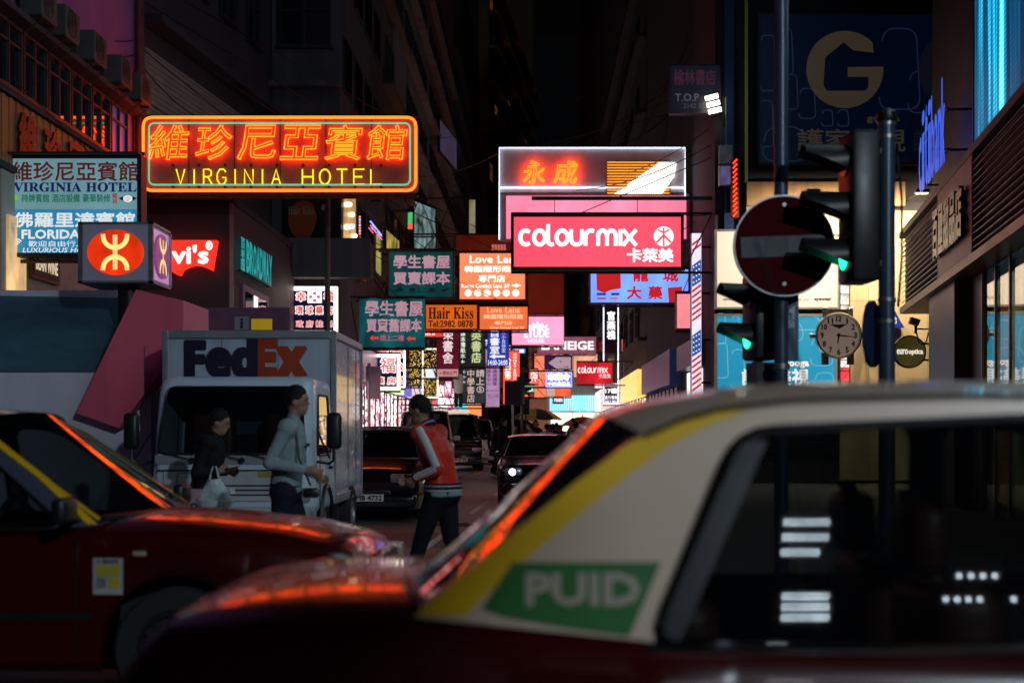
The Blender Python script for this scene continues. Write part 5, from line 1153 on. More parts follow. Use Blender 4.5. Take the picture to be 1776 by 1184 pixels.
for z in (2.05, 2.2, 3.33, 3.42): MB().cyl((0, 0, z - .012), (0, 0, z + .012), .064, n=18).build('band', GALV, r)
_ = 0; MB().tube([(.07, -.02, 3.2), (.10, -.02, 2.9), (.10, -.02, 2.5), (.075, -.02, 2.15)], .009, 6).build('cable', BLACKP, r); MB().cyl((0, 0, 0), (0, 0, .3), .10, n=18).build('base_collar', STEEL, r)
# three-lens head seen from its side, lenses towards the left
hz = CH + (750 - 492) / s2
r = signal_head('traffic_light', 'black three-lens traffic light showing green beside the no-entry sign', (p2.x - .30, 9.86, hz), R(5), 2, pitch=.325, rad=.115, w=.36, vis=.30)
mb = MB()
for z in (.12, .9): mb.box((.19, -.02, z), (.30, .02, z + .04))
mb.build('mounting_arm', STEEL, r)
# oval dark plate behind the pole
r = thing('oval_sign_back', 'dark blue round sign seen nearly edge-on at the signal pole', 'traffic sign', (p2.x - .085, 9.96, CH + (750 - 578) / s2), R(62))
MB().lathe([(0, .012), (.235, .012), (.235, -.012), (0, -.012)], 36, Matrix.Rotation(R(90), 4, 'X')).build('disc', mat('sign_blue', (.012, .03, .10), .4), r)
MB().box((-.04, .012, -.2), (.04, .045, .2)).build('clamp', GALV, r)
# pedestrian head on the no-entry pole
s1_ = F / 10.6; pr = P(1318, 626, 10.6)
r = signal_head('pedestrian_light', 'black pedestrian light showing green figure below the no-entry disc', (pr.x - .10, 10.5, pr.z - .0), R(12), 1, 2, pitch=.29, rad=.10, w=.32, vis=.22)
MB().box((.19, -.02, .1), (.36, .02, .14)).build('mounting_arm', STEEL, r); MB().box((.0, -.17, -.32), (.20, .05, -.02)).build('lower_box', BLACKP, r)
MB().box((.03, -.05, -.03), (.09, .0, .02)).build('coupling', GALV, r)
o = MB().poly([(-.03, -.07), (-.005, -.01), (.0, .05), (.022, .07), (.03, .03), (.01, -.02), (.035, -.075), (.015, -.075), (0, -.04), (-.015, -.08)], fn=lambda a, b: (-.018, a, b + .175)).build('green_figure', em((.1, 1, .6), 3, False, 0), r)
r = thing('plate_sign', 'small blue plate with arrow and number on the no-entry pole', 'traffic sign', (pl.x + .05, 10.28, CH + (750 - 625) / s), R(0))
MB().box((0, 0, 0), (.09, .012, .48)).build('plate', mat('plate_blue', (.02, .07, .16), .4), r); lettering('50', (.012, .24, .06, .29), pm('b8c8d8'), r, 'sans', y=-.004); MB().poly([(.015, .36), (.06, .33), (.06, .40)], fn=lambda a, b: (a, -.004, b)).build('arrow', pm('b8c8d8'), r); lettering('13', (.012, .30, .06, .33), pm('b8c8d8'), r, 'sans', y=-.004)
MB().box((-.06, .001, .2), (.0, .011, .24)).build('clamp', GALV, r)
# slim lamp post under the neon sign
r = thing('lamp_post', 'slim rusty post rising from the pavement to the neon hotel sign', 'post', (P(568, 0, 33).x, 33, .125), 0)
MB().cyl((0, 0, 0), (.0, 0, 6.9), .075, .06, 12).build('shaft', mat('post_paint', (.16, .11, .09), .5, .3, var=.3), r); MB().cyl((0, 0, 0), (0, 0, .5), .12, .1, 12).build('base', STEEL, r)
r = thing('street_post', 'slim grey street post in front of the pharmacy lightbox beside truck', 'post', (P(640, 0, 43.5).x, 43.5, .125), 0)
MB().cyl((0, 0, 0), (0, 0, 3.4), .06, .05, 10).build('shaft', GALV, r); MB().cyl((0, 0, 0), (0, 0, .3), .1, .09, 10).build('base', STEEL, r); MB().box((-.1, -.03, 2.3), (.35, .03, 3.3)).build('name_plate', mat('plate_grey', (.3, .25, .28), .5), r)
# distant signal and the back of a road sign
px0 = P(911, 0, 44)
r = signal_head('traffic_light', 'distant black traffic light beside the blank sign back', (px0.x - .05, 44, CH + (750 - 702) / F * 44), R(200), -1, pitch=.27, rad=.1, w=.32, vis=.24)
MB().box((.02, -.03, -2.12), (.09, .03, .02)).build('post', STEEL, r)
r = thing('road_sign_back', 'dark rectangular back of a road sign on a post', 'traffic sign', P(875, 702, 43.5), 0)
s = F / 43.5; MB().rbox((0, 0, 0), (28 / s, .03, 42 / s), .012, 1).build('panel', mat('sign_back', (.035, .03, .045), .5, .3), r); z0 = r.location.z
MB().cyl((.25, .06, -z0 + .0), (.25, .06, 42 / s - .1), .035, n=8).build('post', GALV, r)
mb = MB()
for z in (.15, .55): mb.box((.03, .031, z), (.45, .05, z + .04))
mb.build('stiffeners', GALV, r)
r = signal_head('traffic_light', 'small far traffic light glowing red among the crowd', (P(912, 0, 58).x, 58, 2.15), R(90), 0, pitch=.27, rad=.1, w=.32, vis=.1)
MB().box((.05, -.03, -2.15), (.12, .03, .02)).build('post', STEEL, r)
# umbrellas over stalls
def umbrella(label, px, py, Y, rad, c1, c2, tilt=0):
    p = P(px, py, Y); r = thing('stall_umbrella', label, 'umbrella', (p.x, Y, 0), 0, 'umbrellas over the crowd'); h = p.z
    for k in range(8):
        a0_, a1_ = R(45 * k), R(45 * (k + 1)); mb = MB(); pts = []
        for j in range(5):
            t = j / 4; rr = rad * t; z = h + .0 - .42 * rad * t * t
            pts.append([(rr * math.cos(a), rr * math.sin(a), z - .03 * math.sin(math.pi * i / 3) * t) for i, a in enumerate([a0_ + (a1_ - a0_) * i / 3 for i in range(4)])])
        mb.loft(pts, closed=False, cap=False); mb.build('canopy_panel', c1 if k % 2 else c2, r, 60)
    MB().cyl((0, 0, 0.13), (0, 0, h + .08), .022, n=8).build('pole', GALV, r); MB().lathe([(.22, .0), (.22, .1), (.05, .13)], 14, Matrix.Translation((0, 0, .004)), True).build('foot', STEEL, r)
UY, UB, UO = mat('umb_yellow', (.55, .42, .06), .6), mat('umb_black', (.02, .02, .02), .6), mat('umb_orange', (.60, .13, .03), .6)
umbrella('yellow and black striped stall umbrella beyond the black car', 930, 708, 60, 1.1, UY, UB); umbrella('orange stall umbrella above the distant crowd', 1010, 722, 58, .9, UO, UO)
# hanging clothes display
r = thing('hanging_clothes', 'white shirt and black trousers hung outside a shop', 'clothes', P(795, 706, 57.5), 0)
s = F / 57.5
MB().loft([[(x * w - .0, y, z) for x, y in ((-1, -.03), (-.5, -.07), (.5, -.07), (1, -.03), (.5, .06), (-.5, .06))] for w, z in ((.17, .55), (.19, .75), (.18, 1.0), (.21, 1.2), (.17, 1.33), (.05, 1.38))]).build('shirt', mat('shirt_white', (.75, .68, .66), .8, var=.15), r)
for sx in (-1, 1): MB().loft([[(sx * .09 + x * w, y * w, z) for x, y in ((-1, -1), (1, -1), (1, 1), (-1, 1))] for w, z in ((.07, 0), (.08, .3), (.085, .56))]).build('trouser_leg', mat('cloth_black', (.015, .015, .018), .85), r)
mb = MB(); mb.tube([(-.16, 0, 1.32), (0, 0, 1.42), (.16, 0, 1.32)], .012, 5); mb.cyl((0, 0, 1.42), (0, 0, 1.6), .01, n=5); mb.cyl((0, 0, 1.6), (-5.6 - r.location.x, 0, 1.6), .015, n=5); mb.build('hanger', STEEL, r)
# overhead cables
def cable(label, a, b, sag, rad=.012):
    a, b = Vector(a), Vector(b); pts = [a.lerp(b, t / 16) - Vector((0, 0, sag * 4 * (t / 16) * (1 - t / 16))) for t in range(17)]
    o = MB().tube(pts, rad, 5).build('overhead_cable', STEEL); tag(o, label, 'cable', 'cables strung across the facades')
for lab, a, b, sg in (('thin cable sagging from mauve wall towards the top of the drain pipe', P(20, 0, 24.5), P(236, 70, 30.2), .25), ('thin cable crossing the mauve wall below the first one', P(0, 40, 24), P(234, 95, 30.2), .3), ('cable dropping from the drain pipe to the neon sign', P(236, 150, 30.2), P(300, 205, 30.4), .1),
                  ('cable slanting across the corrugated panel', P(236, 100, 30.5), P(345, 205, 30.6), .15), ('cable slung from the left tenements to the neon frame sign', (-5.6, 52, 11), P(880, 256, 41.2), .5), ('cable strung from the dim bookshop sign to neon frame sign', P(1165, 195, 44), P(1000, 258, 41.5), .4),
                  ('cable rising from the neon frame sign to the billboard building', P(1090, 300, 40.6), P(1270, 190, 36), .2), ('second cable rising to the billboard building', P(1000, 330, 40.6), P(1268, 230, 36), .3), ('low cable between pink sign and the building corner', P(1186, 372, 36.3), P(1275, 350, 36), .15), ('long cable across the black gap above the neon frame sign', (-5.6, 66, 15), (4.5, 60, 17), .8)):
    cable(lab, a, b, sg)

# canopy added unseen behind the viewer, carrying lamps that mirror in the nearest taxi's window
r = thing('added_canopy', 'added canopy with small lamps behind the viewer, seen only as reflections in taxi window', 'canopy', (2.4, -3.0, 0), 0)
MB().box((-1.3, -.9, 4.75), (1.3, .5, 4.85)).build('added_canopy_roof', STEEL, r)
for x in (-1.2, 1.2): MB().cyl((x, -.6, 0), (x, -.6, 4.75), .05, n=10).build('post', STEEL, r)
for x, z, w in ((-.60, 4.20, .34), (-.62, 4.08, .34), (-.64, 3.96, .28), (-.66, 3.62, .34), (-.67, 3.54, .34), (-.68, 3.46, .34), (-.80, 3.25, .14)):
    MB().rbox((x, -.03, z), (x + w, .03, z + .045), .008, 1).build('tube_lamp', em('dff2ff', 11, True, .3, 6), r)
    MB().cyl((x + w / 2, -.03, z + .045), (x + w / 2, -.03, 4.75), .006, n=5).build('lamp_hanger', STEEL, r)
for x, z in [(.62 + k * .085, 3.80) for k in range(4)] + [(.50 + k * .08, 3.62) for k in range(4)] + [(.98, 3.62), (1.12, 3.63)]:
    MB().ball((x, 0, z), .026, 8, 6).build('spot_lamp', em('dff2ff', 13, True, 0), r)
    MB().cyl((x, 0, z), (x, -.02, 4.75), .004, n=5).build('lamp_hanger', STEEL, r)

# street lamp added unseen behind the viewer to light truck, people and near taxi
r = thing('added_street_lamp', 'tall street lamp added unseen behind the viewer to light the truck and people', 'street lamp', (8.6, -9.4, 0), 0)
MB().cyl((0, 0, 0), (0, 0, 8.6), .10, .06, 14).build('shaft', GALV, r); MB().tube([(0, 0, 8.5), (-.1, .1, 8.9), (-.45, .3, 9.0), (-.7, .42, 9.0)], .035, 8).build('arm', GALV, r); MB().cyl((0, 0, 0), (0, 0, .6), .16, .14, 14).build('base', STEEL, r)
MB().rbox((-1.05, .3, 8.93), (-.55, .6, 9.05), .04, 2).build('added_lamp_head', GALV, r); MB().box((-1.0, .34, 8.915), (-.6, .56, 8.929)).build('lens', em('fff0dc', 8, True, 0), r)
li = bpy.data.lights.new('lamp_light', 'SPOT'); li.energy = LAMP_W; li.shadow_soft_size = .25; li.spot_size = R(38); li.spot_blend = .75; li.color = (.74, .89, 1.0); lo = bpy.data.objects.new('lamp_light', li); COL.objects.link(lo); lo.parent = r; lo.location = (-.8, .45, 8.88)
d_ = Vector((-3.0, 14.5, .6)) - Vector((8.6 - .8, -9.4 + .45, 8.88)); lo.rotation_euler = d_.to_track_quat('-Z', 'Y').to_euler()
# small far signs crowding the end of the street
FS = [(-1, 868, 598, 18, 10, 78, 'ffd860', 'c02020', '金行', 'small yellow far sign with red characters beside the blue banner'), (-1, 905, 668, 22, 12, 88, '40c890', 'ffffff', '茶餐廳', 'small green far sign with white characters near the distant signal'), (-1, 918, 640, 16, 26, 92, 'ff5a4a', 'ffffff', '押', 'narrow red far sign with single white character'),
      (-1, 888, 604, 24, 9, 72, '4a7cf0', 'ffffff', '眼鏡', 'small blue far optician sign under the pink house sign'), (-1, 770, 660, 14, 26, 66, 'ff8ab0', 'ffffff', '美甲', 'narrow pink far sign behind the maroon banner'), (-1, 700, 690, 22, 9, 62, '30a878', 'ffffff', '涼茶舖', 'small green strip sign above the white van'), (-1, 722, 690, 22, 9, 63, 'f04848', 'ffffff', '餅店', 'small red strip sign above the white van'),
      (1, 1078, 586, 12, 34, 82, '7ad0ff', '1030a0', '牙醫', 'narrow pale blue far sign left of the cream stack'), (1, 1128, 648, 20, 18, 66, '8060e0', 'ffffff', '網吧', 'small violet far sign right of the cream stack'), (1, 1142, 610, 16, 14, 60, 'ff9040', 'ffffff', '串燒', 'small orange far sign by the dark right row'), (1, 1064, 640, 14, 22, 90, 'fff0a0', 'c03010', '粥麵', 'small pale yellow far sign behind the black vertical sign'),
      (1, 1030, 664, 16, 10, 94, 'ff60a0', 'ffffff', '髮廊', 'small hot pink far sign below the crimson cosmetics sign'), (1, 1160, 585, 12, 26, 52, '304878', 'c0d8ff', '按摩', 'dim blue narrow sign near the plain pink box'), (-1, 838, 588, 10, 20, 70, 'e8f0ff', '3040a0', '中醫', 'tiny white far sign between green and blue banners')]
for sd, x_, y_, w_, h_, Y_, c1, c2, t_, lab in FS:
    sign('far_sign', lab, (x_, y_, x_ + w_, y_ + h_), Y_, depth=.18, face=em(c1, 1.0, True, .2, 2), frame=STEEL, fw=.03, arm='L' if sd < 0 else 'R', group='small signs at the far end of the street', lines=[(t_, x_ + w_ * .14, y_ + h_ * .15, x_ + w_ * .86, y_ + h_ * .85, lm(c2, 1.1), '', .25, {'vert': h_ > w_ * 1.3})])
# ================================================================ vehicles
def lerp_tab(tab, x):
    if x <= tab[0][0]: return tab[0][1]
    for (a, u), (b, v) in zip(tab, tab[1:]):
        if x <= b: return u + (v - u) * (x - a) / (b - a)
    return tab[-1][1]
def smooth_tab(tab, x, h=.06): return (lerp_tab(tab, x - h) + 2 * lerp_tab(tab, x) + lerp_tab(tab, x + h)) / 4
CHROME = mat('chrome', (.62, .62, .64), .12, 1.0, var=.08); RUBBER = mat('rubber', (.012, .012, .013), .75, var=.2); GLASSC = glassmat('car_glass', (.002, .0025, .0035), .42)
GLASSK = glassmat('car_glass_dark', (.004, .004, .006), .12); TRIM = mat('black_trim', (.01, .01, .011), .4); CABIN = mat('cabin_dark', (.012, .012, .014), .7); SEATM = mat('seat_maroon', (.11, .03, .022), .45)
def paint(key, c, rough=.28, metal=0., coat=.5): return mat(key, c, rough, metal, var=.06, scale=1.5, coat=coat)
def wheel(root, x, y, r, w, rimm):
    """tyre with rim and spokes, axle along Y"""
    M = Matrix.Translation((x, y, r)) @ Matrix.Rotation(R(90 if y < 0 else -90), 4, 'X')
    t = MB().lathe([(r * .62, w * .42), (r * .66, w * .5), (r * .93, w * .5), (r, w * .36), (r, -w * .36), (r * .93, -w * .5), (r * .62, -w * .5)], 28, M).build('tyre', RUBBER, root)
    mb = MB(); mb.lathe([(r * .64, w * .40), (r * .58, w * .47), (r * .55, w * .30), (r * .16, w * .36), (r * .14, w * .44), (0, w * .44)], 24, M)
    for k in range(5):
        a = 2 * math.pi * k / 5; mb.box((r * .1, -r * .06, w * .33), (r * .58, r * .06, w * .43), M @ Matrix.Rotation(a, 4, 'Z'))
    mb.build('rim', rimm, t); return t
def car(name, label, cat, S, group=None):
    root = thing(name, label, cat, group=group); L = S['L']; x0, x1 = -L / 2, L / 2; wr, wf, rad = S['wheels']; zb0 = S.get('zb', .20)
    body, roofm = S['paint'], S.get('roofpaint', S['paint'])
    def zt(x): return smooth_tab(S['top'], x)
    def hw(x): return smooth_tab(S['plan'], x)
    def cr(x): return smooth_tab(S['crown'], x)
    def zbot(x):
        z = zb0
        for c in (wr, wf):
            d = abs(x - c); R_ = rad + .055
            if d < R_: z = max(z, rad + math.sqrt(R_ * R_ - d * d) * 1.0)
        return z
    n = int(L / .055); xs = [x0 + L * i / n for i in range(n + 1)]
    for c in (wr, wf): xs += [c - rad - .056, c + rad + .056, c - rad - .05, c + rad + .05]
    xs = sorted(xs); secs = []
    for x in xs:
        w, z1, z0, c = hw(x), zt(x), zbot(x), cr(x); z0 = min(z0, z1 - .16); zc = S.get('crease', .62)
        half = [(w - .05, z0), (w - .012, z0 + .04), (w, z0 + (z1 - z0) * .38), (w - .002, z0 + (z1 - z0) * .68), (w - .016, z1 - .085), (w - .045, z1 - .03), (w - .085, z1), (w * .72, z1 + c * .55), (w * .36, z1 + c * .9), (0, z1 + c)]
        secs.append([(x, -y, z) for y, z in half] + [(x, y, z) for y, z in half[-2::-1]])
    m = len(secs[0]); mb = MB(); vs = [p for q in secs for p in q]; fs = []; ca, cb = S['cabin']
    for i in range(len(xs) - 1):
        inside = xs[i] >= ca and xs[i + 1] <= cb
        for k in range(m - 1):
            if inside and 6 <= k < m - 7: continue
            fs.append((i * m + k, i * m + k + 1, (i + 1) * m + k + 1, (i + 1) * m + k))
    mb.add(vs, fs, True)
    # closed tail and nose
    for i in (0, len(xs) - 1): mb.add(secs[i], [tuple(range(m))])
    mb.build('body', body, root, 40)
    fl = MB(); fl.box((ca - .05, -hw(0) + .07, zb0 + .03), (cb + .05, hw(0) - .07, zb0 + .09)); fl.box((x0 + .1, -hw(0) + .3, zb0 - .03), (x1 - .1, hw(0) - .3, zb0 + .02))
    for s in (-1, 1): fl.box((ca - .05, s * (hw(0) - .07), zb0 + .09), (cb + .05, s * (hw(0) - .12), zt(0) - .05))
    for c in (wr, wf): fl.box((c - rad - .04, -hw(0) + .26, zb0), (c + rad + .04, hw(0) - .26, rad * 2))
    fl.build('floor_pan', CABIN, root)
    # greenhouse
    G = S['gh']; kt = G.get('k', .24); zref = G['zref']
    def gy(x, z): return hw(x) - .052 - (z - zref) * kt
    wins = [rpoly(w, G.get('r', .07), 4) for w in G['wins']]
    for s in (-1, 1):
        MB().poly(G['out'], wins, lambda a, b: (a, s * gy(a, b), b)).build('side_frame', roofm, root)
        for w in wins:
            MB().poly(w, fn=lambda a, b: (a, s * (gy(a, b) - .012), b)).build('side_window', G.get('glass', GLASSC), root)
            if S.get('chrome'): MB().tube([(a, s * (gy(a, b) + .003), b) for a, b in w], .013, 6, True).build('window_trim', CHROME, root)
            else: MB().tube([(a, s * (gy(a, b) + .001), b) for a, b in w], .008, 4, True).build('window_trim', TRIM, root)
    (rbx, rbz), (rtx, rtz), (wtx, wtz), (wbx, wbz) = G['rwb'], G['rwt'], G['wst'], G['wsb']
    ins = .062
    def pane(bx, bz, tx, tz, nm, bow, gm):
        g = []; e = []
        for j in range(7):
            t = j / 6; x = bx + (tx - bx) * t; z = bz + (tz - bz) * t; yw = gy(x, z) - ins
            g.append([(x + bow * (1 - (i / 5 - 1) ** 2), yw * (i / 5 - 1), z + t * t * G.get('crown', .05) * (1 - abs(i / 5 - 1) ** 2.4)) for i in range(11)])
            e.append((x, z, gy(x, z)))
        MB().loft(g, closed=False, cap=False).build(nm, gm, root, 80)
        sm = S.get('glint_paint') or roofm
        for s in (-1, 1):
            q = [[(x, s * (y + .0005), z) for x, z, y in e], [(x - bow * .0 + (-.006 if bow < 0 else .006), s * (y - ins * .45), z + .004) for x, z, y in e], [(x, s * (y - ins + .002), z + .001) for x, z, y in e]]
            MB().loft(q, closed=False, cap=False).build('pillar_edge' if not S.get('glint_paint') else 'pillar_glint', sm, root, 60)
            MB().tube([(x, s * (y - ins), z) for x, z, y in e], .010, 5).build('glass_seal', TRIM, root)
        MB().tube([(bx + bow * (1 - (i / 5 - 1) ** 2), (gy(bx, bz) - ins) * (i / 5 - 1), bz + .005) for i in range(11)], .016, 5).build('glass_seal', TRIM, root)
    pane(rbx, rbz, rtx, rtz, 'rear_window', G.get('bow_r', -.09), G.get('glass_r', G.get('glass', GLASSC))); pane(wbx, wbz, wtx, wtz, 'windscreen', G.get('bow_f', .10), G.get('glass_f', GLASSC))
    rl = G['rail']; nr = 26; rows = []
    for i in range(nr + 1):
        x = rtx + (wtx - rtx) * i / nr; z = lerp_tab(rl, x); yw = gy(x, z); c = G.get('crown', .05)
        bow = (G.get('bow_r', -.09) * max(0, 1 - i / 4) + G.get('bow_f', .1) * max(0, 1 - (nr - i) / 4))
        rows.append([(x + bow * (1 - (j / 8 - 1) ** 2), yw * (j / 8 - 1) if abs(j - 8) != 8 else yw * (j / 8 - 1), z + c * (1 - abs(j / 8 - 1) ** 2.4)) for j in range(17)])
    MB().loft(rows, closed=False, cap=False).build('roof', roofm, root, 60)
    lin_ = [[(x, y * .97, z - .05) for x, y, z in q] for q in rows]; MB().loft(lin_, closed=False, cap=False).build('headlining', CABIN, root, 60)
    if S.get('gutter'):
        for s in (-1, 1): MB().tube([(rtx + (wtx - rtx) * i / 16, s * (gy(0, lerp_tab(rl, rtx + (wtx - rtx) * i / 16)) + .004), lerp_tab(rl, rtx + (wtx - rtx) * i / 16) - .005) for i in range(17)], .009, 5).build('roof_gutter', CHROME if S.get('chrome') else TRIM, root)
    for x in (wr, wf):
        for s in (-1, 1): wheel(root, x, s * (hw(x) - S.get('tw', .19) / 2 - .012), rad, S.get('tw', .19), S.get('rim', GALV))
    # seats
    for sx, sy in S.get('seats', ((-.36, -.36), (-.36, .36))):
        st = MB().rbox((sx - .13, sy - .25, .45), (sx + .05, sy + .25, 1.02), .06, 3).build('front_seat', SEATM, root); MB().rbox((sx - .16, sy - .14, 1.03), (sx - .06, sy + .14, 1.22), .045, 3).build('headrest', SEATM, st)
    if S.get('bench') is not None: MB().rbox((S['bench'] - .1, -.6, .45), (S['bench'] + .1, .6, 1.0), .07, 3).build('rear_bench', SEATM, root)
    MB().rbox((cb - .5, -.66, zt(cb) - .12), (cb - .05, .66, zt(cb) + .01), .04, 2).build('dashboard', CABIN, root)
    MB().tube([(cb - .55 + .05 * math.sin(R(a)), -.36 + .18 * math.cos(R(a)), zt(cb) - .02 + .17 * math.sin(R(a))) for a in range(0, 360, 20)], .014, 5, True).build('steering_wheel', TRIM, root)
    return root, hw, zt, gy
def plate(root, x, z, txt, face, w=.46, col='e8e4dc', rear=False):
    sg = 1 if face > 0 else -1; h = .11
    b = MB().box((x, -w / 2, z), (x + sg * .012, w / 2, z + h)).build('number_plate', mat('plate_' + col, col, .5, var=.06), root)
    o = lettering(txt, (-w * .44, .018, w * .44, h - .018), pm('101010'), b, 'sans', y=0)
    for v in o.data.vertices: v.co = Vector((x + sg * .0135, v.co.x * sg, z + v.co.z))
def mirror(root, x, y, z, s, m, sz=(.07, .19, .13)):
    b = MB().rbox((x - sz[0] / 2, s * y, z - sz[2] / 2), (x + sz[0] / 2, s * (y + sz[1]), z + sz[2] / 2), .03, 3).build('wing_mirror', m, root) if s > 0 else MB().rbox((x - sz[0] / 2, -y - sz[1], z - sz[2] / 2), (x + sz[0] / 2, -y, z + sz[2] / 2), .03, 3).build('wing_mirror', m, root)
    MB().box((x - sz[0] / 2 - .004, s * (y + .02), z - sz[2] / 2 + .015), (x - sz[0] / 2 - .001, s * (y + sz[1] - .02), z + sz[2] / 2 - .015)).build('mirror_glass', CHROME, b)
    MB().cyl((x, s * (y - .06), z - .05), (x, s * (y + .04), z - .02), .022, n=8).build('mirror_stalk', TRIM, root)

# ---------------------------------------------------------------- the two red taxis
REDT = paint('taxi_red', (.042, .0018, .0022), .25); WHT_ = paint('taxi_roof', (.60, .435, .325), .36)
TX = dict(L=4.70, paint=REDT, roofpaint=WHT_, wheels=(-1.30, 1.42, .315), rim=mat('rim_dark', (.03, .03, .032), .5, .5), zb=.21, cabin=(-1.52, .92), chrome=True, gutter=True, glint_paint=paint('amber_glint', (.80, .46, .008), .3),  # yellow light mirrored in the pillar edges is put into this paint
    top=[(-2.35, .80), (-2.335, .91), (-2.28, .945), (-2.1, .965), (-1.9, .975), (-1.62, .97), (-1.0, .925), (-.2, .90), (.9, .905), (1.05, .93), (1.4, .915), (1.9, .865), (2.22, .80), (2.32, .74), (2.35, .66)],
    crown=[(-2.35, .02), (-2.1, .04), (-1.6, .045), (-1.4, .02), (.9, .02), (1.05, .055), (1.8, .055), (2.2, .04), (2.35, .01)],
    plan=[(-2.35, .76), (-2.31, .815), (-2.0, .838), (-1.2, .848), (1.2, .848), (1.9, .828), (2.22, .78), (2.35, .68)],
    gh=dict(zref=.93, k=.26, r=.09, crown=.055, glass=GLASSC,
        out=[(-1.66, .975), (-1.52, 1.09), (-1.28, 1.285), (-1.16, 1.372), (-1.06, 1.425), (-.93, 1.461), (-.75, 1.481), (-.3, 1.492), (.1, 1.482), (.28, 1.462), (.42, 1.40), (.75, 1.17), (1.03, .94), (.6, .90), (-.2, .89), (-1.0, .91)],
        wins=[[(-1.12, .91), (-.90, 1.405), (-.12, 1.44), (-.10, .905)], [(-.0, .905), (-.03, 1.44), (.25, 1.415), (.86, .93)]],
        rwb=(-1.64, .995), rwt=(-1.12, 1.395), wst=(.30, 1.455), wsb=(1.02, .965), rail=[(-1.12, 1.394), (-1.06, 1.425), (-.93, 1.461), (-.75, 1.481), (-.3, 1.492), (.1, 1.482), (.3, 1.458)]),
    bench=-1.02, seats=((-.28, -.38), (-.28, .38)))
def make_taxi(label, interior, roofm=WHT_):
    r, hw, zt, gy = car('taxi', label, 'taxi', dict(TX, roofpaint=roofm))
    # yellow reflection painted as bands along the rear and windscreen pillar edges
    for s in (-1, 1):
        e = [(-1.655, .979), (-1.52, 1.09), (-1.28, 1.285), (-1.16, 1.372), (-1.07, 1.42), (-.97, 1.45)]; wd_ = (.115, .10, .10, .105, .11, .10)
        MB().loft([[(x, s * (gy(x, z) + .0035), z) for x, z in e], [(x + w_, s * (gy(x + w_, z) + .0035), z) for (x, z), w_ in zip(e, wd_)]], closed=False, cap=False).build('rear_glint', TX['glint_paint'], r)
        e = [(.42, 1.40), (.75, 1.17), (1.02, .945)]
        MB().loft([[(x, s * (gy(x, z) + .0035), z) for x, z in e], [(x - .05, s * (gy(x - .05, z) + .0035), z) for x, z in e]], closed=False, cap=False).build('front_glint', TX['glint_paint'], r)
    # bumpers, lamps, grille
    for sx in (-1, 1):
        x = sx * 2.33; mb = MB(); mb.rbox((min(x, x + sx * .10), -.80, .30), (max(x, x + sx * .10), .80, .50), .045, 3); mb.build('bumper', TRIM, r)
        MB().box((x + sx * .1, -.76, .42), (x + sx * .112, .76, .45)).build('bumper_trim', CHROME, r)
    for s in (-1, 1):
        a, b = sorted((s * .42, s * .74)); h = MB().rbox((2.24, a, .60), (2.345, b, .75), .03, 2).build('headlight', mat('lamp_glass', (.55, .50, .46), .12, .2), r)
        a, b = sorted((s * .745, s * .80)); MB().rbox((2.16, a, .61), (2.30, b, .74), .02, 2).build('indicator', mat('indicator_amber', (.50, .20, .03), .2), r)
        a, b = sorted((s * .45, s * .80)); MB().rbox((-2.37, a, .60), (-2.30, b, .80), .03, 2).build('tail_light', mat('tail_red', (.25, .01, .01), .2), r)
    g = MB().rbox((2.29, -.40, .58), (2.35, .40, .76), .02, 2).build('grille', CHROME, r); mb = MB()
    for k in range(6): mb.box((2.352, -.37, .60 + k * .026), (2.362, .37, .612 + k * .026))
    mb.build('grille_bars', TRIM, g)
    plate(r, 2.435, .33, 'KX 4186', 1); plate(r, -2.435, .33, 'KX 4186', -1, col='d8b020')
    for s in (-1, 1):
        mirror(r, .92, .86, 1.02, s, TRIM); mb = MB()
        for x in (-.98, .12): MB().rbox((x, s * .848 - .012, .80), (x + .16, s * .848 + .016, .825), .008, 1).build('door_handle', CHROME, r)
        # door seams, belt chrome and rub strip
        for x, z0, z1 in ((-.065, .26, .89), (.93, .30, .88)): MB().box((x, s * .8465 - .002, z0), (x + .006, s * .8465 + .003, z1)).build('door_seam', TRIM, r)
        MB().tube([(x, s * (gy(x, .93) + .006), .902 + .006 * math.sin((x + 1.1) * 1.5)) for x in [-1.12 + i * .2 for i in range(11)]], .011, 5).build('belt_trim', CHROME, r)
        MB().box((-1.0, s * .845 - .004, .47), (1.02, s * .845 + .012, .51)).build('rub_strip', TRIM, r)
        MB().box((-.95, s * .80 - .01, .232), (1.0, s * .80 + .03, .26)).build('sill_trim', CHROME, r)
    for s in (-1, 1):
        q = [[(-1.105 + .22 * t_ / 6, s * (gy(0, .92 + .46 * t_ / 6) - .006), .92 + .46 * t_ / 6) for t_ in range(7)], [(-1.045 + .22 * t_ / 6, s * (gy(0, .92 + .46 * t_ / 6) - .006), .92 + .46 * t_ / 6) for t_ in range(7)]]
        MB().loft(q, closed=False, cap=False).build('window_channel', mat('channel_grey', (.05, .05, .055), .25, .6), r)
    if interior: t = MB().rbox((.10, -.24, 1.53), (.24, .24, 1.65), .03, 2).build('roof_lamp', mat('roof_lamp', (.5, .48, .42), .4), r)
    if interior: o = lettering('TAXI', (-.16, .03, .16, .10), pm('801010'), t, 'sans', y=0)
    for v in (o.data.vertices if interior else ()): v.co = Vector((.246, v.co.x, 1.535 + v.co.z))
    MB().cyl((-.6, 0, 1.53), (-.75, 0, 1.95), .004, n=5).build('aerial', TRIM, r)
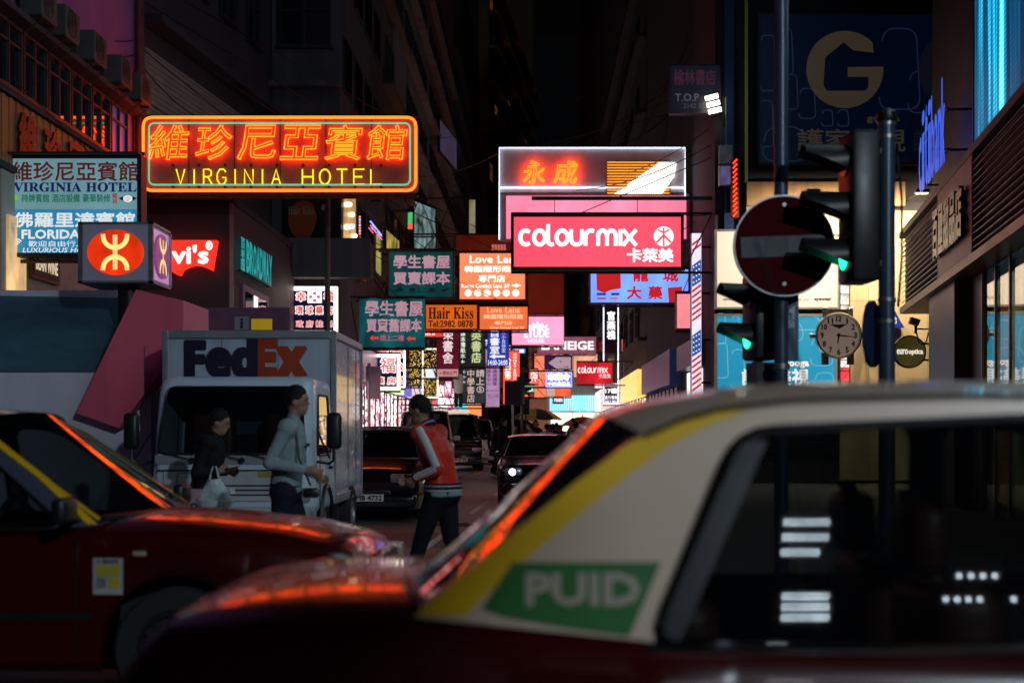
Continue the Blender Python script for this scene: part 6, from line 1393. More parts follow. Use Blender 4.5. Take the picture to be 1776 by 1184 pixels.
    # green sticker on the rear pillar, its white lettering
    for s in (-1, 1):
        st = [(-1.43, 1.10), (-1.085, 1.10), (-1.16, .935), (-1.30, .952), (-1.44, .975), (-1.50, .995)]
        MB().poly(st, fn=lambda a, b: (a, s * (gy(a, b) + .004), b)).build('green_sticker', mat('sticker_green', (.008, .13, .012), .4, var=.12), r)
        o = lettering('PUID', (-1.40, 1.005, -1.135, 1.072), mat('sticker_white', (.40, .34, .26), .5), r, 'sans', .004, y=0)
        for v in o.data.vertices: q = v.co.copy(); xx = q.x if s < 0 else -2.535 - q.x; v.co = Vector((xx, s * (gy(xx, q.z) + .0065 - q.y), q.z))
        # licence card on the front door
        if s < 0:
            pl_ = MB().box((1.02, -.852, .60), (1.17, -.8505, .78)).build('permit_card', mat('card_white', (.38, .36, .36), .5), r)
            MB().box((1.035, -.8545, .69), (1.155, -.853, .745)).build('card_band', mat('card_yellow', (.42, .36, .03), .5), r); MB().box((1.10, -.8545, .63), (1.155, -.853, .68)).build('card_band', mat('card_yellow', (.42, .36, .03), .5), r)
            lettering('5 SEATS', (1.04, .755, 1.15, .773), pm('182030'), r, 'sans', y=-.8555); lettering('DX', (1.04, .635, 1.09, .68), pm('606870'), r, 'sans', y=-.8555)
            MB().rbox((1.22, -.862, .79), (1.29, -.845, .815), .008, 2).build('side_indicator', mat('side_lamp', (.4, .3, .25), .2), r)
    if interior:
        for y in (-.30, .42):
            q = [(-.40, y, 1.25), (-.33, y - .04, 1.05), (-.24, y - .14, .84)]; mb = MB()
            for a, b in zip(q, q[1:]): mb.add([(a[0] - .03, a[1], a[2]), (a[0] + .03, a[1], a[2]), (b[0] + .03, b[1], b[2]), (b[0] - .03, b[1], b[2])], [(0, 1, 2, 3)])
            mb.build('seat_belt', mat('belt_grey', (.30, .33, .34), .7), r)
    return r
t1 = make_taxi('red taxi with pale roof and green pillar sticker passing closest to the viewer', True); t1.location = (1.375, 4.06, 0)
t2 = make_taxi('red taxi with shade-coloured roof behind the nearest one, bonnet and windscreen showing', False, paint('taxi_roof_shaded', (.06, .07, .10), .3)); t2.location = (-3.17, 7.95, 0); t2.rotation_euler = (0, 0, R(-3))  # roof in shadow: the shade is put into its paint colour

# ---------------------------------------------------------------- other cars
BLK = paint('car_black', (.006, .006, .008), .18); SILV = paint('car_silver', (.55, .52, .53), .3, .3); VANW = paint('van_white', (.82, .74, .70), .3)
def face_details(r, S, hw, zt, lampm, zl, lw, grille, txt, low=.2):
    xf = S['L'] / 2
    for s in (-1, 1):
        y1 = hw(xf - .12) - .03; a, b = sorted((s * (y1 - lw), s * y1)); h = MB().rbox((xf - .20, a, zl), (xf + .012, b, zl + .15), .045, 3).build('headlight', mat('lamp_clear', (.45, .45, .48), .1, .5), r)
        MB().lathe([(.062, .0), (.05, .012), (0, .02)], 16, Matrix.Translation((xf + .012, s * (y1 - lw * .45), zl + .075)) @ Matrix.Rotation(R(90), 4, 'Y')).build('lamp_bulb', lampm, h)
    g = MB().rbox((xf - .03, -grille[0], grille[1]), (xf + .014, grille[0], grille[2]), .02, 2).build('grille', TRIM, r); mb = MB()
    for k in range(4): z = grille[1] + .03 + k * (grille[2] - grille[1] - .05) / 4; mb.box((xf + .015, -grille[0] + .03, z), (xf + .024, grille[0] - .03, z + .012))
    mb.build('grille_bars', CHROME, g)
    MB().rbox((xf - .12, -hw(xf - .2) + .04, low), (xf + .05, hw(xf - .2) - .04, low + .24), .06, 3).build('bumper', S['paint'], r)
    MB().box((xf + .051, -.5, low + .05), (xf + .058, .5, low + .11)).build('air_intake', TRIM, r)
    plate(r, xf + .052, low + .125, txt, 1)
    for s in (-1, 1): mirror(r, S['cabin'][1] - .12, hw(S['cabin'][1]) - .02, zt(S['cabin'][1]) + .09, s, S['paint'])
    for s in (-1, 1):
        for x in (-.55, .35): MB().rbox((x, s * hw(x) - .012, zt(x) - .16), (x + .17, s * hw(x) + .02, zt(x) - .13), .008, 1).build('door_handle', CHROME, r)
SED = dict(L=4.45, paint=BLK, wheels=(-1.30, 1.38, .32), zb=.19, cabin=(-1.3, .95), rim=SILV,
    top=[(-2.225, .70), (-2.15, .92), (-1.8, .96), (-1.4, .955), (-.5, .92), (.8, .90), (1.0, .905), (1.5, .83), (2.0, .74), (2.17, .66), (2.225, .56)],
    crown=[(-2.2, .01), (-1.6, .04), (-1.3, .02), (.8, .02), (1.0, .055), (1.9, .05), (2.225, .01)], plan=[(-2.225, .72), (-2.0, .82), (-1.2, .89), (1.2, .89), (1.9, .84), (2.15, .74), (2.225, .66)],
    gh=dict(zref=.91, k=.36, r=.06, crown=.05, glass=GLASSK, glass_f=GLASSK, out=[(-1.62, .955), (-1.2, 1.17), (-.85, 1.30), (-.5, 1.335), (-.1, 1.335), (.2, 1.30), (.6, 1.12), (1.0, .90), (.3, .905), (-.8, .93)],
        wins=[[(-1.15, .97), (-.75, 1.26), (-.26, 1.29), (-.24, .94)], [(-.16, .94), (-.18, 1.29), (.12, 1.265), (.78, .94)]], rwb=(-1.55, .97), rwt=(-.8, 1.315), wst=(.22, 1.295), wsb=(.98, .92), rail=[(-.8, 1.31), (-.5, 1.335), (-.1, 1.335), (.22, 1.298)]))
ON = em((1, .97, .95), 14, True, 0)
r, hw, zt, gy = car('black_sedan', 'black sedan with lit headlight approaching behind the nearest taxi', 'car', SED)
face_details(r, SED, hw, zt, ON, .58, .34, (.30, .50, .66), 'RB 318'); r.location = (.12, 27.2 + 2.0, 0); r.rotation_euler = (0, 0, R(-90))
HAT = dict(SED); HAT.update(L=4.35, cabin=(-1.7, 1.15), top=[(-2.175, .80), (-2.1, 1.0), (-1.8, 1.02), (-1.0, .98), (.6, .95), (1.15, .96), (1.6, .87), (1.95, .78), (2.12, .70), (2.175, .58)],
    crown=[(-2.1, .01), (.9, .02), (1.2, .06), (1.9, .05), (2.175, .01)], plan=[(-2.175, .72), (-1.9, .84), (-1.0, .875), (1.2, .872), (1.8, .83), (2.08, .75), (2.175, .66)], wheels=(-1.3, 1.36, .31),
    gh=dict(zref=.96, k=.30, r=.06, crown=.055, glass=GLASSK, glass_f=GLASSK, out=[(-2.0, 1.02), (-1.75, 1.28), (-1.4, 1.41), (-.6, 1.46), (0, 1.46), (.35, 1.39), (.8, 1.17), (1.2, .965), (.3, .95), (-1.0, .98)],
        wins=[[(-1.6, 1.04), (-1.3, 1.34), (-.42, 1.39), (-.4, 1.0)], [(-.3, .99), (-.32, 1.40), (.22, 1.36), (.9, 1.01)]], rwb=(-1.98, 1.05), rwt=(-1.5, 1.38), wst=(.36, 1.385), wsb=(1.19, .975), rail=[(-1.5, 1.39), (-.6, 1.46), (0, 1.46), (.38, 1.385)]))
OFF = mat('bulb_off', (.5, .5, .5), .1, .5)
r, hw, zt, gy = car('black_hatchback', 'black hatchback with number plate 4732 standing beside the truck', 'car', HAT)
face_details(r, HAT, hw, zt, OFF, .60, .40, (.34, .40, .5), 'MB 4732'); r.location = (-2.62, 22.4 + 2.1, 0); r.rotation_euler = (0, 0, R(-90))
for k, (x, y, lab) in enumerate(((-3.0, 31.6, 'dark car roof right behind the black hatchback'), (-3.3, 36.4, 'second dark car queueing behind the black hatchback'))):
    c = copy_tree(r); c.location = (x, y, 0); c['label'] = lab; c['group'] = 'dark cars queueing in the street'
# vans
VAN = dict(L=4.85, paint=VANW, wheels=(-1.5, 1.55, .33), zb=.22, cabin=(-2.3, 1.85), tw=.2,
    top=[(-2.425, 1.05), (-2.38, 1.12), (-1, 1.10), (1.2, 1.08), (1.75, 1.10), (1.95, 1.08), (2.2, .98), (2.35, .85), (2.425, .62)], crown=[(-2.4, .0), (1.7, .02), (1.95, .05), (2.3, .05), (2.425, .01)],
    plan=[(-2.425, .80), (-2.3, .845), (1.6, .85), (2.1, .82), (2.35, .74), (2.425, .66)],
    gh=dict(zref=1.09, k=.15, r=.07, crown=.05, glass=GLASSK, glass_f=GLASSK, out=[(-2.40, 1.11), (-2.33, 1.7), (-2.2, 1.92), (-1, 1.96), (.5, 1.96), (1.05, 1.92), (1.5, 1.6), (1.98, 1.09), (1, 1.08)],
        wins=[[(-2.15, 1.2), (-2.1, 1.72), (-.95, 1.76), (-.95, 1.18)], [(-.85, 1.18), (-.85, 1.76), (.25, 1.78), (.25, 1.17)], [(.38, 1.17), (.38, 1.78), (.95, 1.74), (1.62, 1.2)]], rwb=(-2.40, 1.15), rwt=(-2.22, 1.9), wst=(1.06, 1.915), wsb=(1.97, 1.11), rail=[(-2.2, 1.92), (-1, 1.96), (.5, 1.96), (1.06, 1.917)]), seats=((.6, -.4), (.6, .4)))
r, hw, zt, gy = car('white_van', 'white minivan waiting behind the man in red jacket', 'van', VAN); face_details(r, VAN, hw, zt, OFF, .62, .30, (.34, .62, .72), 'TL 902'); r.location = (-3.45, 42 + 2.4, 0); r.rotation_euler = (0, 0, R(-86)); r.scale = (1.03, 1.03, 1.05)
VB = dict(VAN); VB['paint'] = paint('van_black', (.010, .010, .013), .2); VB['rim'] = mat('rim_bright', (.6, .55, .52), .3, .7)
r, hw, zt, gy = car('black_van', 'black minivan with bright wheel rims behind the white van', 'van', VB); face_details(r, VB, hw, zt, OFF, .66, .32, (.42, .58, .74), 'PW 55'); r.location = (-3.0, 52 + 2.2, 0); r.rotation_euler = (0, 0, R(-84)); r.scale = (1.03, 1.03, 1.06)
MB().rbox((-.3, -.45, 2.02), (-.1, .45, 2.13), .02, 1).build('roof_sign', em('e8d8c0', .6, True, 0), r)
VS = dict(VAN); VS['paint'] = SILV
r, hw, zt, gy = car('silver_van', 'silver van parked behind the black van', 'van', VS); face_details(r, VS, hw, zt, OFF, .62, .30, (.34, .62, .72), 'NS 77'); r.location = (-2.75, 62 + 2.2, 0); r.rotation_euler = (0, 0, R(-86))

# ---------------------------------------------------------------- delivery truck
TRW = paint('truck_white', (.60, .68, .80), .32); BOXW = mat('box_alu', (.50, .56, .68), .38, .15, var=.22, scale=2.2, streak=True); NVY = mat('logo_navy', (.012, .008, .035), .4); LORG = mat('logo_orange', (.42, .045, .008), .4)
T = thing('delivery_truck', 'white box delivery truck with navy and orange lettering facing the viewer', 'truck', (-3.31, 15.4, 0), 0)
def ring(w, z0, z1, y, r=.12, topw=None):
    tw = topw or w; return [(a, y, b) for a, b in rpoly([(-w / 2, z0), (w / 2, z0), (tw / 2, z1), (-tw / 2, z1)], r, 4)]
def front_y(z): return .02 + max(0, z - 1.12) * .23 + max(0, z - 1.90) * .5     # the windscreen leans back
cabw = 1.86
secs = []
for i, d in enumerate((0, .05, .16, .4, .8, 1.2, 1.5)):
    sh = (.10, .04, .012, 0, 0, 0, .0)[i]
    q = ring(cabw - sh * 2, .50 + sh * .5, 2.03 - sh * .6, 0, .13, cabw - .16 - sh * 2)
    secs.append([(x, d + front_y(z) * (1 - min(1, d / 1.5)), z) for x, y, z in q])
wsc = rpoly([(-.80, 1.17), (.80, 1.17), (.735, 1.90), (-.735, 1.90)], .10, 5)
mb = MB(); mb.loft(secs, True, False); mb.poly([(x, z) for x, y, z in secs[0]], [wsc], lambda a, b: (a, front_y(b), b)); mb.add(secs[-1], [tuple(range(len(secs[-1])))])
mb.build('cab', TRW, T, 40)
MB().add([(x * .97, y - .03, z * .985) for x, y, z in secs[-1]], [tuple(range(len(secs[-1])))]).build('cab_back_lining', CABIN, T)
MB().rbox((-.80, .35, .60), (.80, .75, 1.16), .04, 2).build('dashboard', CABIN, T)
for s in (-.42, .42): MB().rbox((s - .24, 1.0, .7), (s + .24, 1.2, 1.62), .06, 3).build('cab_seat', SEATM, T)
MB().poly(wsc, fn=lambda a, b: (a, front_y(b) - .004, b)).build('windscreen', glassmat('truck_glass', (.003, .004, .006), .55), T)
MB().tube([(a, front_y(b) - .006, b) for a, b in wsc], .014, 5, True).build('windscreen_seal', TRIM, T)
MB().box((-.40, 1.44, 1.38), (.45, 1.455, 1.84)).build('reflection_pane', mat('reflection_blue', (.10, .16, .22), .15), T)  # blue tint stands in for the reflection in the windscreen
mb = MB(); mb.box((-.82, -.012 + front_y(1.14), 1.06), (.82, front_y(1.14) + .004, 1.155)); mb.build('wiper_panel', mat('truck_grey', (.30, .31, .34), .4), T)
for x in (-.42, .12, .45):
    MB().lathe([(.035, .02), (.03, .05), (0, .05)], 12, Matrix.Translation((x, front_y(1.1), 1.10)) @ Matrix.Rotation(R(90), 4, 'X')).build('wiper_pivot', TRIM, T); MB().cyl((x, -.05, 1.11), (x - .38, .0, 1.20), .008, n=5).build('wiper_arm', TRIM, T)
MB().box((-.80, -.012, .985), (.80, .005, 1.0)).build('front_seam', TRIM, T)
MB().box((-.72, -.008, .66), (.72, .006, .98)).build('grille_panel', mat('truck_panel', (.50, .51, .54), .4), T)
mb = MB()
for k in range(3): mb.box((-.55, -.014, .72 + k * .05), (.55, -.0085, .735 + k * .05))
mb.build('grille_slots', TRIM, T)
MB().box((.30, -.018, .92), (.48, -.0125, .975)).build('cab_badge', mat('badge_gold', (.4, .3, .08), .4), T)
MB().box((-.28, -.016, .735), (.05, -.0145, .80)).build('number_plate', mat('plate_e8e4dc', 'e8e4dc', .5, var=.06), T)
MB().rbox((-.92, -.10, .34), (.92, .12, .60), .05, 3).build('bumper', mat('truck_bumper', (.42, .43, .46), .45), T)
for s in (-1, 1):
    a, b = sorted((s * .60, s * .86)); h = MB().rbox((a, -.03, .64), (b, .06, .80), .03, 2).build('headlight', mat('lamp_clear', (.45, .45, .48), .1, .5), T)
    a, b = sorted((s * .62, s * .80)); MB().rbox((a, -.115, .42), (b, -.095, .50), .01, 1).build('fog_lamp', mat('lamp_glass', (.55, .50, .46), .12, .2), T)
    # side window, mirror, door handle
    sw = rpoly([(.30, 1.15), (1.25, 1.15), (1.22, 1.82), (.52, 1.82)], .07, 4)
    MB().poly(sw, fn=lambda a, b: (s * (cabw / 2 + .006 - (b - .5) / 1.53 * .08), a, b)).build('side_window', GLASSK, T); MB().tube([(s * (cabw / 2 + .006 - (b - .5) / 1.53 * .08), a, b) for a, b in sw], .015, 5, True).build('window_seal', TRIM, T)
    a, b = sorted((s * 1.02, s * 1.19)); mi = MB().rbox((a, .06, 1.22), (b, .16, 1.62), .05, 3).build('wing_mirror', TRIM, T); MB().box((a + .02, .162, 1.26), (b - .02, .166, 1.58)).build('mirror_glass', CHROME, mi)
    MB().tube([(s * .90, .28, 1.08), (s * 1.05, .12, 1.06), (s * 1.10, .11, 1.10), (s * 1.10, .11, 1.25)], .016, 6).build('mirror_arm', TRIM, T); MB().tube([(s * .90, .26, 1.45), (s * .99, .14, 1.25), (s * 1.06, .11, 1.12)], .012, 6).build('mirror_stay', TRIM, T)
    MB().rbox((s * .93 - .015, 1.05, .98), (s * .93 + .015, 1.2, 1.02), .008, 1).build('door_handle', TRIM, T)
    MB().box((s * .925 - .004, .28, .55), (s * .925 + .006, .29, 1.15)).build('door_seam', TRIM, T)
    for y in (.75, 3.25): wheel(T, 0, 0, .36, .22, GALV).matrix_local = Matrix.Translation((s * .80, y, 0)) @ Matrix.Rotation(R(90), 4, 'Z') @ Matrix.Translation((0, 0, 0)) if False else Matrix.Translation((s * .80, y, 0)) @ Matrix.Rotation(R(-90 * s if s > 0 else 90), 4, 'Z')
    MB().tube([(s * .93, .75 + .44 * math.cos(R(a)), .36 + .44 * math.sin(R(a))) for a in range(0, 181, 15)], .03, 6).build('wheel_arch', TRIM, T)
# box body with corner posts, logo, side door and rails
bx0, bx1, by0, by1, bz0, bz1 = -1.15, .87, 1.72, 4.30, .56, 2.60
B_ = MB().box((bx0, by0, bz0), (bx1, by1, bz1)).build('cargo_box', BOXW, T)
mb = MB()
for x in (bx0, bx1):
    for y in (by0, by1): mb.rbox((x - .035, y - .035, bz0 - .02), (x + .035, y + .035, bz1 + .03), .012, 1)
for y in (by0, by1): mb.rbox((bx0 + .036, y - .034, bz1 - .07), (bx1 - .036, y + .034, bz1 + .029), .012, 1); mb.rbox((bx0 + .036, y - .034, bz0 - .019), (bx1 - .036, y + .034, bz0 + .09), .012, 1)
for x in (bx0, bx1): mb.rbox((x - .034, by0 + .036, bz1 - .07), (x + .034, by1 - .036, bz1 + .028), .012, 1); mb.rbox((x - .034, by0 + .036, bz0 - .018), (x + .034, by1 - .036, bz0 + .10), .012, 1)
mb.build('box_rails', mat('rail_alu', (.45, .47, .52), .3, .6), B_)
s = F / 17.12; U = lambda px: (px - VX) / s + 3.31
V = lambda py: CH + (750 - py) / s
lettering('Fed', (U(323), V(651), U(443), V(590)), NVY, B_, 'msans', .030, y=by0 - .006); lettering('Ex', (U(443), V(651), U(529), V(590)), LORG, B_, 'msans', .030, y=by0 - .006)
SD = MB().box((bx1 + .001, by0 + .12, bz0 + .14), (bx1 + .014, by1 - .15, bz1 - .1)).build('side_panel', mat('side_alu', (.52, .60, .72), .26, .25, var=.1, scale=2, coat=.6), B_)
mb = MB(); mb.box((bx1 + .015, by0 + 1.2, bz0 + .14), (bx1 + .02, by0 + 1.215, bz1 - .1)); mb.box((bx1 + .015, by0 + 2.0, bz0 + .14), (bx1 + .02, by0 + 2.015, bz1 - .1)); mb.build('panel_seams', TRIM, B_)
MB().box((bx1 + .036, by0 - .01, 1.36), (bx1 + .06, by0 + .06, 1.46)).build('box_latch', CHROME, B_)
for x_ in (-.48, .20): MB().box((x_, by0 - .004, bz0 + .1), (x_ + .006, by0 - .0005, bz1 - .08)).build('panel_seam', TRIM, B_)
for k_ in range(24): MB().lathe([(.007, .004), (.004, .007), (0, .007)], 6, Matrix.Translation((bx0 + .09 + k_ * .08, by0 - .034, bz1 - .02)) @ Matrix.Rotation(R(90), 4, 'X')).build('rivet', mat('rail_alu', (.45, .47, .52), .3, .6), B_)
fr = MB(); fr.box((-.42, .4, .44), (-.30, 4.2, .54)); fr.box((.30, .4, .44), (.42, 4.2, .54)); fr.box((-.85, .72, .33), (.85, .80, .40)); fr.box((-.85, 3.2, .33), (.85, 3.3, .40)); fr.build('chassis', TRIM, T)
for s_ in (-1, 1): MB().box((s_ * .86 - .02, 2.0, .14), (s_ * .86 + .02, 2.04, .54)).build('mud_flap', TRIM, T)
# ================================================================ people
SKIN = mat('skin', (.36, .19, .13), .5, var=.1, scale=9); HAIR = mat('hair_black', (.008, .007, .008), .6, spec=.25, var=.3, scale=40, bump=.6, bscale=90)
def cloth_m(key, c, rough=.8, sheen=.0): return mat(key, c, rough, spec=.2, var=.18, scale=5, bump=.9, bscale=11, sheen=sheen)
def fuse(mb, voxel, smooth=4):
    """melt overlapping shapes into one continuous skin"""
    me = mb.mesh('tmp', None); o = bpy.data.objects.new('tmp', me); COL.objects.link(o)
    m = o.modifiers.new('r', 'REMESH'); m.mode = 'VOXEL'; m.voxel_size = voxel
    m2 = o.modifiers.new('s', 'SMOOTH'); m2.factor = .5; m2.iterations = smooth
    dg = bpy.context.evaluated_depsgraph_get(); dg.update()
    out = bpy.data.meshes.new_from_object(o.evaluated_get(dg)); bpy.data.objects.remove(o); bpy.data.meshes.remove(me); return out
def human(name, label, J, mats, voxel=.010, hair=True, grip=(0., 0.), bulk=1.0, group=None, eyes=True, hairlen=0., fingers=True):
    """J: joints of a figure facing +X, left side +Y. mats: skin, top, sleeve, legs, shoes"""
    r = thing(name, label, 'person', group=group); mb = MB(); seg = []
    ids = {'skin': 0, 'top': 1, 'sleeve': 2, 'legs': 3, 'shoes': 4}
    def cap(a, b, ra, rb, mt):
        a, b = Vector(a), Vector(b); mb.cyl(a, b, ra, rb, 12); mb.ball(a, ra); mb.ball(b, rb); seg.append((a, b, ra, rb, ids[mt]))
    V_ = lambda k: Vector(J[k])
    pel, che, nek, hed = V_('pelvis'), V_('chest'), V_('neck'), V_('head')
    sp = [(pel + Vector((0, 0, -.10)), .115, .155), (pel, .125, .170), (pel.lerp(che, .35), .120, .160), (pel.lerp(che, .7), .130, .172), (che, .135, .185), (che.lerp(nek, .45), .118, .175), (che.lerp(nek, .78), .085, .115), (nek, .060, .065)]
    rings = []
    for c, rx, ry in sp: rings.append([(c.x + bulk * rx * math.cos(a), c.y + bulk * ry * math.sin(a) , c.z) for a in [2 * math.pi * k / 20 for k in range(20)]])
    mb.loft(rings, True, True)
    for (a, ra, rb), (b, rc, rd) in zip(sp, sp[1:]): seg.append((a, b, (ra + rb) / 2 * bulk, (rc + rd) / 2 * bulk, 3 if b.z <= pel.z + .02 else 1))
    cap(nek - Vector((0, 0, .03)), hed - Vector((.005, 0, .05)), .056, .052, 'skin')
    # head: skull, jaw, nose, ears
    q = Matrix.Translation(hed) @ Matrix.Rotation(J.get('turn', 0), 4, 'Z') @ Matrix.Rotation(J.get('nod', 0), 4, 'Y')
    mb.ball((0, 0, .02), (.098, .077, .108), 16, 12, q); mb.ball((.028, 0, -.055), (.062, .056, .062), 12, 8, q); mb.ball((.058, 0, -.088), (.028, .03, .022), 8, 6, q)
    vs = [(.088, .0, .03), (.09, .016, -.022), (.118, 0, -.022), (.09, -.016, -.022), (.088, 0, -.034)]; mb.add(vs, [(0, 1, 2), (0, 2, 3), (1, 4, 2), (2, 4, 3), (0, 3, 4, 1)], True, q)
    mb.ball((.088, 0, -.052), (.014, .024, .010), 8, 6, q); mb.ball((.082, 0, .034), (.018, .05, .014), 8, 6, q)
    for s in (-1, 1): mb.ball((-.005, s * .078, -.005), (.020, .010, .032), 8, 6, q)
    seg.append((q @ Vector((0, 0, .03)), q @ Vector((.03, 0, -.06)), .10, .07, 0))
    for sd, s in (('L', 1), ('R', -1)):
        sh, el, wr = V_('sho' + sd), V_('elb' + sd), V_('wri' + sd); sl = J.get('short', False)
        cap(che.lerp(nek, .5) + Vector((0, s * .09, 0)), sh, .085 * bulk, .078 * bulk, 'top')
        cap(sh, el, .060 * bulk, .047 * bulk, 'sleeve'); mid = el.lerp(wr, .92); cap(el, mid, .050 * bulk, .038 * bulk, 'skin' if sl else 'sleeve'); cap(mid, wr, .027, .026, 'skin')
        d = (V_('han' + sd) - wr).normalized(); up = Vector((0, s, 0)); up = (up - d * up.dot(d)).normalized(); sidev = d.cross(up).normalized()
        pc = wr + d * .05; cap(wr, wr + d * .075, .027, .034, 'skin')
        if fingers:
            g = grip[0 if sd == 'L' else 1]
            for k in range(4):
                base = wr + d * .085 + sidev * (k - 1.5) * .019; ln = (.062, .072, .068, .052)[k]; b1 = base + (d * math.cos(g * .7) - up * math.sin(g * .7)) * ln * .5; b2 = b1 + (d * math.cos(g * 1.6) - up * math.sin(g * 1.6)) * ln * .55
                cap(base, b1, .0098, .0092, 'skin'); cap(b1, b2, .0092, .0078, 'skin')
            th = wr + d * .035 - sidev * .028; t1_ = th + (d * .8 - sidev * .55 - up * .3).normalized() * .04; cap(th, t1_, .0125, .0105, 'skin'); cap(t1_, t1_ + (d * .95 - sidev * .1 - up * .3).normalized() * .03, .0105, .0088, 'skin')
        hp, kn, an = V_('hip' + sd), V_('kne' + sd), V_('ank' + sd); toe = V_('toe' + sd)
        cap(pel + Vector((0, s * .06, -.04)), hp, .125 * bulk, .102 * bulk, 'legs'); cap(hp, kn, .098 * bulk, .066 * bulk, 'legs'); cap(kn, an + Vector((0, 0, .02)), .066 * bulk, .052, 'legs')
        hl = an + (an - toe).normalized() * .03; cap(Vector((hl.x, hl.y, an.z - .035)), an.lerp(toe, .5) - Vector((0, 0, .0)), .042, .044, 'shoes'); cap(an.lerp(toe, .5), toe, .044, .034, 'shoes')
    me = fuse(mb, voxel)
    for k in ('skin', 'top', 'sleeve', 'legs', 'shoes'): me.materials.append(mats[k])
    cs = np.empty(len(me.polygons) * 3); me.polygons.foreach_get('center', cs); cs = cs.reshape(-1, 3); best = np.full(len(cs), 1e9); idx = np.zeros(len(cs), int)
    for a, b, ra, rb, mi in seg:
        A_, ab = np.array(a), np.array(b - a); l2 = max(float(ab @ ab), 1e-9); t = np.clip((cs - A_) @ ab / l2, 0, 1)
        d = np.linalg.norm(cs - (A_ + t[:, None] * ab), axis=1) - (ra + (rb - ra) * t); w_ = d < best; best[w_] = d[w_]; idx[w_] = mi
    me.polygons.foreach_set('material_index', idx); me.polygons.foreach_set('use_smooth', [True] * len(me.polygons))
    link('body', me, r)
    if hair:
        hb = MB(); n, m = 20, 10; vs = []
        for j in range(m + 1):
            t = math.pi * .5 * j / m * 1.18
            for k in range(n):
                a = 2 * math.pi * k / n; front = max(0, math.cos(a)); tt = t - front * .58 * (j / m); w = (1 + .022 * math.sin(k * 3.7 + j * 2.1)) * (1 - .16 * (j / m) ** 3)
                back = max(0, -math.cos(a)); z = .022 + .116 * math.cos(tt) * w - (back + .3 * abs(math.sin(a)) ** 3) * (.045 + hairlen) * (j / m) ** 2
                vs.append((-.008 + .114 * math.sin(tt) * math.cos(a) * w, .092 * math.sin(tt) * math.sin(a) * w, z + .006))
        hb.add(vs, [(j * n + k, (j + 1) * n + k, (j + 1) * n + (k + 1) % n, j * n + (k + 1) % n) for j in range(m) for k in range(n)], True, q)
        hb.build('hair', mats.get('hair', HAIR), r, 80)
    if eyes:
        eb = MB()
        for s in (-1, 1): eb.ball((.086, s * .031, .008), (.009, .013, .007), 8, 6, q)
        eb.build('eyes', mat('eye_dark', (.02, .015, .012), .15), r)
        bb = MB()
        for s in (-1, 1): bb.box((.088, s * .031 - .02, .027), (.094, s * .031 + .02, .033), q)
        bb.build('eyebrows', HAIR, r)
    return r
def stride(st=.28, lean=.03, h=1.72):
    k = h / 1.72
    J = dict(pelvis=(0, 0, .93), chest=(lean, 0, 1.25), neck=(lean * 1.7, 0, 1.47), head=(lean * 2.2 + .02, 0, 1.605), hipL=(0, .09, .88), hipR=(0, -.09, .88),
        kneL=(st * .55, .09, .50), ankL=(st, .085, .10), toeL=(st + .15, .095, .055), kneR=(-st * .18, -.09, .49), ankR=(-st * .95, -.085, .15), toeR=(-st * .95 + .13, -.09, .05),
        shoL=(lean * 1.35, .185, 1.395), shoR=(lean * 1.35, -.185, 1.395), elbL=(-.10, .23, 1.12), elbR=(.06, -.23, 1.12), wriL=(-.06, .24, .88), wriR=(.20, -.23, .92), hanL=(-.04, .24, .80), hanR=(.26, -.23, .85))
    return {a: (tuple(c * k for c in b) if isinstance(b, tuple) else b) for a, b in J.items()}
# man in the red and white jacket, walking to the left
J = stride(.26, .085); J.update(pelvis=(-.02, 0, .93), elbL=(-.10, .26, 1.10), wriL=(.13, .22, 1.02), hanL=(.22, .20, .98), elbR=(.16, -.23, 1.14), wriR=(.34, -.16, 1.02), hanR=(.42, -.14, .98), raglan=True, nod=R(14), head=(.20, 0, 1.585), neck=(.13, 0, 1.455), chest=(.06, 0, 1.24))
REDJ = cloth_m('jacket_red', (.62, .03, .012), .4, .1); SATN = cloth_m('jacket_sleeve', (.62, .58, .62), .35, .1); TRO = cloth_m('trousers_black', (.010, .010, .014)); SHO = mat('shoes_dark', (.015, .014, .014), .5)
p = human('person', 'man in red bomber jacket with pale sleeves walking left across the road', J, dict(skin=SKIN, top=REDJ, sleeve=REDJ, legs=TRO, shoes=SHO), voxel=.009, bulk=1.06, grip=(.5, .7))
p.location = (-.80, 12.0, 0); p.rotation_euler = (0, 0, R(158))
for pts_, rr_ in (([(.10, .235, 1.435), (.03, .245, 1.33), (-.10, .292, 1.11)], (.036, .036, .034)), ([(-.10, .292, 1.11), (.0, .275, 1.07), (.12, .245, 1.028)], (.034, .033, .028))):
    MB().tube(pts_, list(rr_), 10).build('sleeve_stripe', SATN, p)
def band(parent, z, rx, ry, cx, w, m, nm, n=28):
    mb = MB(); mb.loft([[(cx + (rx + o) * math.cos(2 * math.pi * k / n), (ry + o) * math.sin(2 * math.pi * k / n), zz) for k in range(n)] for zz, o in ((z, 0), (z + w * .15, .008), (z + w * .85, .008), (z + w, 0))], True, False); return mb.build(nm, m, parent, 80)
NAVYC = cloth_m('rib_navy', (.03, .02, .05)); WCL = cloth_m('rib_white', (.5, .46, .48))
band(p, .905, .139, .188, -.018, .02, WCL, 'shirt_hem'); band(p, .925, .142, .191, -.018, .022, NAVYC, 'jacket_hem'); band(p, .948, .143, .192, -.017, .012, WCL, 'hem_stripe'); band(p, .961, .143, .192, -.016, .018, NAVYC, 'jacket_hem')
band(p, .865, .137, .186, -.02, .04, cloth_m('undershirt_blue', (.20, .34, .40)), 'undershirt')
M_ = Matrix.Translation((.135, 0, 1.455)) @ Matrix.Rotation(R(28), 4, 'Y')
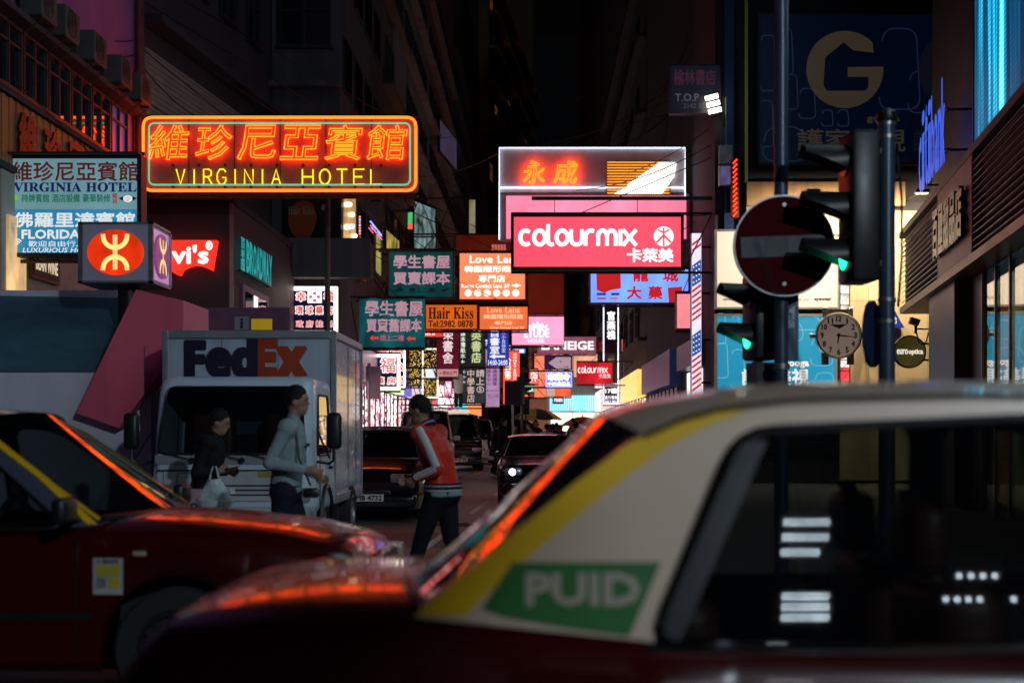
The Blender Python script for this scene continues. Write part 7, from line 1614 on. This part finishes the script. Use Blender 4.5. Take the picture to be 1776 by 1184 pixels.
for z, w, c in ((-.012, .02, NAVYC), (.008, .012, WCL), (.02, .016, NAVYC)):
    mb = MB(); mb.loft([[(M_ @ Vector(((.072 + o) * math.cos(2 * math.pi * k / 24), (.078 + o) * math.sin(2 * math.pi * k / 24), zz)))[:] for k in range(24)] for zz, o in ((z, 0), (z + w * .2, .006), (z + w * .8, .006), (z + w, 0))], True, False); mb.build('collar', c, p, 80)
# man in the pale sweater, walking to the right
J = stride(.24, .03, 1.77); J.update(elbR=(-.09, -.26, 1.155), wriR=(.20, -.26, 1.10), hanR=(.32, -.25, 1.075), elbL=(.02, .25, 1.15), wriL=(.20, .2, 1.05), hanL=(.28, .18, 1.02))
SWT = cloth_m('sweater_grey', (.27, .34, .37), .85); JEANS = cloth_m('jeans_dark', (.012, .014, .026))
p = human('person', 'man in pale grey sweater walking right with one arm forward', J, dict(skin=SKIN, top=SWT, sleeve=SWT, legs=JEANS, shoes=SHO), voxel=.009, bulk=1.05, grip=(.3, .45)); p.location = (-2.06, 11.7, 0)
band(p, 1.475, .072, .074, .05, .02, SWT, 'sweater_collar')
MB().box((.178, -.08, 1.285), (.186, .08, 1.315)).build('chest_print', cloth_m('print_dark', (.06, .09, .11)), p)
o2 = thing('shoulder_pouch', 'small black pouch at the hip of the man in pale sweater', 'bag', (-2.06 + .14, 11.62, .0))
MB().rbox((.02, -.06, .87), (.15, .0, .95), .02, 2).build('pouch_body', BLACKP, o2); MB().tube([(.08, -.02, .97), (.0, -.13, 1.2), (-.02, -.10, 1.44), (-.1, .05, 1.49)], .009, 5).build('strap', BLACKP, o2)
# person in dark clothes with phone and bags
J = stride(.18, .06, 1.60); J.update(elbR=(-.02, -.25, 1.02), wriR=(.17, -.20, 1.03), hanR=(.26, -.17, 1.05), elbL=(.02, .25, 1.02), wriL=(.19, .14, 1.02), hanL=(.27, .12, 1.03), nod=R(12))
DRK = cloth_m('hood_black', (.010, .010, .013)); 
p = human('person', 'person in dark hooded top looking at phone and carrying bags before the truck', J, dict(skin=SKIN, top=DRK, sleeve=DRK, legs=TRO, shoes=SHO), voxel=.010, bulk=1.08, grip=(.5, 1.1), hairlen=.01); p.location = (-3.20, 13.7, 0)
mb = MB(); mb.ball((.0, 0, 1.325), (.085, .115, .06), 14, 8); mb.build('hood', DRK, p)
ph = thing('phone', 'black mobile phone held by the person in dark hooded top', 'phone', (-3.20 + .24, 13.7 - .18, 1.045)); MB().rbox((0, -.036, 0), (.14, .036, .009), .003, 1, Matrix.Rotation(R(-12), 4, 'Y')).build('case', BLACKP, ph); MB().box((.006, -.032, .0095), (.134, .032, .0105), Matrix.Rotation(R(-12), 4, 'Y')).build('phone_screen', mat('phone_glass', (.01, .012, .014), .1), ph)
PLB = mat('plastic_white', (.50, .56, .60), .3, var=.3, scale=7, bump=.8, bscale=14)
def bag(name, label, loc, w, d, h, m, txt=None):
    b = thing(name, label, 'bag', loc); rnd = random.Random(h); secs = []
    for j in range(9):
        t = j / 8; sw = (.75 + .35 * math.sin(math.pi * min(1, t * 1.1))) * (1 - .45 * max(0, t - .6) / .4)
        secs.append([(w / 2 * sw * math.cos(a) * (1 + .2 * rnd.uniform(-1, 1)), d / 2 * sw * math.sin(a) * (1 + .4 * rnd.uniform(-1, 1)), h * t) for a in [2 * math.pi * k / 18 for k in range(18)]])
    MB().loft(secs, True, True).build('bag_body', m, b, 70)
    for s in (-1, 1): MB().tube([(-w * .15, s * d * .15, h), (-w * .05, s * .01, h + .12), (w * .05, s * .01, h + .12), (w * .15, s * d * .15, h)], .007, 5).build('bag_handle', m, b)
    return b
bag('plastic_bag', 'crumpled white plastic carrier bag hanging from the dark clothed person', (-3.20 + .16, 13.44, .60), .30, .18, .36, PLB)
pb = thing('paper_bag', 'pale pink shopping bag with printed name carried by the dark clothed person', 'bag', (-3.20 - .12, 13.42, .47), R(5))
MB().loft([[(-.17, -.05, 0), (.17, -.05, 0), (.17, .05, 0), (-.17, .05, 0)], [(-.18, -.055, .4), (.18, -.055, .4), (.18, .055, .4), (-.18, .055, .4)]]).build('bag_body', mat('paper_pink', (.42, .27, .28), .7, var=.15), pb)
lettering('COCO', (-.13, .2, .13, .27), pm('181418'), pb, '', .004, y=-.056); MB().tube([(-.08, 0, .4), (-.06, 0, .55), (.06, 0, .55), (.08, 0, .4)], .006, 5).build('bag_handle', TRIM, pb)

# ---------------------------------------------------------------- distant crowd
variants = []
for k, (st, h, top, leg) in enumerate(((.22, 1.72, (.012, .012, .016), (.010, .010, .014)), (.12, 1.64, (.03, .025, .04), (.012, .012, .02)), (.28, 1.76, (.05, .02, .02), (.02, .02, .03)), (.05, 1.68, (.45, .38, .36), (.015, .015, .02)))):
    J = stride(st, .02, h); c = cloth_m(f'crowd_top_{k}', top)
    v = human('person', 'x', J, dict(skin=SKIN, top=c, sleeve=c, legs=cloth_m(f'crowd_leg_{k}', leg), shoes=SHO), voxel=.026, eyes=False, fingers=False, hairlen=.05 if k == 1 else 0)
    variants.append(v)
used = [False] * 4; rnd = random.Random(3)
def crowd_one(k, x, y, rz, label, group=None, sc=1.):
    global used
    o = variants[k] if not used[k] else copy_tree(variants[k]); used[k] = True
    o.location = (x, y, 0 if -4.7 < x < 1.45 else .125); o.rotation_euler = (0, 0, rz); o['label'] = label; o.scale = (sc,) * 3
    if group: o['group'] = group
    elif 'group' in o: del o['group']
xat = lambda px, Y: (px - VX) / F * Y
crowd_one(3, xat(924, 47), 47, R(150), 'pedestrian in white top standing out before the dark crowd', sc=1.0)
crowd_one(3, xat(947, 49), 49, R(60), 'second pedestrian in pale top with dark bag beside the first', sc=1.0)
crowd_one(0, xat(871, 45), 45, R(-20), 'large dark figure beside the sign back post', sc=1.08)
crowd_one(0, xat(858, 46), 46.5, R(40), 'dark figure at the silver van', sc=1.0)
crowd_one(3, xat(1000, 52), 52, R(90), 'pale shouldered pedestrian near the orange umbrella', sc=.98)
G_ = 'dark pedestrians of the distant crowd'
for i in range(40):
    px = 898 + (i * 37) % 150; Y = 50 + (i * 7) % 23
    crowd_one(i % 3, xat(px, Y), Y + rnd.uniform(-.4, .4), R(rnd.uniform(0, 360)), ['pedestrian in black clothes in the distant crowd beyond the black sedan', 'pedestrian in dark purple top in the distant crowd beyond the black sedan', 'pedestrian in dark maroon top in the distant crowd beyond the black sedan'][i % 3], G_, rnd.uniform(.96, 1.06))
for i, px in enumerate((632, 645, 655, 668)):
    crowd_one(i % 3, xat(px, 58), 58.0 + i * .5, R(80 * i), ['dark haired pedestrian nearest the truck box behind the queueing cars', 'second dark haired pedestrian from the truck box behind the queueing cars', 'third dark haired pedestrian from the truck box behind the queueing cars', 'dark haired pedestrian beside the white van roof behind the queueing cars'][i], 'pedestrians behind the queueing cars', 1.04)
